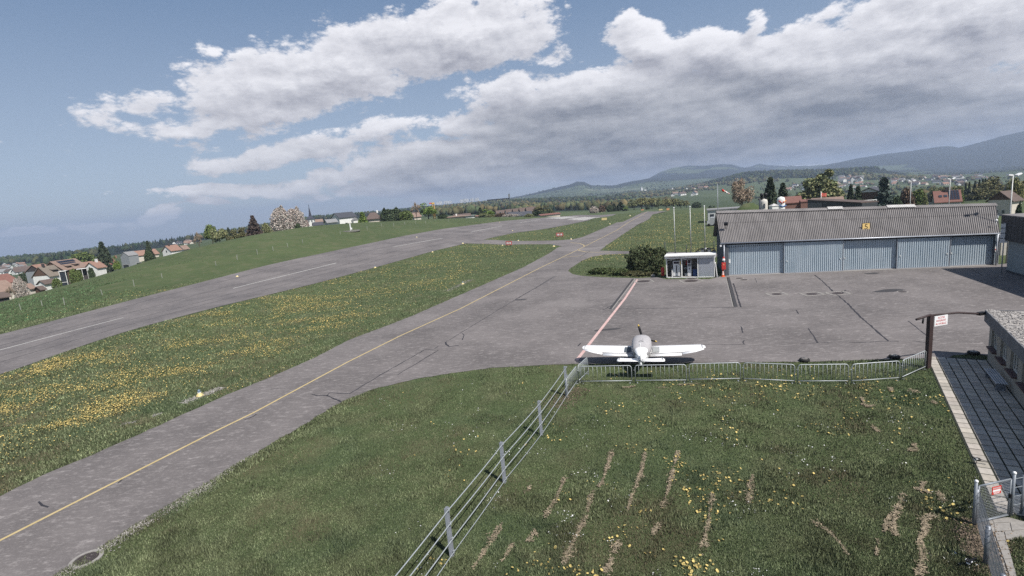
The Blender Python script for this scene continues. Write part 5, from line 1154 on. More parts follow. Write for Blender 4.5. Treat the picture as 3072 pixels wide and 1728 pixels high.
T = [  # kind, crop, top, width px, distance, label, name
 (BARE2, 'c2', (150, 505), 120, 225, 'pale leafless thicket at the left end of the crest tree row', 'bare_tree'), (BROAD, 'c2', (290, 425), 120, 232, 'tallest green tree of the group left of the reddish conifer', 'broadleaf_tree'),
 (BPALE, 'c2', (375, 468), 165, 226, 'wide light green tree in the group left of the reddish conifer', 'broadleaf_tree'), (CON, 'c2', (490, 452), 60, 240, 'small dark conifer between green trees on the crest', 'conifer'),
 (BOLIVE, 'c2', (545, 475), 110, 235, 'olive tree right of the small dark conifer on the crest', 'broadleaf_tree'), (BOLIVE, 'c2', (645, 448), 120, 240, 'olive round tree just left of the reddish conifer', 'broadleaf_tree'),
 (CONR, 'c2', (755, 322), 125, 238, 'reddish dark spruce standing above the left field crest', 'conifer'), (BUSHP, 'c2', (905, 400), 110, 245, 'pale low tree at the left foot of the white blossom trees', 'shrub'),
 (BLOS, 'c2', (1055, 218), 235, 250, 'larger white blossoming tree on the crest, the left one', 'blossom_tree'), (BLOS, 'c2', (1220, 228), 200, 255, 'white blossoming tree on the crest next to the church spire', 'blossom_tree'),
 (BUSH, 'c2', (1258, 402), 70, 246, 'dark round bush under the blossom trees', 'shrub'), (('conifer', L_FRESH, 1800, .6), 'c2', (1970, 278), 100, 255, 'yellow-green little conifer right of the white villa', 'conifer'),
 (BUSH, 'c2', (2235, 238), 150, 262, 'dark hedge tree right of the brown hipped house', 'shrub'), (BUSH, 'c2', (2340, 232), 180, 266, 'dark dense hedge tree in the middle of the hedge group', 'shrub'), (BUSHG, 'c2', (2450, 262), 140, 262, 'greenish hedge tree at the right end of the hedge group', 'shrub'),
 (BARE2, 'c3', (350, 250), 120, 268, 'bare tree just left of the bright green tree and crane', 'bare_tree'), (BFRESH, 'c3', (478, 255), 165, 270, 'bright green tree beside the yellow crane', 'broadleaf_tree'), (BUSH, 'c3', (650, 380), 110, 270, 'dark low bush right of the yellow crane', 'shrub'),
 (CON, 'c3', (1064, 305), 60, 300, 'dark pointed conifer behind the round green tree by the runway', 'conifer'), (BFRESH, 'c3', (1150, 318), 125, 290, 'fresh green round tree on the far side of the runway', 'broadleaf_tree'), (BPALE, 'c3', (1095, 370), 85, 282, 'grey-green tree in front of the pointed conifer', 'broadleaf_tree'),
 (BROWN, 'c3', (1290, 365), 130, 296, 'brownish tree left of the terraced houses', 'shrub'), (BUSHP, 'c3', (1180, 402), 90, 276, 'pale round shrub below the fresh green tree', 'shrub'), (BLOS, 'c3', (1400, 392), 160, 285, 'low white flowering shrub before the terraced houses', 'blossom_shrub'),
 (BUSHP, 'f3', (1515, 495), 150, 280, 'pale green round bush beside the runway near the white threshold', 'shrub'), (BOLIVE, 'f3', (1760, 355), 330, 330, 'broad olive tree right of the terraced houses', 'broadleaf_tree'), (BUSH, 'f3', (1700, 440), 260, 310, 'dark hedge below the broad olive tree, left part', 'shrub'), (BUSH, 'f3', (1880, 432), 220, 315, 'dark hedge below the broad olive tree, right part', 'shrub'),
 (BLOS, 'f4', (430, 318), 135, 380, 'white flowering bush beyond the runway end', 'blossom_shrub'), (BROWN, 'f4', (560, 300), 110, 400, 'brownish bush right of the white flowering bush', 'shrub'), (BUSH, 'f4', (690, 288), 95, 395, 'dark green bush beyond the runway, left of the twin conifers', 'shrub'), (CON, 'f4', (760, 270), 80, 400, 'left of two dark conifers beyond the taxiway end', 'conifer'), (CON, 'f4', (865, 245), 120, 402, 'right and taller of two dark conifers beyond the taxiway end', 'conifer'), (BFRESH, 'f4', (950, 308), 70, 395, 'small yellow-green tree beyond the taxiway end', 'broadleaf_tree'),
 (BUSH, 'f4', (1300, 285), 70, 410, 'dark bush in front of the pale willow row', 'shrub'), (BUSH, 'f4', (2090, 245), 150, 420, 'dark clump at the right end of the pale willow row', 'shrub'), (BUSH, 'f4', (2310, 300), 55, 380, 'small dark bush on the slope left of the windsock pole', 'shrub'), (BUSH, 'f4', (2370, 310), 40, 380, 'tiny dark bush nearest the windsock pole', 'shrub'),
 (CON, 'c1', (1012, 758), 130, 300, 'tall dark conifer behind the farm roofs', 'conifer'), (CON, 'c1', (1478, 748), 75, 265, 'slim conifer between orange roofs on the left crest', 'conifer'), (BUSH, 'c1', (1476, 838), 90, 205, 'dark bush at the foot of the slim conifer', 'shrub'),
 (BLOS, 'e6', (330, 590), 300, 160, 'flowering tree in front of the red roofs at the left edge', 'blossom_tree'), (BARE2, 'e6', (170, 770), 190, 150, 'bare bush before the tan roof at the left edge', 'bare_tree'), (BUSH, 'e6', (440, 500), 260, 330, 'dark trees between the red roof and the timber gable house', 'shrub'), (BROWN, 'e6', (560, 520), 90, 300, 'brown bush beside the grey barn', 'shrub'), (BFRESH, 'e6', (2215, 190), 130, 215, 'yellow-green small tree left of the grey modern house', 'broadleaf_tree'),
 (BUSHG, 'e6', (1390, 430), 170, 215, 'creeper-like shrub below the long farm eave', 'shrub'), (BUSHG, 'e6', (1500, 450), 140, 212, 'second shrub below the long farm eave, farther right', 'shrub'), (BUSH, 'e6', (1740, 395), 130, 212, 'dark shrub before the white gable of the orange-roofed house', 'shrub'), (BUSHG, 'e6', (1070, 610), 200, 195, 'low green hedge before the small brown shed', 'shrub'), (BUSHG, 'e6', (1560, 110), 500, 420, 'light green wood edge behind the farm roofs', 'shrub'),
 (BARE, 'c4', (1718, 208), 235, 195, 'large round bare tree left of the hangar roof', 'bare_tree'), (CON, 'c4', (2035, 192), 165, 150, 'tall dark spruce behind the silo tanks', 'conifer'), (CON, 'c4', (2165, 252), 150, 155, 'lower spruce to the right of the tall one behind the tanks', 'conifer'),
 (TALL, 'e8', (1150, 62), 430, 205, 'large pale green spreading tree behind the red flag', 'broadleaf_tree'), (CON, 'e8', (1590, 255), 130, 165, 'left spruce of the dark pair behind the long dark roof', 'conifer'), (CON, 'e8', (1690, 285), 160, 160, 'right spruce of the dark pair behind the long dark roof', 'conifer'), (BUSHG, 'e8', (1430, 350), 150, 230, 'green bush left of the spruce pair', 'shrub'),
 (PINE, 'e8', (2060, 155), 205, 172, 'tall blue-green pine behind the hangar ridge', 'pine'), (BUSH, 'e8', (2250, 415), 170, 165, 'dark bush right of the tall pine', 'shrub'), (BROWN, 'e8', (2400, 312), 230, 180, 'reddish brown tree behind the hangar ridge', 'shrub'), (BUSHG, 'c5', (1370, 795), 190, 185, 'green and brown tree right of the reddish one', 'shrub'), (BUSHP, 'f5', (540, 690), 140, 160, 'yellowish bush left of the red-roofed solar house', 'shrub'),
 (WILL, 'f5', (2410, 385), 360, 185, 'tall yellow-green drooping tree at the right edge behind the dark chalet', 'willow_tree'), (BUSH, 'f5', (2490, 870), 190, 98, 'dark shrub on the green slope at the right edge', 'shrub'),
 (BOLIVE, 'f5', (1930, 345), 420, 330, 'large olive tree on the wooded slope, upper right', 'broadleaf_tree'), (BOLIVE, 'f5', (1800, 460), 420, 300, 'spreading olive tree above the small field', 'broadleaf_tree'), (BOLIVE, 'f5', (1620, 580), 330, 285, 'olive tree at the lower edge of the wooded slope', 'broadleaf_tree'), (BPALE, 'f5', (1180, 540), 260, 330, 'pale brown tree behind the solar house', 'broadleaf_tree'), (BOLIVE, 'f5', (900, 560), 300, 340, 'olive trees behind the solar house chimney', 'broadleaf_tree'), (BPALE, 'f5', (720, 570), 220, 350, 'pale tree behind the left part of the solar house', 'broadleaf_tree'),
 (BUSHG, 'f5', (1260, 650), 160, 260, 'green tree touching the right side of the solar house', 'shrub'), (BOLIVE, 'f5', (2000, 620), 300, 260, 'olive bush group left of the dark chalet', 'broadleaf_tree')]
for i, (u, top, h_) in enumerate(((1340, 590, 0), (1370, 480, 0), (1445, 455, 0), (1560, 435, 0), (1655, 405, 0), (1725, 400, 0), (1775, 385, 0))):
    T.append((CON, 'f5', (u, top), 90, 345 - i * 4, ('first', 'second', 'third', 'fourth', 'fifth', 'sixth', 'seventh')[i] + ' dark conifer from the left in the row on the wooded slope', 'conifer', 'conifers on the wooded slope'))
for i, (u, top, w_) in enumerate(((1075, 205, 170), (1200, 180, 190), (1365, 186, 175), (1470, 195, 150), (1600, 202, 150), (1720, 196, 165), (1830, 196, 150), (1925, 225, 100))):
    T.append((WILL if i % 3 else TALL, 'f4', (u, top), w_, 425 + (i % 3) * 8, ('first', 'second', 'third', 'fourth', 'fifth', 'sixth', 'seventh', 'eighth')[i] + ' pale grey-green willow from the left in the row beyond the taxiway end', 'willow_tree', 'willows beyond the taxiway'))
for q in T:
    t = tree(*q[:7], group=q[7] if len(q) > 7 else None, cat='shrub' if 'shrub' in q[6] else 'tree')
# bush and low juniper bed beside the fuel cabinet: dense, close enough to show leaves
def near_bush(p, wx, wy, h, n, lm, size, label, name='shrub', rz=0.0):
    t = thing(name, label, 'shrub', p, rz)
    b = MB()
    for i in range(9):
        a = i * .7; b.tube([(0, 0, -.05), (math.cos(a) * wx * .18, math.sin(a) * wy * .18, h * .45), (math.cos(a) * wx * .34, math.sin(a) * wy * .34, h * .75)], [.05, .035, .01], 5)
    b.build('stem', m_bark, t); d = rng.normal(size=(n, 3)); d[:, 2] = np.abs(d[:, 2]); d /= np.linalg.norm(d, axis=1)[:, None]
    a_ = np.arctan2(d[:, 1], d[:, 0]); lump = .72 + .75 * (fbm(a_ * 2.3 + 9 + wx, d[:, 2] * 4.2, 3, 17) - .3); q = rng.uniform(.62, 1, n) ** .5 * lump
    P_ = np.stack([d[:, 0] * q * wx / 2, d[:, 1] * q * wy / 2, np.maximum(.04, np.abs(d[:, 2]) ** .62 * q * h)], 1)
    cards(P_, size, 'foliage', lm, t, .3); return t
L_LAUREL = leaf_mat('laurel', (0.061, 0.077, 0.036)); L_JUN = leaf_mat('juniper', (0.065, 0.087, 0.035)); L_JUN2 = leaf_mat('juniper_brown', (0.080, 0.081, 0.038))
q = gz(*Z('f6', 425, 588)); near_bush((q.x + .35, q.y + 1.2, 0), 6.0, 3.8, 3.7, 11000, L_LAUREL, .16, 'big dark rounded bush just left of the fuel cabinet')
for c, pt, wx, wy, h, lb in (('c3', (2420, 1040), 4.2, 2.2, .85, 'low green juniper at the left tip of the planted bed'), ('f6', (90, 610), 3.8, 2.0, .9, 'low green juniper in the middle of the planted bed'), ('f6', (250, 618), 3.0, 1.6, .6, 'low olive juniper below the big bush, on the apron side'), ('f6', (420, 628), 3.4, 1.3, .5, 'flat brownish juniper at the apron edge nearest the fuel cabinet')):
    q = gz(*Z(c, *pt)); near_bush((q.x, q.y + .5, 0), wx, wy, h, 3000, L_JUN if h > .7 else L_JUN2, .15, lb, rz=R(-15))
q = gz(*Z('f6', 528, 632)); t = thing('boulder', 'pale grey stone at the right end of the planted bed', 'stone', (q.x, q.y, .02)); b = MB(); b.ball((0, 0, .12), (.30, .22, .20), 9, 6); b.v = [(x * random.uniform(.85, 1.12), y * random.uniform(.85, 1.12), z) for x, y, z in b.v]; b.build('rock', m_conc, t)

# ------------------------------------------------------------------ houses
ROOFS = dict(orange=(.23, .140, .108), red=(.165, .082, .068), tan=(.205, .145, .118), brown=(.10, .075, .066), dark=(.055, .058, .07), grey=(.20, .20, .205), olive=(.165, .14, .115))
WALLS = dict(white=(.62, .62, .60), cream=(.50, .46, .40), grey=(.22, .235, .25), timber=(.10, .062, .045), pale=(.45, .46, .46), brick=(.22, .12, .095), dark=(.05, .045, .045))
def rmat(n): return mat('roof_' + n, ROOFS[n], .85, .14, 1.5, .1)
def wmat(n): return mat('wall_' + n, WALLS[n], .85, .07, 1.0)
def house(name, label, ridge, r_, rot, L_, D, dz, roof, wall, over=.6, hip=0.0, gable=None, chim=None, win=(), gwin=(), wallh=None, cat='house', base=None, gabletop=None):
    """ridge: photo position of the ridge's left end; rot: how far the ridge turns away from the viewer to the right"""
    u, v = Z(*ridge[:1], *ridge[1:]) if isinstance(ridge[0], str) else K(*ridge)
    p = atr(u, v, r_); g = float(zt(p.x, p.y)); g = g if base is None else base
    d0 = math.atan2(p.x, p.y); rz = -d0 + R(rot)
    hr = p.z - g; he = max(.8, hr - dz)
    ca = p.y / math.hypot(p.x, p.y); kx = ca * ca; L_ *= kx; D *= ca; over *= ca; hip *= kx
    he = max(.8, hr - dz * ca)
    t = thing(name, label, cat, (p.x, p.y, g), rz); hb = -1.5; t['kx'] = kx; t['ca'] = ca
    b = MB(); w = D
    # walls: front is -y
    vs_ = [(0, -w, hb), (L_, -w, hb), (L_, w, hb), (0, w, hb), (0, -w, he), (L_, -w, he), (L_, w, he), (0, w, he), (0, 0, hr - .15), (L_, 0, hr - .15)]
    if hip: vs_[8] = (hip, 0, hr - .15); vs_[9] = (L_ - hip, 0, hr - .15)
    b.add(vs_, [(0, 1, 5, 4), (1, 2, 6, 5), (2, 3, 7, 6), (3, 0, 4, 7), (4, 8, 7), (5, 6, 9)]); b.build('wall', wmat(wall), t)
    ov = over; sl = (hr - he) / w; e0 = he - ov * sl; ex = ov * .7
    th = .18; b = MB(); xl, xr = (-ex, L_ + ex); rl, rr = ((hip, L_ - hip) if hip else (xl, xr))
    for o in (0, 1):
        pass
    top = [(xl, -w - ov, e0), (xr, -w - ov, e0), (rr, 0, hr), (rl, 0, hr), (xr, w + ov, e0), (xl, w + ov, e0)]
    bot = [(x, y, z - th) for x, y, z in top]
    fs = [(0, 1, 2, 3), (3, 2, 4, 5)] + ([(1, 4, 2), (5, 0, 3)] if hip else [])
    ed = [(0, 1), (1, 2), (2, 4), (4, 5), (5, 3), (3, 0)] if not hip else [(0, 1), (1, 4), (4, 5), (5, 0)]
    b.add(top + bot, fs + [tuple(i + 6 for i in q[::-1]) for q in fs] + [(a, a + 6, c + 6, c) for a, c in ed]); rf = b.build('roof', rmat(roof), t)
    if gable:
        b = MB(); gt = hr - .25; gh = he if gabletop is None else gabletop
        b.add([(-.06, -w * (hr - gh) / (hr - he) if gh > he else -w, gh), (-.06, w * (hr - gh) / (hr - he) if gh > he else w, gh), (-.06, 0, gt), (0, -w, gh), (0, w, gh), (0, 0, gt)], [(0, 2, 1), (0, 1, 4, 3), (1, 2, 5, 4), (2, 0, 3, 5)]); b.build('gable_boards_or_shade', wmat(gable), t)
    if chim:
        for cx_, cc in chim: MB().box((cx_ * kx, -.3, hr + .25), (.7, .6, 1.3)).build('chimney', wmat(cc), rf)
    for x, z, ww, hh in win:
        o = MB().box((x * kx, -w - .03, z * ca), (ww * kx + .12, .06, hh * ca + .12)).build('window', m_frame, t); MB().box((x * kx, -w - .07, z * ca), (ww * kx, .03, hh * ca)).build('pane', m_glass, o)
    for y, z, ww, hh in gwin:
        o = MB().box((-.05, y * ca, z * ca), (.06, ww * ca + .12, hh * ca + .12)).build('window', m_frame, t); MB().box((-.09, y * ca, z * ca), (.03, ww * ca, hh * ca)).build('pane', m_glass, o)
    t['dims'] = (hr, he, w, L_); return t, rf
def on_roof(rf, D, hr, he, x, f, lift=.06):
    """frame on the front slope: f = 0 ridge, 1 eave"""
    ang = math.atan2(hr - he, D); return Matrix.Translation((x, -D * f, hr - (hr - he) * f)) @ Matrix.Rotation(ang, 4, 'X') @ Matrix.Translation((0, 0, lift))
def panels(t, rf, D, x0, nx, ny, pw, ph, f0, name='solar_panel'):
    hr, he = t['dims'][0], t['dims'][1]; D *= t['ca']; x0 *= t['kx']; pw *= t['kx']; ph *= t['ca']; sl = math.hypot(D, hr - he); me = None
    for i in range(nx):
        for j in range(ny):
            M = on_roof(rf, D, hr, he, x0 + i * (pw + .12), f0 + j * (ph + .1) / sl)
            if me is None: o = MB().box((0, 0, .02), (pw, ph, .05)).build(name, mat('solar_cell', (.018, .022, .035), .25, .15, 3, spec=.6), rf); me = o.data
            else: o = link(name, me, rf)
            o.matrix_local = M
def dormer(t, rf, D, x, f, ww=1.6, hh=1.0, roof='olive'):
    hr, he = t['dims'][0], t['dims'][1]; D *= t['ca']; x *= t['kx']; ww *= t['kx']; hh *= t['ca']; y = -D * f; z = hr - (hr - he) * f
    b = MB(); b.box((x, y + .1, z + hh * .35), (ww, 1.2, hh)); o = b.build('dormer', wmat('dark'), t); MB().box((x, y + .25, z + hh * .9), (ww + .5, 2.2, .14), rx=.25).build('dormer_roof', rmat(roof), o)
t, rf = house('farmhouse', 'large farmhouse with broad tan roof carrying solar panels and two dormers', ('e6', 975, 285), 265, 40, 17, 6.6, 4.6, 'tan', 'timber', win=((3, 2.2, 1.4, 1.2), (6, 2.2, 1.4, 1.2), (10, 2.0, 2.4, 1.6), (14, 2.0, 2.4, 1.6)))
panels(t, rf, 6.6, 3.4, 10, 1, 1.0, 1.6, .20); panels(t, rf, 6.6, 3.6, 6, 1, 1.6, 1.1, .42); dormer(t, rf, 6.6, 5.0, .80, 3.0, .9, 'tan'); dormer(t, rf, 6.6, 11.0, .72, 3.0, .9, 'tan')
t, rf = house('timber_house', 'brown-roofed house with timber gable above white walls at the farm', ('e6', 745, 392), 250, 40, 9.5, 4.6, 4.4, 'olive', 'white', gable='timber', chim=((2.5, 'dark'),), gwin=((-1.6, 1.4, .8, 1.4), (1.2, 1.4, .8, 1.4), (-.9, 4.6, .8, 1.1), (.9, 4.6, .8, 1.1)), gabletop=None); dormer(t, rf, 4.6, 6.2, .62, 3.2, 1.0)
house('barn', 'orange-roofed barn with open dark gable behind the timber house', ('e6', 622, 352), 285, 40, 8, 5.4, 3.6, 'orange', 'grey', gable='dark')  # dark gable sheet stands in for the shade inside the open gable
t, rf = house('house', 'orange-roofed house with white gable right of the large farmhouse', ('e6', 1728, 300), 248, 40, 5.6, 3.6, 2.6, 'orange', 'white', chim=((4, 'white'),), win=((4, .6, 2.4, 1.2), (7, .6, 2.4, 1.2)), gwin=((0, 2.4, .9, 1.0),))
house('house', 'small orange roof peeping out behind the white-gabled house', ('e6', 1600, 300), 275, 40, 6, 3.0, 2.2, 'orange', 'white')
house('long_house', 'long low red-brown roof behind the orange-roofed house', ('e6', 1880, 252), 300, 25, 9.5, 4.2, 3.0, 'red', 'cream', chim=((8, 'brick'), (12, 'brick')))
t, rf = house('modern_house', 'grey modern house with dark glazed gable on the left crest', ('e6', 2385, 105), 238, 35, 5.6, 2.6, 1.7, 'grey', 'grey', over=.15, win=((5, 3.2, 3.0, 1.5),), gwin=((0, 2.4, 3.6, 2.6),))
house('house', 'red hip-roofed house at the left edge above the tan roof', ('e6', -170, 555), 205, 15, 9, 4.0, 3.0, 'red', 'cream', hip=2.0, win=((8, 1.5, 1.2, 1.2),))
house('house', 'tan-roofed building at the left edge behind the flowering tree', ('e6', -260, 690), 180, 18, 8.8, 4.0, 3.2, 'tan', 'cream', hip=1.5)
house('shed', 'dark brown shed roof in the lower left corner of the village', ('e6', -160, 900), 150, 10, 4.3, 2.0, 1.1, 'brown', 'dark', cat='shed'); house('garage', 'small tan roof right of the flowering tree by the farm', ('e6', 480, 720), 195, 35, 2.2, 1.9, 1.5, 'tan', 'cream', cat='garage')
house('shed', 'little brown-roofed shed with white gable before the timber house', ('e6', 775, 650), 215, 35, 6, 1.9, 1.3, 'brown', 'white', cat='shed'); house('shed', 'low dark-beamed shed roof nearest the field below the timber house', ('e6', 715, 765), 190, 30, 1.9, 1.5, 1.0, 'brown', 'timber', cat='shed')
p = gr(*Z('e6', 1235, 560), 222); t = thing('conservatory', 'white-framed glazed balcony room on the field side of the farm', 'conservatory', p, R(25)); zt_ = ztop(p.x, p.y, Z('e6', 1235, 475)) - p.z
MB().box((0, 0, zt_ / 2), (1.5, 1.6, zt_ - .1)).build('glazing', m_glass, t); MB().box((0, 0, zt_ + .05), (1.9, 2.0, .15)).build('roof', wmat('white'), t)
for x in (-.8, .8): MB().box((x, -.9, zt_ / 2 - .5), (.13, .13, zt_ + 1)).build('post', wmat('white'), t)
for z in (zt_ * .35, .1): MB().box((0, -.9, z), (1.6, .10, .14)).build('rail', wmat('white'), t)
p = gr(*Z('e6', 1590, 470), 225); t = thing('pergola', 'white pergola with dark openings right of the farmhouse', 'pergola', p, R(35)); zt_ = ztop(p.x, p.y, Z('e6', 1590, 425)) - p.z
MB().box((0, 0, zt_), (2.8, 2.0, .15)).build('roof', wmat('white'), t); MB().box((0, .9, zt_ / 2), (2.6, .2, zt_)).build('back', wmat('dark'), t)
for x in (-1.3, 0, 1.3): MB().box((x, -.9, zt_ / 2 - .6), (.12, .12, zt_ + 1.2)).build('post', wmat('white'), t)
house('house', 'orange roof left of the slim conifer on the left crest', ('c1', 1345, 850), 330, 20, 7, 3.5, 2.6, 'orange', 'cream'); house('house', 'steep small orange roof just right of the slim conifer', ('c1', 1500, 832), 335, 30, 4, 3.4, 2.8, 'orange', 'cream')
house('house', 'orange-roofed white house with dark chimney at the upper end of the left crest', ('c1', 1665, 795), 300, 35, 7.5, 3.6, 2.8, 'orange', 'white', chim=((2.0, 'dark'),), gwin=((0, 3, .9, 1.0),)); house('house', 'very low orange roof sliver right of the chimney house on the crest', ('c1', 1815, 795), 320, 20, 3.5, 4.0, 2.0, 'tan', 'cream')
# church, villa and neighbours behind the crest
p = atr(*Z('c2', 1415, 420), 330); tw = (66 * .27174) * 330 / 1550; zb = float(zt(p.x, p.y)); ze_ = ztop(p.x, p.y, Z('c2', 1415, 358)); zs_ = ztop(p.x, p.y, Z('c2', 1405, 215))
t = thing('church_tower', 'white church tower with a slender dark spire on the horizon', 'church', (p.x, p.y, zb), .2)
MB().box((0, 0, (ze_ - zb) / 2), (tw, tw, ze_ - zb)).build('tower', wmat('white'), t)
b = MB(); s2 = tw * .62; hs_ = zs_ - ze_; b.loft([[(x * q, y * q, ze_ - zb + z) for x, y in ((-1, -1), (1, -1), (1, 1), (-1, 1))] for q, z in ((s2, -.05), (s2 * .62, hs_ * .10), (s2 * .30, hs_ * .24), (s2 * .16, hs_ * .6), (.05, hs_))], smooth=False); b.build('spire', mat('slate', (.035, .038, .055), .6, .15, 2), t)
b = MB(); b.tube([(0, 0, zs_ - zb), (0, 0, zs_ - zb + 1.3)], .07, 5); b.ball((0, 0, zs_ - zb + .3), .22, 8, 5); b.build('finial', m_dark, t)
for x in (-tw * .22, tw * .22): MB().box((x, -tw / 2 - .02, ze_ - zb - 1.2), (tw * .16, .06, 1.2)).build('louvre', m_dark, t)
house('house', 'brown roof between the blossom trees and the church tower', ('c2', 1290, 375), 290, 10, 3.7, 3.2, 2.6, 'brown', 'cream'); house('house', 'dark slate roof in front of the church tower', ('c2', 1430, 395), 275, 5, 5, 2.6, 1.3, 'dark', 'white'); house('house', 'small tan roof right behind the church tower', ('c2', 1455, 362), 350, 5, 4.6, 3, 2, 'tan', 'white')
t, rf = house('villa', 'white villa with dark hipped roof and balcony on the crest', ('c2', 1668, 292), 262, 24, 9.6, 4.6, 2.3, 'dark', 'white', over=.5, gable='white', win=((3.6, 2.6, 1.4, 2.0), (6.6, 2.3, 1.6, 1.4), (11, 2.4, 1.8, 1.4)))
MB().box((7.2, -5.2, 2.2), (2.2, 1.8, 4.4)).build('porch', wmat('white'), t); b = MB(); b.add([(5.8, -6.4, 4.4), (8.6, -6.4, 4.4), (7.2, -6.4, 5.5), (5.8, -2.4, 4.4), (8.6, -2.4, 4.4), (7.2, -2.4, 5.5)], [(0, 1, 2), (0, 2, 5, 3), (1, 4, 5, 2), (3, 5, 4), (0, 3, 4, 1)]); b.build('porch_roof', rmat('grey'), t)
house('garage', 'low pale-roofed outbuilding at the left front of the white villa', ('c2', 1570, 362), 245, 15, 4.6, 2.6, 1.2, 'grey', 'pale', over=.7, cat='garage')
house('house', 'brown hip-roofed house with white chimney beside the hedge trees', ('c2', 2010, 292), 265, 5, 7.4, 4, 2.6, 'brown', 'cream', hip=2.4, over=.8, chim=((6.0, 'white'),)); house('house', 'little pinkish house behind the bare tree near the crane', ('c3', 320, 362), 300, 15, 4, 3.0, 2.0, 'tan', 'cream')
house('house', 'low brown hipped roof right of the yellow crane', ('c3', 700, 402), 272, 5, 11.5, 4.6, 1.9, 'tan', 'cream', hip=3.4, over=.8, chim=((5, 'white'),)); house('barn', 'dark maroon barn roof behind the low brown roof', ('f3', 130, 512), 305, 8, 9.5, 3, 1.7, 'brown', 'dark'); house('house', 'small tan and white house right of the low brown roof', ('f3', 400, 540), 280, 15, 4.6, 3, 1.6, 'orange', 'cream'); house('garage', 'white flat garage front at the right of the low brown roof', ('f3', 345, 588), 268, 4, 4.6, 2, .6, 'grey', 'white', cat='garage')
for i, (x, y, L_, D_, dz_, rr) in enumerate(((905, 440, 6.6, 4, 3, 345), (1085, 418, 6.6, 4.4, 3.2, 340), (1220, 405, 6.6, 4.4, 3.4, 338), (1340, 392, 6.6, 4.4, 3.5, 336), (1460, 380, 6, 4.6, 3.6, 334))):
    house('terraced_house', ('leftmost dark-roofed house of the terraced row, partly behind trees', 'second terraced house from the left with white dormer wall', 'middle terraced house with stepped dark roof', 'fourth terraced house from the left with stepped dark roof', 'rightmost terraced house with a white gable facing the runway')[i], ('f3', x, y), rr, 12, L_, D_, dz_, 'brown', 'white' if i in (1, 4) else 'pale', win=((2, 2.4, 1.2, 1.2), (5.5, 2.4, 1.2, 1.2)))
for i, (x, y) in enumerate(((1130, 470), (1250, 470))): house('house', ('white-fronted lower house with small windows below the terraced row', 'dark blue-grey stepped roofs below the terraced row')[i], ('f3', x, y), 315, 10, 5.0 if i == 0 else 10, 3.2, 1.4 if i == 0 else 3.2, 'dark', 'white', win=((1.2, 1.0, .7, .9), (3.2, 1.0, .7, .9)))
house('low_shed', 'long low red-brown roof beside the white runway threshold', ('f3', 1700, 508), 300, 22, 12, 2.6, 1.3, 'red', 'cream', cat='shed')
# right-hand side
t, rf = house('solar_house', 'red-roofed house with skylights and a grid of solar panels behind the hangar', ('f5', 705, 648), 185, 8, 9.0, 4.0, 3.4, 'red', 'pale', over=.5, chim=((4.4, 'dark'),), win=((3.2, 1.4, 1.6, 1.0), (6.8, 1.4, 1.6, 1.0)), gwin=((0, 3.6, 1.2, 1.2), (1.6, 1.2, .9, 1.2)))
panels(t, rf, 4.0, 5.3, 4, 5, .78, .82, .12)
for x in (2.0, 3.8):
    M = on_roof(rf, 4.0 * t['ca'], t['dims'][0], t['dims'][1], x * t['kx'], .55); o = MB().box((0, 0, .03), (.7, .8, .08)).build('skylight', m_dark, rf); o.matrix_local = M; o2 = MB().box((0, 0, .08), (.5, .58, .03)).build('skylight_glass', m_glass, rf); o2.matrix_local = M
house('house', 'dark low-pitched house with white gable between spruce pair and pine', ('e8', 1850, 297), 182, 78, 9, 3.5, 1.6, 'dark', 'timber', over=.9, gable='white', gwin=((-1.2, 3.6, 1.6, .8),)); house('chalet', 'dark timber chalet under the drooping tree at the right edge', ('f5', 2090, 650), 172, 60, 6.5, 3.4, 2.8, 'brown', 'cream', gable='timber', gwin=((-1.2, 1.4, .7, 1.0), (.6, 1.4, .7, 1.0)))
t, rf = house('brick_building', 'brick building with red roof behind the white tank', ('e8', 625, 432), 132, 5, 4.3, 2.6, 1.4, 'red', 'brick', over=.15, win=((2.8, 1.4, 1.4, .9),)); house('brick_annex', 'lower brick annex joining the long dark roof', ('e8', 858, 470), 131, 5, 2.2, 2.2, .4, 'red', 'brick', over=.1, cat='building')
house('low_shed', 'thin red-tiled roof behind the long dark building', ('e8', 1040, 452), 150, 2, 8.2, 3, .7, 'tan', 'cream', cat='shed')
p0 = atr(*Z('e8', 968, 480), 120); p1 = atr(*Z('e8', 1750, 522), 104); t = thing('dark_flat_building', 'long flat dark grey building behind the hangar ridge', 'building', (p0.x, p0.y, 0), math.atan2(p1.y - p0.y, p1.x - p0.x)); L_ = math.hypot(p1.x - p0.x, p1.y - p0.y); zt_ = p0.z; z2 = p1.z
b = MB(); b.add([(0, 0, 0), (L_, 0, 0), (L_, 2.4, 0), (0, 2.4, 0), (0, 0, zt_), (L_, 0, z2), (L_, 2.4, z2), (0, 2.4, zt_)], [(0, 1, 5, 4), (1, 2, 6, 5), (2, 3, 7, 6), (3, 0, 4, 7)]); b.build('wall', mat('anthracite', (.045, .05, .055), .7, .2, 1.5), t)
b = MB(); b.add([(-.2, -.2, zt_), (L_, -.2, z2), (L_, 2.6, z2), (-.2, 2.6, zt_), (-.2, -.2, zt_ + .15), (L_, -.2, z2 + .15), (L_, 2.6, z2 + .15), (-.2, 2.6, zt_ + .15)], [(0, 1, 5, 4), (1, 2, 6, 5), (2, 3, 7, 6), (3, 0, 4, 7), (4, 5, 6, 7)]); b.build('roof', rmat('brown'), t)
MB().box((L_ * .16, -.04, zt_ / 2 - .2), (L_ * .3, .05, zt_ - .6)).build('lighter_panel', mat('grey_panel2', (.09, .095, .10), .5, .1, 2), t)
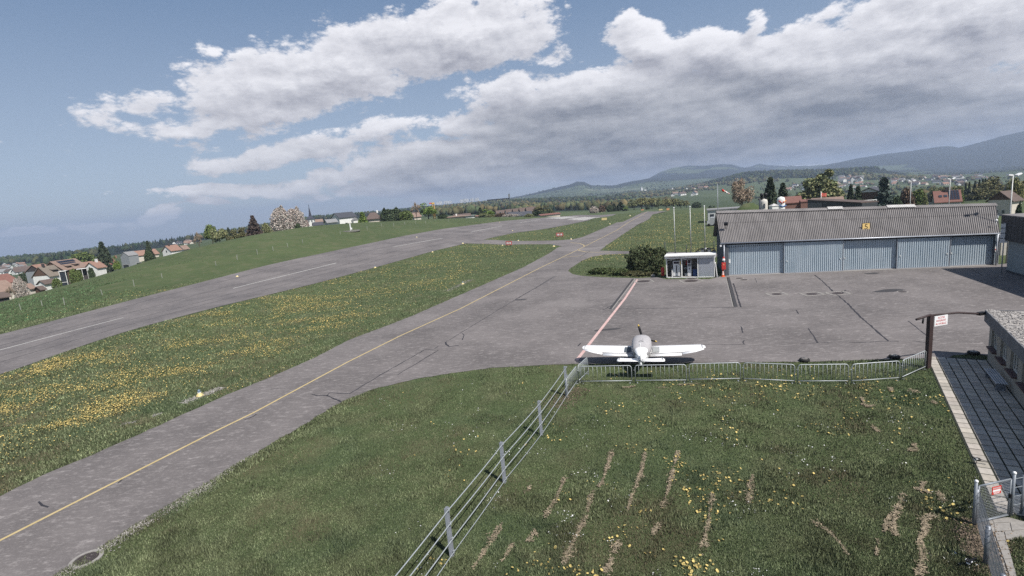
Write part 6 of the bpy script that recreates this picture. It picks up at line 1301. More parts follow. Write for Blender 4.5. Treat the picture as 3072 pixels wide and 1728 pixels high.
def tank(c, x, ytop, wpx, r_, label, caps=False, emblem=False):
    p = atr(*Z(c, x, ytop + 100), r_); zt_ = ztop(p.x, p.y, Z(c, x, ytop)); rad = wpx * CROPS[c][2] * r_ / 1550 / 2; t = thing('storage_tank', label, 'tank', (p.x, p.y, 0), 0, 'tanks behind the hangar')
    MB().lathe([(rad, 0), (rad, zt_ * .9), (rad * .85, zt_ * .97), (.1, zt_)], n=24).build('shell', wmat('white') if emblem else mat('tank_cream', (.42, .40, .35), .7, .15, .8, col2=(.52, .50, .46)), t)
    if caps:
        for s_ in (-.55, .5): b = MB(); b.lathe([(rad * .34, zt_ - .2), (rad * .34, zt_ + .55), (rad * .45, zt_ + .6), (rad * .45, zt_ + 1.1), (.05, zt_ + 1.15)], (rad * s_, 0, 0), 12); b.build('vent_cap', m_black, t)
        MB().box((-.25, -rad - .01, zt_ - 1.4), (.35, .03, .9)).build('dark_letter', m_dark, t); MB().tube([(-rad - .1, -.1, 0), (-rad - .1, -.1, zt_)], .18, 8).build('pipe', m_dark, t)
    if emblem:
        MB().tube([(-.75, -rad * .80, zt_ - .75), (-.1, -rad - .02, zt_ - 1.35), (.1, -rad - .02, zt_ - .9)], .12, 5).build('emblem_red', m_red, t); MB().tube([(.1, -rad - .02, zt_ - 1.2), (.7, -rad * .82, zt_ - .8)], .10, 5).build('emblem_orange', mat('orange_paint', (.5, .2, .05), .5, .1, 4), t); MB().tube([(-.7, -rad * .82, zt_ - 1.7), (0, -rad - .03, zt_ - 1.95), (.7, -rad * .82, zt_ - 1.75)], .13, 5).build('emblem_blue', mat('blue_paint', (.05, .12, .28), .5, .1, 4), t)
        MB().lathe([(rad + .03, zt_ * .52), (rad + .03, zt_ * .55)], n=24).build('band', m_gutter, t)
tank('e8', 340, 460, 92, 118, 'cream storage tank with two black vent caps behind the hangar roof', caps=True); tank('e8', 586, 428, 92, 116, 'white tank with a coloured emblem in front of the brick building', emblem=True)
p = atr(*Z('e8', 483, 590), 114); t = thing('white_hut', 'small white hut with pointed roof between the two tanks', 'hut', (p.x, p.y, 0)); z_ = ztop(p.x, p.y, Z('e8', 483, 560)); zp = ztop(p.x, p.y, Z('e8', 483, 528)); MB().box((0, 0, z_ / 2), (1.25, 1.25, z_)).build('wall', wmat('white'), t)
b = MB(); b.loft([[(-.75, -.75, z_), (.75, -.75, z_), (.75, .75, z_), (-.75, .75, z_)], [(-.05, -.05, zp), (.05, -.05, zp), (.05, .05, zp), (-.05, .05, zp)]], smooth=False); b.build('roof', m_fc2, t)
p = atr(*Z('e8', 1825, 520), 112); t = thing('white_railing', 'white railing with square openings on the long dark roof', 'railing', (p.x, p.y, 0), R(-12)); z1 = ztop(p.x, p.y, Z('e8', 1825, 480)); 
for z in (z1, z1 - .42, z1 - .75): MB().box((0, 0, z), (2.9, .06, .12)).build('rail', wmat('white'), t)
for i in range(7): MB().box((-1.4 + i * .466, 0, z1 / 2), (.09, .08, z1)).build('upright', wmat('white'), t)
p = atr(*Z('c4', 1800, 525), 130); t = thing('grass_mound', 'rounded grassy mound left of the cream tank', 'mound', (p.x, p.y, 0)); b = MB(); z_ = ztop(p.x, p.y, Z('c4', 1820, 468)); b.lathe([(4.6, -.2), (3.9, z_ * .4), (2.6, z_ * .78), (1.2, z_ * .96), (.1, z_)], n=20); b.v = [(x, y * .7, z + (fbm(np.array(x * .9), np.array(y * .9), 3, 4) - .5) * .6) for x, y, z in b.v]; b.build('turf', m_ground, t)
# trailer and small flat building left of the hangar
p = gp(*Z('c4', 1392, 718)); t = thing('box_trailer', 'white and grey box trailer parked behind the left end of the hangar', 'trailer', p, R(-30)); z_ = ztop(p.x, p.y, Z('c4', 1412, 628)) - p.z; MB().box((1.9, 1.4, z_ / 2 + .15), (4.6, 2.6, z_ - .2)).build('body', mat('trailer_grey', (.36, .37, .38), .5, .06, 2), t); MB().box((-.75, .6, .75), (.6, 1.2, 1.0)).build('front_box', wmat('pale'), t)
for x in (-.6, .8): MB().lathe([(.12, -.1), (.33, -.1), (.33, .1), (.12, .1)], (x, .05, .33), 14, M=Matrix.Rotation(math.pi / 2, 4, 'X')).build('wheel', m_tyre, t)
p = atr(*Z('c4', 1425, 600), 150); t = thing('flat_building', 'pale flat-roofed building behind the box trailer', 'building', (p.x, p.y, float(zt(p.x, p.y))), R(-20)); z_ = ztop(p.x, p.y, Z('c4', 1435, 545)) - float(zt(p.x, p.y)); MB().box((2.5, 3, z_ / 2), (8.2, 6, z_)).build('wall', wmat('pale'), t); MB().box((2.5, 3, z_ + .1), (8.8, 6.6, .25)).build('roof', rmat('grey'), t); MB().box((-.6, -.03, z_ * .5), (1.0, .06, 1.2)).build('window', m_glass, t)

# ------------------------------------------------------------------ poles, masts, crane
m_pole = mat('pole_grey', (.38, .39, .38), .5, .08, 4, metal=.3)
for (x0, y0), (x1, y1), lb in (((965, 518), (1000, 1035), 'leftmost of three bare flagpoles behind the fuel cabinet'), ((1157, 508), (1172, 1025), 'middle one of three bare flagpoles behind the fuel cabinet'), ((1297, 502), (1325, 1010), 'rightmost of three bare flagpoles behind the fuel cabinet')):
    p = gp(*Z('c4', x1, y1)); h = ztop(p.x, p.y, Z('c4', x0, y0)) - p.z; t = thing('flagpole', lb, 'flagpole', p, 0, 'flagpoles behind the fuel cabinet'); MB().tube([(0, 0, -.2), (0, 0, h)], [.085, .055], 8).build('pole', m_pole, t); MB().ball((0, 0, h), .11, 8, 5).build('finial', m_wp, t); MB().lathe([(.20, 0), (.20, .35), (.12, .4)], n=10).build('base', m_dark, t)
p = atr(*Z('c4', 1463, 550), 95); zb = float(zt(p.x, p.y)); t = thing('windsock', 'red and white windsock on a thin pole left of the hangar', 'windsock', (p.x, p.y, zb)); h = ztop(p.x, p.y, Z('c4', 1446, 262)) - zb
MB().tube([(0, 0, 0), (0, 0, h)], [.07, .045], 6).build('pole', m_galv2, t); hh = h - .95
ring_ = lambda f, r_: [(.75 + 1.25 * f, r_ * math.cos(a), hh - .1 - f * .75 + r_ * math.sin(a)) for a in np.linspace(0, 2 * math.pi, 11)[:-1]]
for i in range(4): MB().loft([ring_(i / 4, .21 - .03 * i), ring_((i + 1) / 4, .21 - .03 * (i + 1))], caps=False).build('sock_band', m_red if i == 0 else (mat('sock_pale', (.55, .36, .32), .8, .1, 4) if i % 2 else m_wp), t)
MB().tube([(0, 0, hh), (.75, 0, hh)], .03, 5).build('arm', m_galv2, t)
def floodlight(c, top, bot, r_, label, head=True):
    p = atr(*Z(c, *bot), r_); zb = float(zt(p.x, p.y)); h = ztop(p.x, p.y, Z(c, *top)) - zb; t = thing('floodlight_mast', label, 'floodlight', (p.x, p.y, zb), 0, 'floodlight masts beyond the hangar'); MB().tube([(0, 0, 0), (0, 0, h)], [.07, .045], 8).build('pole', m_pole, t)
    MB().box((0, 0, h), (1.1, .08, .08)).build('crossbar', m_galv2, t)
    for x, tl_ in ((-.45, .15), (.45, -.35)): MB().box((x, -.1, h + .06), (.46, .34, .13), ry=tl_).build('lamp_head', m_wp, t)
floodlight('f5', (190, 440), (212, 880), 118, 'left floodlight mast behind the hangar ridge, by the reddish tree'); floodlight('f5', (995, 395), (1018, 880), 116, 'floodlight mast in front of the solar panels of the red house'); floodlight('f5', (2250, 318), (2285, 1140), 74, 'tall floodlight mast at the right edge above the dark hangar')
t_ = gp(*Z('c3', 566, 432)); p = atr(*Z('c3', 566, 432), 275); zb = float(zt(p.x, p.y)); h = ztop(p.x, p.y, Z('c3', 550, 262)) - zb; t = thing('tower_crane', 'yellow construction crane mast beside the bright green tree', 'crane', (p.x, p.y, zb), .3); m_cr = mat('crane_yellow', (.50, .32, .09), .5, .12, 3)
for x, y in ((-.5, -.5), (.5, -.5), (.5, .5), (-.5, .5)): MB().tube([(x, y, 0), (x, y, h)], .10, 4).build('mast_chord', m_cr, t)
b = MB(); nn = 8
for i in range(nn):
    z0, z1 = h * i / nn, h * (i + 1) / nn
    for (xa, ya), (xb_, yb_) in (((-.5, -.5), (.5, -.5)), ((.5, -.5), (.5, .5)), ((.5, .5), (-.5, .5)), ((-.5, .5), (-.5, -.5))): b.tube([(xa, ya, z0), (xb_, yb_, z1)], .06, 3)
kind(b.build('lattice', m_cr, t), 'stuff'); MB().box((0, 0, h + .2), (1.5, 1.5, .9)).build('cab', m_cr, t); MB().box((-1.2, 0, h + .3), (1.3, .7, .5)).build('counterweight', m_red, t)
p = atr(*Z('c3', 1400, 310), 420); zb = float(zt(p.x, p.y)); h = ztop(p.x, p.y, Z('c3', 1393, 172)) - zb; t = thing('lattice_mast', 'dark mast with a short side arm on the horizon above the terraced houses', 'mast', (p.x, p.y, zb)); MB().tube([(0, 0, 0), (0, 0, h)], [.55, .25], 5).build('mast', m_dark, t); MB().box((-9, 0, h * .86), (18, .5, .9)).build('arm', m_dark, t); MB().box((0, 0, h), (1.4, 1.4, 3.0)).build('antenna', m_galv2, t)
for c, a, b_, lb in (('f6', (697, 125), (705, 330), 'dark thin post between the big bush and the fuel cabinet'), ('f6', (1407, 110), (1412, 300), 'dark thin post behind the right end of the fuel cabinet'), ('f6', (1012, 170), (1014, 300), 'short thin post between two flagpoles'), ('f6', (1457, 40), (1475, 380), 'dark pole right beside the left hangar corner')):
    p = gp(*Z(c, *b_)); h = ztop(p.x, p.y, Z(c, *a)); t = thing('slim_post', lb, 'post', (p.x, p.y, 0)); MB().tube([(0, 0, 0), (0, 0, h)], .06, 6).build('shaft', m_dark, t); MB().tube([(0, 0, h * .72), (0, 0, h + .02)], .045, 6).build('pale_top', m_pole, t)
p = atr(*Z('e8', 1160, 450), 140); t = thing('flag', 'pale red flag flying on a white staff in front of the large pale tree', 'flag', (p.x, p.y, 0)); h = ztop(p.x, p.y, Z('e8', 1155, 355)); MB().tube([(0, 0, 0), (0, 0, h)], .05, 6).build('staff', m_wp, t)
b = MB(); n = 9; v = []
for i in range(n):
    f = i / (n - 1); v += [(f * 1.25, .14 * math.sin(f * 6), h - .15 - f * .45 - .1 * math.sin(f * 5)), (f * 1.25, .14 * math.sin(f * 6 + .5), h - 1.0 - f * .40 - .1 * math.sin(f * 5 + .6))]
b.add(v, [(i * 2, i * 2 + 1, i * 2 + 3, i * 2 + 2) for i in range(n - 1)]); b.build('cloth', mat('flag_red', (.50, .12, .09), .8, .1, 3), t)

# ------------------------------------------------------------------ airfield markers, boards, stakes
m_my = mat('marker_yellow', (.55, .45, .22), .5, .1, 4); m_blue2 = mat('lamp_glass', (.12, .17, .22), .2, .1, 4)
mk = None
MKS = [('c1', (2388, 1108), 1.0, 'yellow-white edge marker on the far runway edge, nearest to the viewer'), ('f7', (2468, 540), .9, 'edge marker on the near runway edge beside the yellow meadow'), ('c3', (543, 798), .9, 'edge marker where the short taxiway leaves the runway, meadow side'), ('c3', (877, 703), 1.1, 'edge marker at the runway corner opposite the short taxiway'), ('c3', (368, 634), .9, 'edge marker on the far runway edge across from the short taxiway'),
       ('c3', (1426, 562), .9, 'edge marker on the near runway edge beyond the short taxiway'), ('c3', (1315, 724), .9, 'edge marker left of the nearer red board'), ('c3', (1882, 735), 1.1, 'edge marker at the tip of the yellow meadow'), ('c3', (1490, 672), .9, 'edge marker on the far side of the short taxiway'), ('c3', (2072, 656), 1.0, 'edge marker right of the farther red board'), ('c3', (877, 1150), .85, 'edge marker on the meadow beside the long taxiway'), ('c3', (1284, 468), .8, 'tiny edge marker at the far runway edge near the white threshold'),
       ('f4', (1020, 472), 1.3, 'marker on the meadow left of the far taxiway end'), ('f4', (695, 602), 1.0, 'pale marker on the meadow edge left of the taxiway'), ('f4', (460, 418), 1.1, 'left pale marker beyond the runway threshold'), ('f4', (566, 412), 1.1, 'second pale marker beyond the runway threshold'), ('f4', (365, 418), 1.1, 'pale marker at the right end of the white threshold')]
for c, q, s_, lb in [('d5', (1050, 505), 1.0, 'large yellow cone marker with grey lamp on a gravel strip beside the taxiway')] + MKS:
    p = gp(*Z(c, *q))
    if mk is None:
        mk = thing('edge_marker', lb, 'edge light', p, 0, 'runway and taxiway edge markers'); MB().lathe([(.27, .0), (.26, .04), (.12, .20), (.10, .26)], n=16).build('cone', m_my, mk); MB().lathe([(.085, .26), (.09, .40), (.05, .46), (.01, .47)], n=12).build('lamp', m_blue2, mk); MB().lathe([(.11, .24), (.11, .275)], n=12).build('collar', m_wp, mk); t = mk
    else: t = dup(mk, p, 0, lb, None, s_ * 1.0)
for c, q, wd, ht, lb in (('c3', (1388, 734), 1.5, .9, 'red board with white legend on the near side of the short taxiway'), ('c3', (1948, 636), 1.9, .9, 'red board with white legend on the far side of the short taxiway')):
    p = gp(*Z(c, *q)); t = thing('holding_sign', lb, 'airfield sign', p, R(-25), 'red boards at the short taxiway'); bd = MB().box((0, 0, .35 + ht / 2), (wd, .22, ht)).build('panel', mat('faded_sign_red', (.42, .10, .085), .5, .1, 4), t)
    for i, (x, w_) in enumerate(((-.32, .10), (-.12, .22), (.10, .10), (.30, .22))): MB().box((x * wd, -.115, .35 + ht * .5), (w_ * wd * .8, .02, ht * .5)).build('legend', m_wp, bd)
    for x in (-.35, .35): MB().box((x * wd, 0, .17), (.10, .12, .36)).build('leg', m_dark, t)
for c, q, wd, ht, lb, mt in (('c3', (2440, 450), 1.9, .8, 'yellow board standing in the meadow left of the taxiway', m_my), ('f4', (1515, 386), 2.3, .8, 'yellow board at the far taxiway end', m_my), ('f4', (1222, 388), 1.8, .8, 'orange board left of the far taxiway end', mat('board_orange', (.5, .25, .12), .6, .1, 4)), ('f4', (1632, 388), 1.2, .9, 'small orange board right of the far taxiway end', mat('board_orange', (.5, .25, .12), .6, .1, 4))):
    p = gp(*Z(c, *q)); t = thing('marker_board', lb, 'airfield sign', p, R(-12)); MB().box((0, 0, .25 + ht / 2), (wd, .12, ht)).build('panel', mt, t)
    for x in (-.35, .35): MB().box((x * wd, 0, .12), (.08, .10, .26)).build('leg', m_dark, t)
m_stake = mat('stake', (.22, .235, .195), .8, .12, 5); sk = None
SK = [('c1', [(110, 1300), (487, 1185), (652, 1392), (1030, 1292), (1352, 1205), (1633, 1122), (2172, 995), (2388, 938), (210, 1440), (425, 1400)]), ('f7', [(385, 515), (664, 430), (928, 365), (1135, 320), (1327, 273), (1520, 218), (2013, 100), (2366, 45), (670, 115), (816, 92), (1003, 62), (1220, 32)]), ('c2', [(2322, 440), (2188, 440), (2445, 420), (1065, 465), (1220, 450)]), ('c3', [(115, 510), (237, 490), (357, 485), (468, 480), (718, 462), (383, 425), (480, 432)])]
nst = 0
for c, ql in SK:
    for q in ql:
        p = gp(*Z(c, *q))
        if math.hypot(p.x, p.y) > 420: continue
        lb = 'short pale wooden stake in the line across the left field'
        if sk is None: sk = tag(MB().box((0, 0, .5), (.08, .08, 1.0)).build('field_stake', m_stake, None, p), lb, 'stake', 'stakes across the left field'); o = sk
        else: o = sk.copy(); C.objects.link(o); o.location = p
        o.scale = (1 + math.hypot(p.x, p.y) / 500,) * 2 + (random.uniform(.85, 1.2),); o.rotation_euler = (random.uniform(-.05, .05), random.uniform(-.05, .05), random.uniform(0, 3)); nst += 1
p = gp(*Z('c2', 1850, 490)); t = thing('weather_post', 'white instrument post on a round stone ring in the left field', 'weather station', p); MB().box((0, 0, 1.1), (.26, .26, 2.2)).build('post', m_wp, t); MB().box((.2, 0, .7), (.5, .34, .5)).build('instrument_box', m_wp, t); MB().lathe([(2.6, -.2), (2.6, .22), (1.9, .26), (1.9, -.1)], n=24).build('stone_ring', mat('old_stone', (.12, .12, .105), .9, .3, 3), t)
# motorcycles behind the fuel cabinet
def moto(p, rz, label):
    t = thing('motorcycle', label, 'motorcycle', p, rz, 'motorcycles behind the fuel cabinet')
    for x in (-.68, .68):
        wh = MB().lathe([(.20, -.06), (.31, -.06), (.33, 0), (.31, .06), (.20, .06)], (x, 0, .33), 16, M=Matrix.Rotation(math.pi / 2, 4, 'X')).build('wheel', m_tyre, t); MB().lathe([(.03, -.03), (.21, -.02), (.21, .02), (.03, .03)], (x, 0, .33), 12, M=Matrix.Rotation(math.pi / 2, 4, 'X')).build('rim', m_galv2, wh)
    b = MB(); b.loft([[(x, wy * math.cos(a), z + hz * math.sin(a)) for a in np.linspace(0, 6.283, 9)[:-1]] for x, wy, z, hz in ((-.15, .10, .80, .10), (.05, .17, .84, .14), (.3, .15, .86, .12), (.42, .06, .84, .06))][::-1]); b.build('tank', m_black, t)
    MB().box((-.38, 0, .80), (.62, .26, .12)).build('seat', m_black, t); MB().box((0, 0, .50), (.5, .32, .36)).build('engine', m_galv2, t); MB().tube([(.66, 0, .33), (.48, 0, .95)], .05, 6).build('fork', m_galv, t); MB().tube([(.42, -.36, 1.02), (.48, 0, .98), (.42, .36, 1.02)], .02, 5).build('handlebar', m_black, t); MB().ball((.58, 0, .88), .11, 8, 5).build('headlight', m_wp, t); MB().tube([(-.1, -.16, .30), (-.75, -.18, .42)], .05, 6).build('exhaust', m_galv, t)
q = gp(*Z('e2', 1260, 222)); moto((q.x, q.y, 0), R(-20), 'dark motorcycle with bright mirror parked behind the fuel cabinet, the left one'); q = gp(*Z('e2', 1470, 215)); moto((q.x, q.y, 0), R(160), 'dark motorcycle parked behind the fuel cabinet, nearer the hangar')
q = atr(*Z('f5', 1838, 850), 150); t = thing('parked_car', 'small pale car on the lane below the dark chalet', 'car', (q.x, q.y, float(zt(q.x, q.y))), .2); b = MB(); b.loft([[(x, -.8, z0), (x, .8, z0), (x, .72, z1), (x, -.72, z1)] for x, z0, z1 in ((-2, .45, .85), (-1.9, .3, .95), (.9, .3, .98), (1.9, .3, .82), (2, .45, .7))], smooth=False); b.build('body', mat('car_silver', (.45, .46, .47), .3, .05, 3, metal=.4), t); b = MB(); b.loft([[(-1.5, -.7, .95), (1.0, -.7, .97), (1.0, .7, .97), (-1.5, .7, .95)], [(-1.1, -.58, 1.42), (.4, -.58, 1.42), (.4, .58, 1.42), (-1.1, .58, 1.42)]], smooth=False); b.build('cabin', m_glass, t)
for x in (-1.25, 1.25):
    for y in (-.78, .78): MB().lathe([(.1, -.09), (.31, -.09), (.31, .09), (.1, .09)], (x, y, .31), 12, M=Matrix.Rotation(math.pi / 2, 4, 'X')).build('wheel', m_tyre, t)
# ------------------------------------------------------------------ grass, flowers, gravel, woods, villages, air
APX = [(p.x, p.y) for p in APRON]
PATHP = [tuple(cl(-.2, 0))[:2], tuple(cl(-.2, -2.74))[:2], tuple(cl(16.7, -2.74))[:2], tuple(cl(16.7, 0))[:2]]
CLUBP = [tuple(cl(-.3, 0))[:2], tuple(cl(17, 0))[:2], tuple(cl(17, 9))[:2], tuple(cl(-.3, 9))[:2]]
NPP = [tuple(gz(*Z('e4', *q)))[:2] for q in ((150, 640), (600, 625), (830, 690), (850, 900), (560, 950), (720, 1500), (560, 1560), (380, 1000), (300, 840), (195, 840))]
STP = [tuple(gz(*Z('e3', *q)))[:2] for q in ((640, 1300), (880, 1285), (1040, 1360), (760, 1372))]
RUN = [(p.x, p.y) for p in FE] + [(p.x, p.y) for p in NE[::-1]]
CON_ = [(p.x, p.y) for p in cu_] + [(p.x, p.y) for p in globals()['cl_edge'][::-1]]
def ground_samples(n, umin, umax, vmin, vmax):
    """random ground points, as many per solid angle near as far"""
    u = rng.uniform(umin, umax, n); v = rng.uniform(vmin, vmax, n)
    c, s = math.cos(ROLL), math.sin(ROLL); x_, y_ = u - 1536, 864 - v; xr, yr = x_ * c + y_ * s, -x_ * s + y_ * c; cp, sp = math.cos(PITCH), math.sin(PITCH)
    dx_, dy_, dz_ = xr, F * cp + yr * sp, -F * sp + yr * cp
    ok = dz_ < -8; dx_, dy_, dz_ = dx_[ok], dy_[ok], dz_[ok]; q = -CAMH / dz_; x, y = dx_ * q, dy_ * q
    for _ in range(6):
        z = zt(x, y); q = (z - CAMH) / dz_; q = np.clip(q, 0, 400 / np.hypot(dx_, dy_)); x, y = dx_ * q, dy_ * q
    z = zt(x, y); e_ = np.abs(CAMH + dz_ * q - z) < .4
    return x[e_], y[e_], z[e_]
def off_paved(x, y):
    bad = inpoly(x, y, APX) | inpoly(x, y, PATHP) | inpoly(x, y, CLUBP) | inpoly(x, y, NPP) | inpoly(x, y, RUN) | inpoly(x, y, CON_) | inpoly(x, y, STP)
    return ~bad
def blades(name, x, y, z, hgt, wid, m, tint, lean=.5, n_side=1):
    n = len(x); a = rng.uniform(0, 6.283, n); ca, sa = np.cos(a), np.sin(a); le = rng.uniform(.1, lean, n) * hgt; b_ = rng.uniform(0, 6.283, n)
    w_ = wid / 2
    v = np.stack([np.stack([x - ca * w_, y - sa * w_, z - .01], -1), np.stack([x + ca * w_, y + sa * w_, z - .01], -1), np.stack([x + np.cos(b_) * le, y + np.sin(b_) * le, z + hgt], -1)], 1)
    f = np.arange(n * 3).reshape(n, 3); t_ = np.repeat(np.concatenate([tint, np.ones((n, 1))], 1), 3, 0)
    return kind(npmesh(name, v.reshape(-1, 3), f, m, None, t_), 'stuff')
m_blade = mat('grass_blade', (.80, .80, .80), .7, .12, .8, attr='tint', spec=.2, space='World')
def grass_tint(x, y, s=0):
    n = len(x); big = fbm(x / 3.2, y / 3.2, 4, 40 + s); mid = fbm(x / .7, y / .7, 3, 50 + s); dry = np.clip((fbm(x / 2.1, y / 2.1, 4, 60 + s) - .54) * 5, 0, 1) * np.clip(rng.normal(.6, .4, n), 0, 1)
    g = np.array([.150, .172, .094])[None] * (.45 + 1.1 * mid)[:, None] * (rng.uniform(0, 1, n) ** 1.5 * 1.75 + .32)[:, None]
    lush = np.clip((big - .52) * 5, 0, 1)[:, None]; g = g * (1 - lush * .35) + np.array([.035, .078, .044])[None] * lush * .5
    g = g * (1 - dry[:, None]) + np.array([.175, .150, .095])[None] * dry[:, None] * rng.uniform(.6, 1.3, n)[:, None]
    return g
# lawns in front of the apron
x, y, z = ground_samples(620000, -60, 3130, 1050, 1760); o_ = off_paved(x, y) & (np.hypot(x, y) < 75); t_, s_ = ts(x, y); lawn = o_ & (s_ < 26); x, y, z = x[lawn], y[lawn], z[lawn]
rr = np.hypot(x, y); hg = rng.uniform(.03, .075, len(x)) * (1 + (fbm(x / 1.1, y / 1.1, 3, 70) > .56) * .8)
blades('grass', x, y, z, hg, .016 + rr * .0007, m_blade, grass_tint(x, y))
# meadow strips between the paved ways and the near part of the far field
x, y, z = ground_samples(520000, -80, 2500, 640, 1560); o_ = off_paved(x, y); t_, s_ = ts(x, y); rr = np.hypot(x, y); mz = o_ & (s_ > 20) & (rr < 300) | o_ & (s_ <= 20) & (rr > 62) & (rr < 300); x, y, z, rr, s_ = x[mz], y[mz], z[mz], rr[mz], s_[mz]
ti = grass_tint(x, y, 3); fieldm = (s_ > 86)[:, None]; ti = np.where(fieldm, ti * np.array([.54, .80, .66])[None] * (.45 + .95 * fbm(x / 16, y / 6, 4, 33))[:, None], ti)
blades('meadow_grass', x, y, z, rng.uniform(.05, .13, len(x)) * (1 + rr / 350), .02 + rr * .0011, m_blade, ti, .7)
# dandelions and daisies
m_dand = mat('dandelion', (.52, .40, .14), .7, .15, 30, attr='tint'); m_daisy = mat('daisy', (.70, .70, .68), .7, .06, 30, attr='tint')
def flowers(name, x, y, z, size, m, h=(.04, .12)):
    n = len(x); a = rng.uniform(0, 6.28, n); tx, ty = rng.normal(0, .35, n), rng.normal(0, .35, n); s_ = size * rng.uniform(.5, 1.5, n); zz = z + rng.uniform(h[0], h[1], n); vs_ = []
    for i in range(6):
        q = a + i * math.pi / 3; cx_, sy_ = np.cos(q) * s_ / 2, np.sin(q) * s_ / 2; vs_.append(np.stack([x + cx_, y + sy_, zz + cx_ * tx + sy_ * ty], -1))
    v = np.stack(vs_, 1); f0 = np.array([(0, 1, 2, 3), (0, 3, 4, 5)]); f = (f0[None] + np.arange(n)[:, None, None] * 6).reshape(-1, 4)
    t_ = np.repeat(np.concatenate([rng.uniform(.45, 1.2, (n, 1)) * np.ones((n, 3)), np.ones((n, 1))], 1), 6, 0)
    return kind(npmesh(name, v.reshape(-1, 3), f, m, None, t_), 'stuff')
x, y, z = ground_samples(760000, -80, 2500, 640, 1560); t_, s_ = ts(x, y); rr = np.hypot(x, y); o_ = off_paved(x, y)
den = (np.clip((fbm(x / 4.5, y / 2.2, 5, 80) - .43) * 4.2, 0, 1) ** 1.6 * .92 + .08) * np.clip(fbm(x / 17, y / 9, 3, 82) * 2.4 - .55, .12, 1)
strip_ = (s_ > 29) & (s_ < 57) & (rr < 190); den = den * np.where(s_ > 22, np.clip((s_ - 32.5) / 5, .04, 1), 1.0) * np.clip(rr / 55, 1, 2.0)
east = (s_ < 21) & (rr > 82) & (rr < 200); den = np.where(east, den * 1.0, den); far_ = (s_ > 82) & (s_ < 93); den = np.where(far_, den * .09, den)
kp_ = o_ & (strip_ | east | far_) & (rng.random(len(x)) < den * 1.2); x, y, z, rr = x[kp_], y[kp_], z[kp_], rr[kp_]
flowers('dandelions', x, y, z, .036 + rr * .00042, m_dand, (.08, .17))
x, y, z = ground_samples(60000, 1100, 3072, 1100, 1740); o_ = off_paved(x, y) & (np.hypot(x, y) < 60); den = np.clip((fbm(x / 1.5, y / 1.5, 4, 90) - .55) * 5, 0, 1) ** 1.5 * np.clip((x * .9 - (y - 22) * .4 + 6) / 10, .05, 1); gy_ = np.exp(-((y + .25 * x - 29.5) / 2.0) ** 2) * (x > 8) * .55; den = np.clip(den * .35 + gy_ * (fbm(x, y, 3, 95) > .46), 0, 1)
kp_ = o_ & (rng.random(len(x)) < den * .42); flowers('lawn_dandelions', x[kp_], y[kp_], z[kp_], .068, m_dand, (.03, .09))
x, y, z = ground_samples(60000, 1100, 3072, 1150, 1740); o_ = off_paved(x, y) & (np.hypot(x, y) < 50); den = np.clip((fbm(x / 1.2, y / 1.2, 4, 99) - .60) * 6, 0, 1); kp_ = o_ & (rng.random(len(x)) < den * .12); flowers('daisies', x[kp_], y[kp_], z[kp_], .035, m_daisy, (.02, .07))
# dry mown thatch lying in rows on the right lawn
ROWS = [('g4', [(535, 495), (505, 545), (445, 605)]), ('g4', [(425, 650), (375, 730), (330, 800)]), ('g4', [(622, 508), (598, 572), (560, 632), (508, 712)]), ('g4', [(775, 420), (745, 520), (708, 562), (692, 630), (660, 692), (622, 785)]),
        ('g4', [(880, 428), (868, 492), (840, 560), (825, 612)]), ('g4', [(795, 712), (775, 765), (755, 812)]), ('g4', [(985, 425), (970, 480), (955, 545), (935, 600)]), ('g4', [(925, 655), (905, 690)]), ('g4', [(1095, 560), (1085, 640), (1060, 760)]), ('g4', [(460, 715), (410, 800)]), ('g4', [(1225, 500), (1210, 590)]),
        ('g2', [(160, 660), (205, 690), (240, 730), (262, 760)]), ('g2', [(350, 715), (345, 760)]), ('g2', [(515, 640), (485, 660), (495, 690), (470, 720), (480, 770), (490, 815)]), ('g2', [(385, 640), (370, 690)]), ('g2', [(460, 560), (500, 575)]), ('g2', [(430, 260), (470, 275)]), ('g2', [(300, 310), (330, 318)]),
        ('d3', [(220, 1040), (240, 1110), (205, 1200), (240, 1290), (205, 1400), (190, 1449)]), ('d3', [(230, 800), (210, 870)]), ('d3', [(330, 870), (360, 940)]), ('d3', [(90, 890), (20, 1060), (30, 1170)]), ('d3', [(150, 545), (190, 590)]), ('d3', [(120, 160), (160, 185)]), ('d3', [(290, 250), (330, 260)]),
        ('d2', [(1130, 930), (1180, 1010), (1240, 1000)]), ('d2', [(1530, 870), (1620, 880)]), ('d2', [(1720, 930), (1790, 980)]), ('d2', [(1610, 1340), (1560, 1400), (1640, 1400)]), ('d2', [(1230, 1180), (1290, 1230)]), ('d2', [(1390, 840), (1410, 920)]), ('d1', [(1650, 1090), (1900, 1080)]), ('d1', [(930, 1130), (1080, 1110)]), ('d1', [(1360, 1130), (1480, 1120)])]
tx, ty = [], []
for c, q in ROWS:
    g = [gz(*Z(c, *a)) for a in q]
    for a, b_ in zip(g[:-1], g[1:]):
        n = int((b_ - a).length * 150) + 12; f = rng.random(n); wd = .12 * (.15 + 1.1 * vnoise(f * (b_ - a).length * 2.2 + a.x, f * 0 + a.y, 3) ** 1.6); keep = (vnoise(f * (b_ - a).length * 2.6 + a.x * 3, f * 0, 5) * .7 + rng.random(n) * .3) > .40
        px = a.x + (b_.x - a.x) * f + rng.normal(0, 1, n) * wd * .6; py = a.y + (b_.y - a.y) * f + rng.normal(0, 1, n) * wd * .6; tx.append(px[keep]); ty.append(py[keep])
tx = np.concatenate(tx); ty = np.concatenate(ty); o_ = off_paved(tx, ty); tx, ty = tx[o_], ty[o_]; n = len(tx)
a = rng.uniform(0, 6.28, n); l_ = rng.uniform(.05, .13, n); w_ = rng.uniform(.012, .03, n); zz = rng.uniform(.03, .075, n)
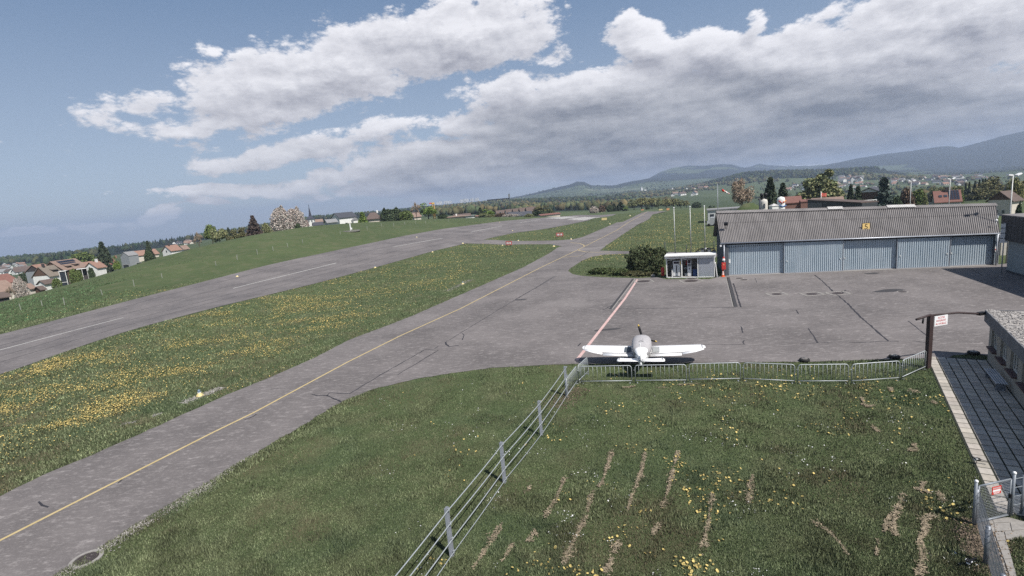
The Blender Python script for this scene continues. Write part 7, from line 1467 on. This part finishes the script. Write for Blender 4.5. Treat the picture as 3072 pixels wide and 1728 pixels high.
ca, sa = np.cos(a), np.sin(a); v = np.stack([np.stack([tx + ca * l_ / 2 * i - sa * w_ / 2 * j, ty + sa * l_ / 2 * i + ca * w_ / 2 * j, zz + rng.normal(0, .008, n)], -1) for i, j in ((-1, -1), (1, -1), (1, 1), (-1, 1))], 1)
t_ = np.repeat(np.concatenate([rng.uniform(.6, 1.25, (n, 1)) * np.ones((n, 3)), np.ones((n, 1))], 1), 4, 0)
kind(npmesh('dry_thatch', v.reshape(-1, 3), np.arange(n * 4).reshape(n, 4), mat('thatch', (.245, .20, .14), .95, .15, 3, attr='tint'), None, t_), 'stuff')
# gravel along the taxiway edge, round the marker, along the fence foot
gx_, gy_ = [], []
def gline(c, pts, wd, dens):
    g = [gz(*Z(c, *a)) for a in pts]
    for a, b_ in zip(g[:-1], g[1:]):
        n = int((b_ - a).length * dens); f = rng.random(n); d = (b_ - a).normalized(); w_ = rng.normal(0, wd, n); gx_.append(a.x + (b_.x - a.x) * f - d.y * w_); gy_.append(a.y + (b_.y - a.y) * f + d.x * w_)
gline('d5', [(300, 1449), (400, 1385), (520, 1318), (640, 1238), (760, 1168), (890, 1090), (970, 1045), (1100, 965)], .22, 380); gline('d5', [(1100, 965), (1344, 800)], .12, 90); gline('d5', [(955, 545), (1165, 460)], .22, 420); gline('c3', [(700, 1230), (870, 1150), (970, 1100)], .3, 60); gline('d5', [(800, 610), (855, 595)], .12, 150); gline('d5', [(640, 655), (715, 640)], .10, 120)
gx_ = np.concatenate(gx_); gy_ = np.concatenate(gy_); bad = inpoly(gx_, gy_, APX); gx_, gy_ = gx_[~bad], gy_[~bad]
stones('gravel', np.stack([gx_, gy_, zt(gx_, gy_) + .03], -1), .030, m_stone)
gx_, gy_ = [], []
gline('f8', [(1750, 30), (1800, 400), (1850, 900), (1900, 1050)], .26, 520); gline('f8', [(1600, 250), (1650, 700)], .2, 220); gline('f8', [(1950, 700), (2050, 1050)], .15, 240); gline('d4', [(1200, 370), (1290, 310), (1380, 245)], .4, 190)
gx_ = np.concatenate(gx_); gy_ = np.concatenate(gy_); stones('soil_litter', np.stack([gx_, gy_, zt(gx_, gy_) + .03], -1), .030, mat('litter', (.15, .115, .085), .95, .25, 9, attr='tint'))
# woods on the hills: trees far too small and many to pick apart
def far_trees(name, regions, n_each, m):
    VV, FF, TT = [], [], []; off = 0
    ico = np.array([(math.cos(a) * r_, math.sin(a) * r_, z) for z, r_ in ((.12, .34), (.42, .52), (.78, .36)) for a in np.linspace(0, 6.283, 7)[:-1]] + [(0, 0, 1.0)])
    icf = [(j * 6 + i, j * 6 + (i + 1) % 6, (j + 1) * 6 + (i + 1) % 6) for j in range(2) for i in range(6)] + [(j * 6 + i, (j + 1) * 6 + (i + 1) % 6, (j + 1) * 6 + i) for j in range(2) for i in range(6)] + [(12 + i, 12 + (i + 1) % 6, 18) for i in range(6)]
    con = np.array([(math.cos(a) * r_, math.sin(a) * r_, z) for z, r_ in ((.05, .26), (.45, .17), (.75, .09)) for a in np.linspace(0, 6.283, 7)[:-1]] + [(0, 0, 1.05)])
    icf = np.array(icf)
    for (u0, u1, r0, r1, n, hh, pc, col, clump) in regions:
        a0, a1 = sphK(u0, 520), sphK(u1, 520); m_ = int(n * 2.2); a = rng.uniform(a0, a1, m_); r_ = rng.uniform(r0, r1, m_); x, y = r_ * np.sin(a), r_ * np.cos(a)
        kk = fbm(x / clump, y / clump, 3, int(u0) % 50) > .47; x, y = x[kk][:n], y[kk][:n]; n = len(x); z = zt(x, y); isc = rng.random(n) < pc + .35 * (fbm(x / 140, y / 140, 2, 5) - .5)
        h = hh * .58 * rng.uniform(.55, 1.2, n); base = np.where(isc[:, None, None], con[None], ico[None]) * rng.uniform(.85, 1.15, (n, 19, 1)); w_ = np.where(isc, 1.0, rng.uniform(.8, 1.25, n))
        v = base * np.stack([h * w_, h * w_, h], -1)[:, None, :] + np.stack([x, y, z - .4], -1)[:, None, :]; VV.append(v.reshape(-1, 3)); FF.append((icf[None] + (np.arange(n) * 19)[:, None, None] + off).reshape(-1, 3)); off += n * 19
        c = np.where(isc[:, None], np.array([.018, .030, .024])[None], np.array(col)[None]) * rng.uniform(.6, 1.45, (n, 1)) * np.array([1, 1, 1])[None]; c[:, 0] *= rng.uniform(.8, 1.35, n)
        sh = rng.uniform(.75, 1.2, (n, 19, 1)); t_ = np.concatenate([c[:, None, :] * sh, np.ones((n, 19, 1))], -1); TT.append(t_.reshape(-1, 4))
    return kind(npmesh(name, np.concatenate(VV), np.concatenate(FF), m, None, np.concatenate(TT)), 'stuff')
m_far = mat('far_foliage', (.85, .85, .85), .9, .15, .15, attr='tint', space='World', spec=.1)
GRN, PAL, BRN = (.042, .058, .028), (.080, .088, .046), (.070, .060, .042)
far_trees('forest', [(-250, 240, 1150, 1900, 1500, 17, .25, GRN, 160), (60, 520, 800, 1250, 1300, 19, .75, GRN, 140), (480, 1100, 900, 2100, 900, 17, .5, GRN, 200), (1070, 1330, 560, 1750, 1100, 15, .35, PAL, 130), (1300, 1690, 520, 1050, 1300, 14, .35, PAL, 110), (1280, 1600, 1300, 1850, 700, 15, .4, GRN, 160),
  (1560, 1800, 1500, 2400, 500, 14, .3, PAL, 120), (1740, 2330, 1880, 2480, 2600, 17, .70, GRN, 500), (1800, 2320, 1700, 1900, 380, 16, .15, PAL, 90), (2300, 2620, 380, 620, 420, 13, .3, PAL, 60), (2250, 2640, 2500, 4200, 1300, 14, .4, GRN, 220), (1900, 2600, 800, 1800, 330, 10, .3, PAL, 45), (1250, 1700, 2300, 4300, 900, 14, .5, GRN, 260)], 0, m_far)
# villages on the slopes
def hm(seed):
    b = MB(); L_, D, he, hr = 6 + seed, 4, 4.5 + seed * .6, 7.8 + seed * .6
    v = [(-L_, -D, -2), (L_, -D, -2), (L_, D, -2), (-L_, D, -2), (-L_, -D, he), (L_, -D, he), (L_, D, he), (-L_, D, he), (-L_, 0, hr), (L_, 0, hr)]
    b.add(v, [(0, 1, 5, 4), (1, 2, 6, 5), (2, 3, 7, 6), (3, 0, 4, 7), (4, 8, 7), (5, 6, 9)], 0); o = .8
    b.add([(-L_ - o, -D - o, he - .5), (L_ + o, -D - o, he - .5), (L_ + o, 0, hr + .2), (-L_ - o, 0, hr + .2), (-L_ - o, D + o, he - .5), (L_ + o, D + o, he - .5)], [(0, 1, 2, 3), (3, 2, 5, 4)], 1)
    for x in (-L_ * .5, L_ * .4): b.box((x, -D - .02, he * .55), (1.4, .1, 1.6), 0, 2)
    return b
HM = []
for i, (wl, rf_) in enumerate((('white', 'brown'), ('white', 'tan'), ('cream', 'orange'), ('pale', 'dark'), ('white', 'grey'), ('timber', 'brown'))):
    for sd in (0, 2):
        o = hm(sd).build('tmp', [wmat(wl), rmat(rf_), m_dark]); HM.append((wl, o.data)); bpy.data.objects.remove(o)
def village(name, n, us, vs_, label, group, scale=1.0, only=None, flat_=None, rmax=None):
    pool = [m for wl, m in HM if only is None or wl in only]; made = 0; used = []
    for i in range(n * 3):
        if made >= n: break
        u, v = random.uniform(*us), random.uniform(*vs_); p = gp(*K(u, v))
        if math.hypot(p.x, p.y) > 2950 and rmax is None: continue
        if any((p - q).length < 13 * scale for q in used): continue
        used.append(p); o = link(name, random.choice(pool), None, p - Vector((0, 0, 1)), random.uniform(0, 3.14)); s_ = scale * random.uniform(.75, 1.2); o.scale = (s_, s_, s_ * (flat_ or 1)); tag(o, label, 'house', group); made += 1
village('house', 62, (2215, 2420), (444, 467), 'tiny house in the hillside village right of the tall pine', 'houses of the hillside village', .80)
village('apartment_block', 12, (2105, 2165), (452, 460), 'bright white block at the top of the village behind the large pale tree', 'white blocks of the valley village', 1.0, ('white',), 1.5); village('house', 34, (2090, 2200), (460, 474), 'tiny house in the valley village between pale tree and pine', 'houses of the valley village', .62)
village('house', 14, (1975, 2050), (466, 479), 'tiny house in the scatter left of the large pale tree', 'scattered houses left of the pale tree', .7, ('white', 'cream', 'pale')); village('farm_building', 5, (1690, 1755), (488, 495), 'white farm building on the slope left of the windsock', 'farm left of the windsock', 1.0, ('white',))
village('house', 16, (2355, 2410), (424, 434), 'tiny house of the high hamlet on the upper fields', 'houses of the high hamlet', .9); village('house', 10, (2440, 2500), (440, 452), 'farm building on the upper fields at the right edge', 'farms on the upper fields', .8, ('white', 'pale'))
village('house', 26, (1600, 1780), (458, 477), 'tiny house of the ridge village around the white church', 'houses of the ridge village', .8); village('house', 24, (2, 62), (664, 692), 'small white house in the valley at the far left edge', 'houses in the far left valley', .62, ('white', 'pale', 'cream')); village('house', 30, (385, 480), (604, 617), 'small pale house in the distant town above the left crest', 'houses of the distant left town', .7, ('white', 'cream', 'pale')); village('greenhouse', 9, (1385, 1440), (500, 507), 'pale long building in the row beyond the runway', 'pale buildings beyond the runway', .9, ('white',), .5)
village('house', 10, (1340, 1480), (512, 520), 'small house among the trees beyond the terraced row', 'houses among trees beyond the terraces', .7)
p = gp(*K(1614, 474)); t = thing('church', 'white far church with pointed steeple in the ridge village', 'church', p, .3); z_ = max(9, (ztop(p.x, p.y, K(1614, 462)) - p.z) * .6); s_ = z_ / 20; MB().box((0, 0, z_ * .22), (8 * s_, 8 * s_, z_ * .6)).build('tower', wmat('white'), t); b = MB(); b.loft([[(-4.4 * s_, -4.4 * s_, z_ * .5), (4.4 * s_, -4.4 * s_, z_ * .5), (4.4 * s_, 4.4 * s_, z_ * .5), (-4.4 * s_, 4.4 * s_, z_ * .5)], [(-.3, -.3, z_), (.3, -.3, z_), (.3, .3, z_), (-.3, .3, z_)]], smooth=False); b.build('steeple', mat('far_steeple', (.40, .40, .41), .7, .1, 2), t); b = MB(); b.box((13 * s_, 0, z_ * .1), (18 * s_, 9 * s_, z_ * .35)); b.build('nave', wmat('white'), t)
for i in range(34):   # far town on the horizon
    u = random.uniform(1100, 1205); v = 512 - (u - 1100) * .105 - random.uniform(0, 2); p = atr(*K(u, v), 4200); o = MB().box((0, 0, 0), (random.uniform(10, 24), 12, random.uniform(14, 32))).build('tower_block', wmat('pale'), None, Vector((p.x, p.y, float(zt(p.x, p.y)) + 15)), random.uniform(0, 1)); tag(o, 'pale tower block of the far town on the horizon', 'tower block', 'tower blocks of the far town')
# the air: even pale haze round everything
zlo = float(ZP.min()) - 6; zhi = float(ZP[(AZC[:, None] * np.ones_like(ZP) > -4)].max()) + 25
hb = MB().box((0, 0, (zlo + zhi) / 2), (18800, 18800, zhi - zlo)).build('haze', [])
mh = bpy.data.materials.new('haze'); mh.use_nodes = True; n_ = mh.node_tree.nodes; n_.clear(); pv = n_.new('ShaderNodeVolumePrincipled'); ou = n_.new('ShaderNodeOutputMaterial'); mh.node_tree.links.new(pv.outputs[0], ou.inputs['Volume'])
pv.inputs['Color'].default_value = (.64, .77, 1.0, 1); pv.inputs['Density'].default_value = HAZE; pv.inputs['Anisotropy'].default_value = .25
hb.data.materials.append(mh); kind(hb, 'stuff')
# prototypes moved into place above; nothing else is left below ground
